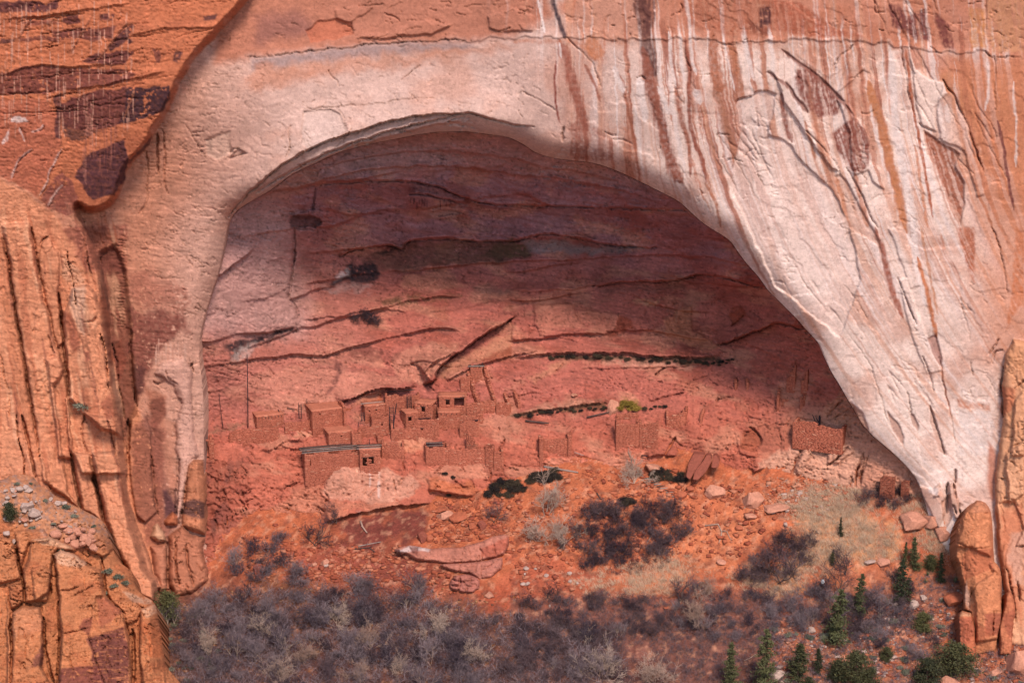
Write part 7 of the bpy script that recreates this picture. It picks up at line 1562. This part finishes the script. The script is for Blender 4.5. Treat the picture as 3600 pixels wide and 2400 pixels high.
rocksheet('boulder', Xb([(1330,890),(1370,830),(1430,815),(1500,830),(1540,860),(1535,920),(1500,945),(1430,950),(1350,930)]), gy_(1430, 850) - .3, gy_(1430, 950) - .6, 18, 1.6, alb(200,122,104), 'big cracked pink boulder above the thicket', [],
          [(Xb(l), 4, 1.) for l in ([(1400,830),(1410,880),(1390,930)], [(1360,860),(1420,870),(1500,860)], [(1430,870),(1450,910),(1440,945)], [(1480,840),(1470,880),(1520,890)], [(1350,900),(1400,900)], [(1450,900),(1530,905)])], skirt=3)
# split slabs leaning on the bedrock
e = tag(empty('split_boulder', P(2480, 1690, 3.0)), 'great brown boulder split into three leaning slabs', 'boulder')
for pl, dy in [([(1200,150),(1215,60),(1250,-10),(1330,-5),(1300,60),(1250,130),(1225,170)], 0), ([(1245,170),(1260,110),(1310,50),(1340,0),(1370,0),(1375,40),(1340,110),(1280,172)], -.5), ([(1372,85),(1385,5),(1410,0),(1432,45),(1420,85),(1390,90)], .2)]:
    pts = [P(a, b, 3.2 + dy - (b - 1600) / 40.0) - np.array(e.location) for a, b in Xc(pl)]
    bm = bmesh.new(); f = bm.faces.new([bm.verts.new(p) for p in pts]); r = bmesh.ops.extrude_face_region(bm, geom=[f])
    bmesh.ops.translate(bm, vec=(.3, 2.2, -.2), verts=[v for v in r['geom'] if isinstance(v, bmesh.types.BMVert)])
    bmesh.ops.recalc_face_normals(bm, faces=bm.faces); bmesh.ops.bevel(bm, geom=bm.edges[:], offset=.12, segments=2, affect='EDGES')
    me = bpy.data.meshes.new('slab'); bm.to_mesh(me); bm.free(); me.materials.append(M_bb); o = bpy.data.objects.new('slab', me); COL.objects.link(o); o.parent = e
# stones on the outcrop top
for k in range(46):
    a, b = inpoly(Xa([(30,200),(160,200),(260,240),(380,310),(560,400),(600,460),(480,480),(300,440),(160,480),(60,500),(20,420)]))
    boulder(o_at(a, b) - Vector((0, .35, -.05)), rnd.choice((.2, .3, .4, .5, .8)), rnd.choice((M_bw, M_bw, M_bp)), 'pale limestone block strewn on the rubble top of the left outcrop', 'stones on the outcrop', 'stone', name='stone')
for i, (a, b, s) in enumerate(sorted([(190,340,2.0),(240,385,2.1),(95,235,1.2),(140,220,1.3),(200,230,1.6),(440,325,1.2),(355,298,1.0),(480,485,1.0),(490,515,1.1),(55,525,1.2),(95,590,1.2),(175,370,1.2)])):
    boulder(o_at(*Xa([(a, b)])[0]) - Vector((0, .6, 0)), s * .62, M_bw, 'large pale block on the left outcrop, %s of twelve from the left' % ORD[i], 'large blocks on the outcrop', 'stone', name='stone')
for k in range(26):
    a, b = inpoly(Xa([(330,450),(480,470),(660,520),(700,640),(560,640),(400,560)]))
    boulder(o_at(a, b) - Vector((0, .4, 0)), rnd.uniform(.5, 1.3), M_bp, 'orange slab in the broken rock pile on the left outcrop', 'slabs on the outcrop', 'stone', name='stone')
for a, b in Xc([(90,820),(160,785),(240,830),(395,815),(95,780),(75,890),(105,890),(260,1040),(450,885),(400,875)]) + Xb([(480,765)]):
    boulder(g_at(a, b) + Vector((0, 0, .1)), rnd.uniform(.35, .7), M_bw, 'white stone on the red slope above the small dark tree', 'white stones on the red slope', 'stone', name='stone')
# talus rubble
def rubble(name, polys, n, label, s0, s1, cols):
    pts = np.concatenate([np.array([inpoly(pl) for k in range(int(n * w))]) for pl, w in polys])
    pts = pts + nr.randn(*pts.shape) * 14
    q = P(pts[:, 0], pts[:, 1], g_y(pts[:, 0], pts[:, 1])); q[:, 2] = zq(q[:, 0], q[:, 1])
    m = len(q); s = s0 * (s1 / s0) ** (nr.rand(m) ** 3.2)
    lo = np.full((m, 3), -1.0); hi = np.full((m, 3), 1.0)
    V, F = box_arr(lo, hi); V = V.reshape(m, 8, 3) + nr.uniform(-.45, .45, (m, 8, 3))
    V *= (np.stack([s * nr.uniform(.7, 1.3, m), s * nr.uniform(.6, 1.1, m), s * nr.uniform(.35, .7, m)], -1))[:, None, :]
    az = nr.rand(m) * 6.283; c, si = np.cos(az)[:, None], np.sin(az)[:, None]
    V = np.stack([V[..., 0] * c - V[..., 1] * si, V[..., 0] * si + V[..., 1] * c, V[..., 2]], -1) + (q + np.array([0, 0, .02]))[:, None, :]
    C = np.repeat(np.asarray(cols)[nr.randint(len(cols), size=m)], 8, 0)
    o = np_mesh(name, V.reshape(-1, 3), F, M_stone, C, smooth=False); o['kind'] = 'stuff'
    return tag(o, label, 'rubble')
rubble('rubble', [(Xc([(0,280),(400,110),(1000,100),(1500,200),(1764,200),(1764,520),(1500,760),(1200,700),(400,760),(500,960),(0,980)]), .55), (Xb([(600,640),(1050,640),(1300,760),(1350,940),(800,960),(250,800)]), .25), (Xb([(-100,560),(400,500),(700,660),(800,880),(300,900),(-60,860)]), .16), (Xb([(1240,330),(1764,290),(1764,600),(1600,560),(1240,620)]), .2)], 6500, 'loose red stones strewn over the talus in the middle', .04, .5, [alb(190,100,70), alb(200,112,80), alb(176,90,64), alb(214,134,102), alb(168,86,64)])
rubble('rubble', [(Xd([(0,1150),(500,1150),(1000,1000),(1330,950),(1330,1300),(1764,1290),(1764,1600),(0,1600)]), .8), (Xd([(0,160),(600,200),(400,330),(200,420),(0,420)]), .2)], 4500, 'loose pink and orange stones on the right slope', .06, .45, [alb(206,124,90), alb(222,150,118), alb(190,104,74), alb(214,176,160)])
rubble('rubble', [(Xa([(1120,1000),(1500,1000),(1764,900),(1764,1600),(1150,1600)]), .3), (Xb([(0,900),(1764,1000),(1764,1600),(0,1600)]), .7)], 3500, 'loose brown stones and leaf litter under the bottom thicket', .05, .3, [alb(160,98,70), alb(132,82,66), alb(190,130,90), alb(176,110,60)])
# wooden steps
e = tag(empty('steps', g_at(*Xc([(1040, 220)])[0])), 'flight of wooden trail steps on the slope below the dark bushes', 'steps')
for k in range(10):
    t = k / 9; a, b = Xc([(945 + 185 * t, 165 + 125 * t)])[0]; q = g_at(a, b) - Vector(e.location)
    pole('step', q + Vector((-.75, .1, .12)), q + Vector((.75, .25, .22)), .13, M_wood2 if k % 2 else M_wood, e, .0)
# dead wood on the slope
def dead(pts, r, mat, label, at=g_at, conv=Xc):
    q = [at(a, b) + Vector((0, 0, r * .8 + .05)) for a, b in conv(pts)]; o0 = q[0]
    o = tubes('dead_branch', [([p - o0 for p in q], [r * (1 - .6 * i / len(q)) for i in range(len(q))])] + [([q[len(q) // 2] - o0, q[len(q) // 2] - o0 + Vector((rnd.uniform(-1, 1), rnd.uniform(-.6, .2), rnd.uniform(.1, .6)))], [r * .5, r * .2])], mat); o.location = o0
    return tag(o, label, 'branch')
dead([(1330,490),(1420,480),(1445,530),(1440,570),(1425,610)], .16, M_pale, 'white forked dead branch lying on the bare red slope')
dead([(1445,525),(1480,530),(1510,590)], .10, M_pale, 'short white branch beside the forked dead branch')
dead([(220,85),(330,105),(455,125)], .22, M_wood2, 'weathered log at the top of the slope below the square bay')
dead([(540,340),(555,350),(560,365)], .12, M_wood, 'short grey stick above the round thicket')
dead([(585,265),(610,305)], .14, M_wood, 'dark stick standing out of the rubble above the round thicket')
dead([(930,610),(970,540),(985,570)], .08, M_pale, 'white twig sticking out of the round thicket')
dead([(720,460),(735,500),(765,540)], .2, M_pale, 'pale dead trunk hanging below the pale boulder face', conv=Xb)
dead([(660,640),(760,620),(860,600)], .12, M_wood2, 'grey fallen branch at the edge of the dark soil, upper of two', conv=Xb)
dead([(680,650),(780,640),(820,670)], .12, M_wood, 'grey fallen branch at the edge of the dark soil, lower of two', conv=Xb)
dead([(1600,370),(1620,345)], .08, M_pale, 'white stick leaning on the rounded pink boulder')
dead([(1600,1420),(1640,1400),(1680,1375)], .12, M_pale, 'pale straight branch beside the tallest fir')
# instrument panel on a post
q = g_at(*Xd([(375, 925)])[0]); e = tag(empty('instrument_panel', q), 'small white tilted panel on a post below the golden grass', 'panel')
tubes('post', [([(0, 0, -.3), (0, 0, 1.6)], [.05, .05])], M_wood, e)
bm = bmesh.new(); bmesh.ops.create_cube(bm, size=1.0); bmesh.ops.scale(bm, vec=(.55, .05, .75), verts=bm.verts); bmesh.ops.bevel(bm, geom=bm.edges[:], offset=.02, segments=1, affect='EDGES')
me = bpy.data.meshes.new('panel'); bm.to_mesh(me); bm.free(); me.materials.append(rock_mat('white_paint', col=(.7, .7, .7), amp=.05, bump=0)); o = bpy.data.objects.new('panel', me); COL.objects.link(o); o.parent = e; o.location = (0, -.1, 1.55); o.rotation_euler = (R(-20), 0, R(8))
bm = bmesh.new(); bmesh.ops.create_cube(bm, size=1.0); bmesh.ops.scale(bm, vec=(.4, .3, .3), verts=bm.verts); bmesh.ops.bevel(bm, geom=bm.edges[:], offset=.03, segments=1, affect='EDGES')
me = bpy.data.meshes.new('box'); bm.to_mesh(me); bm.free(); me.materials.append(M_dark); o = bpy.data.objects.new('box', me); COL.objects.link(o); o.parent = e; o.location = (0, -.1, .75)
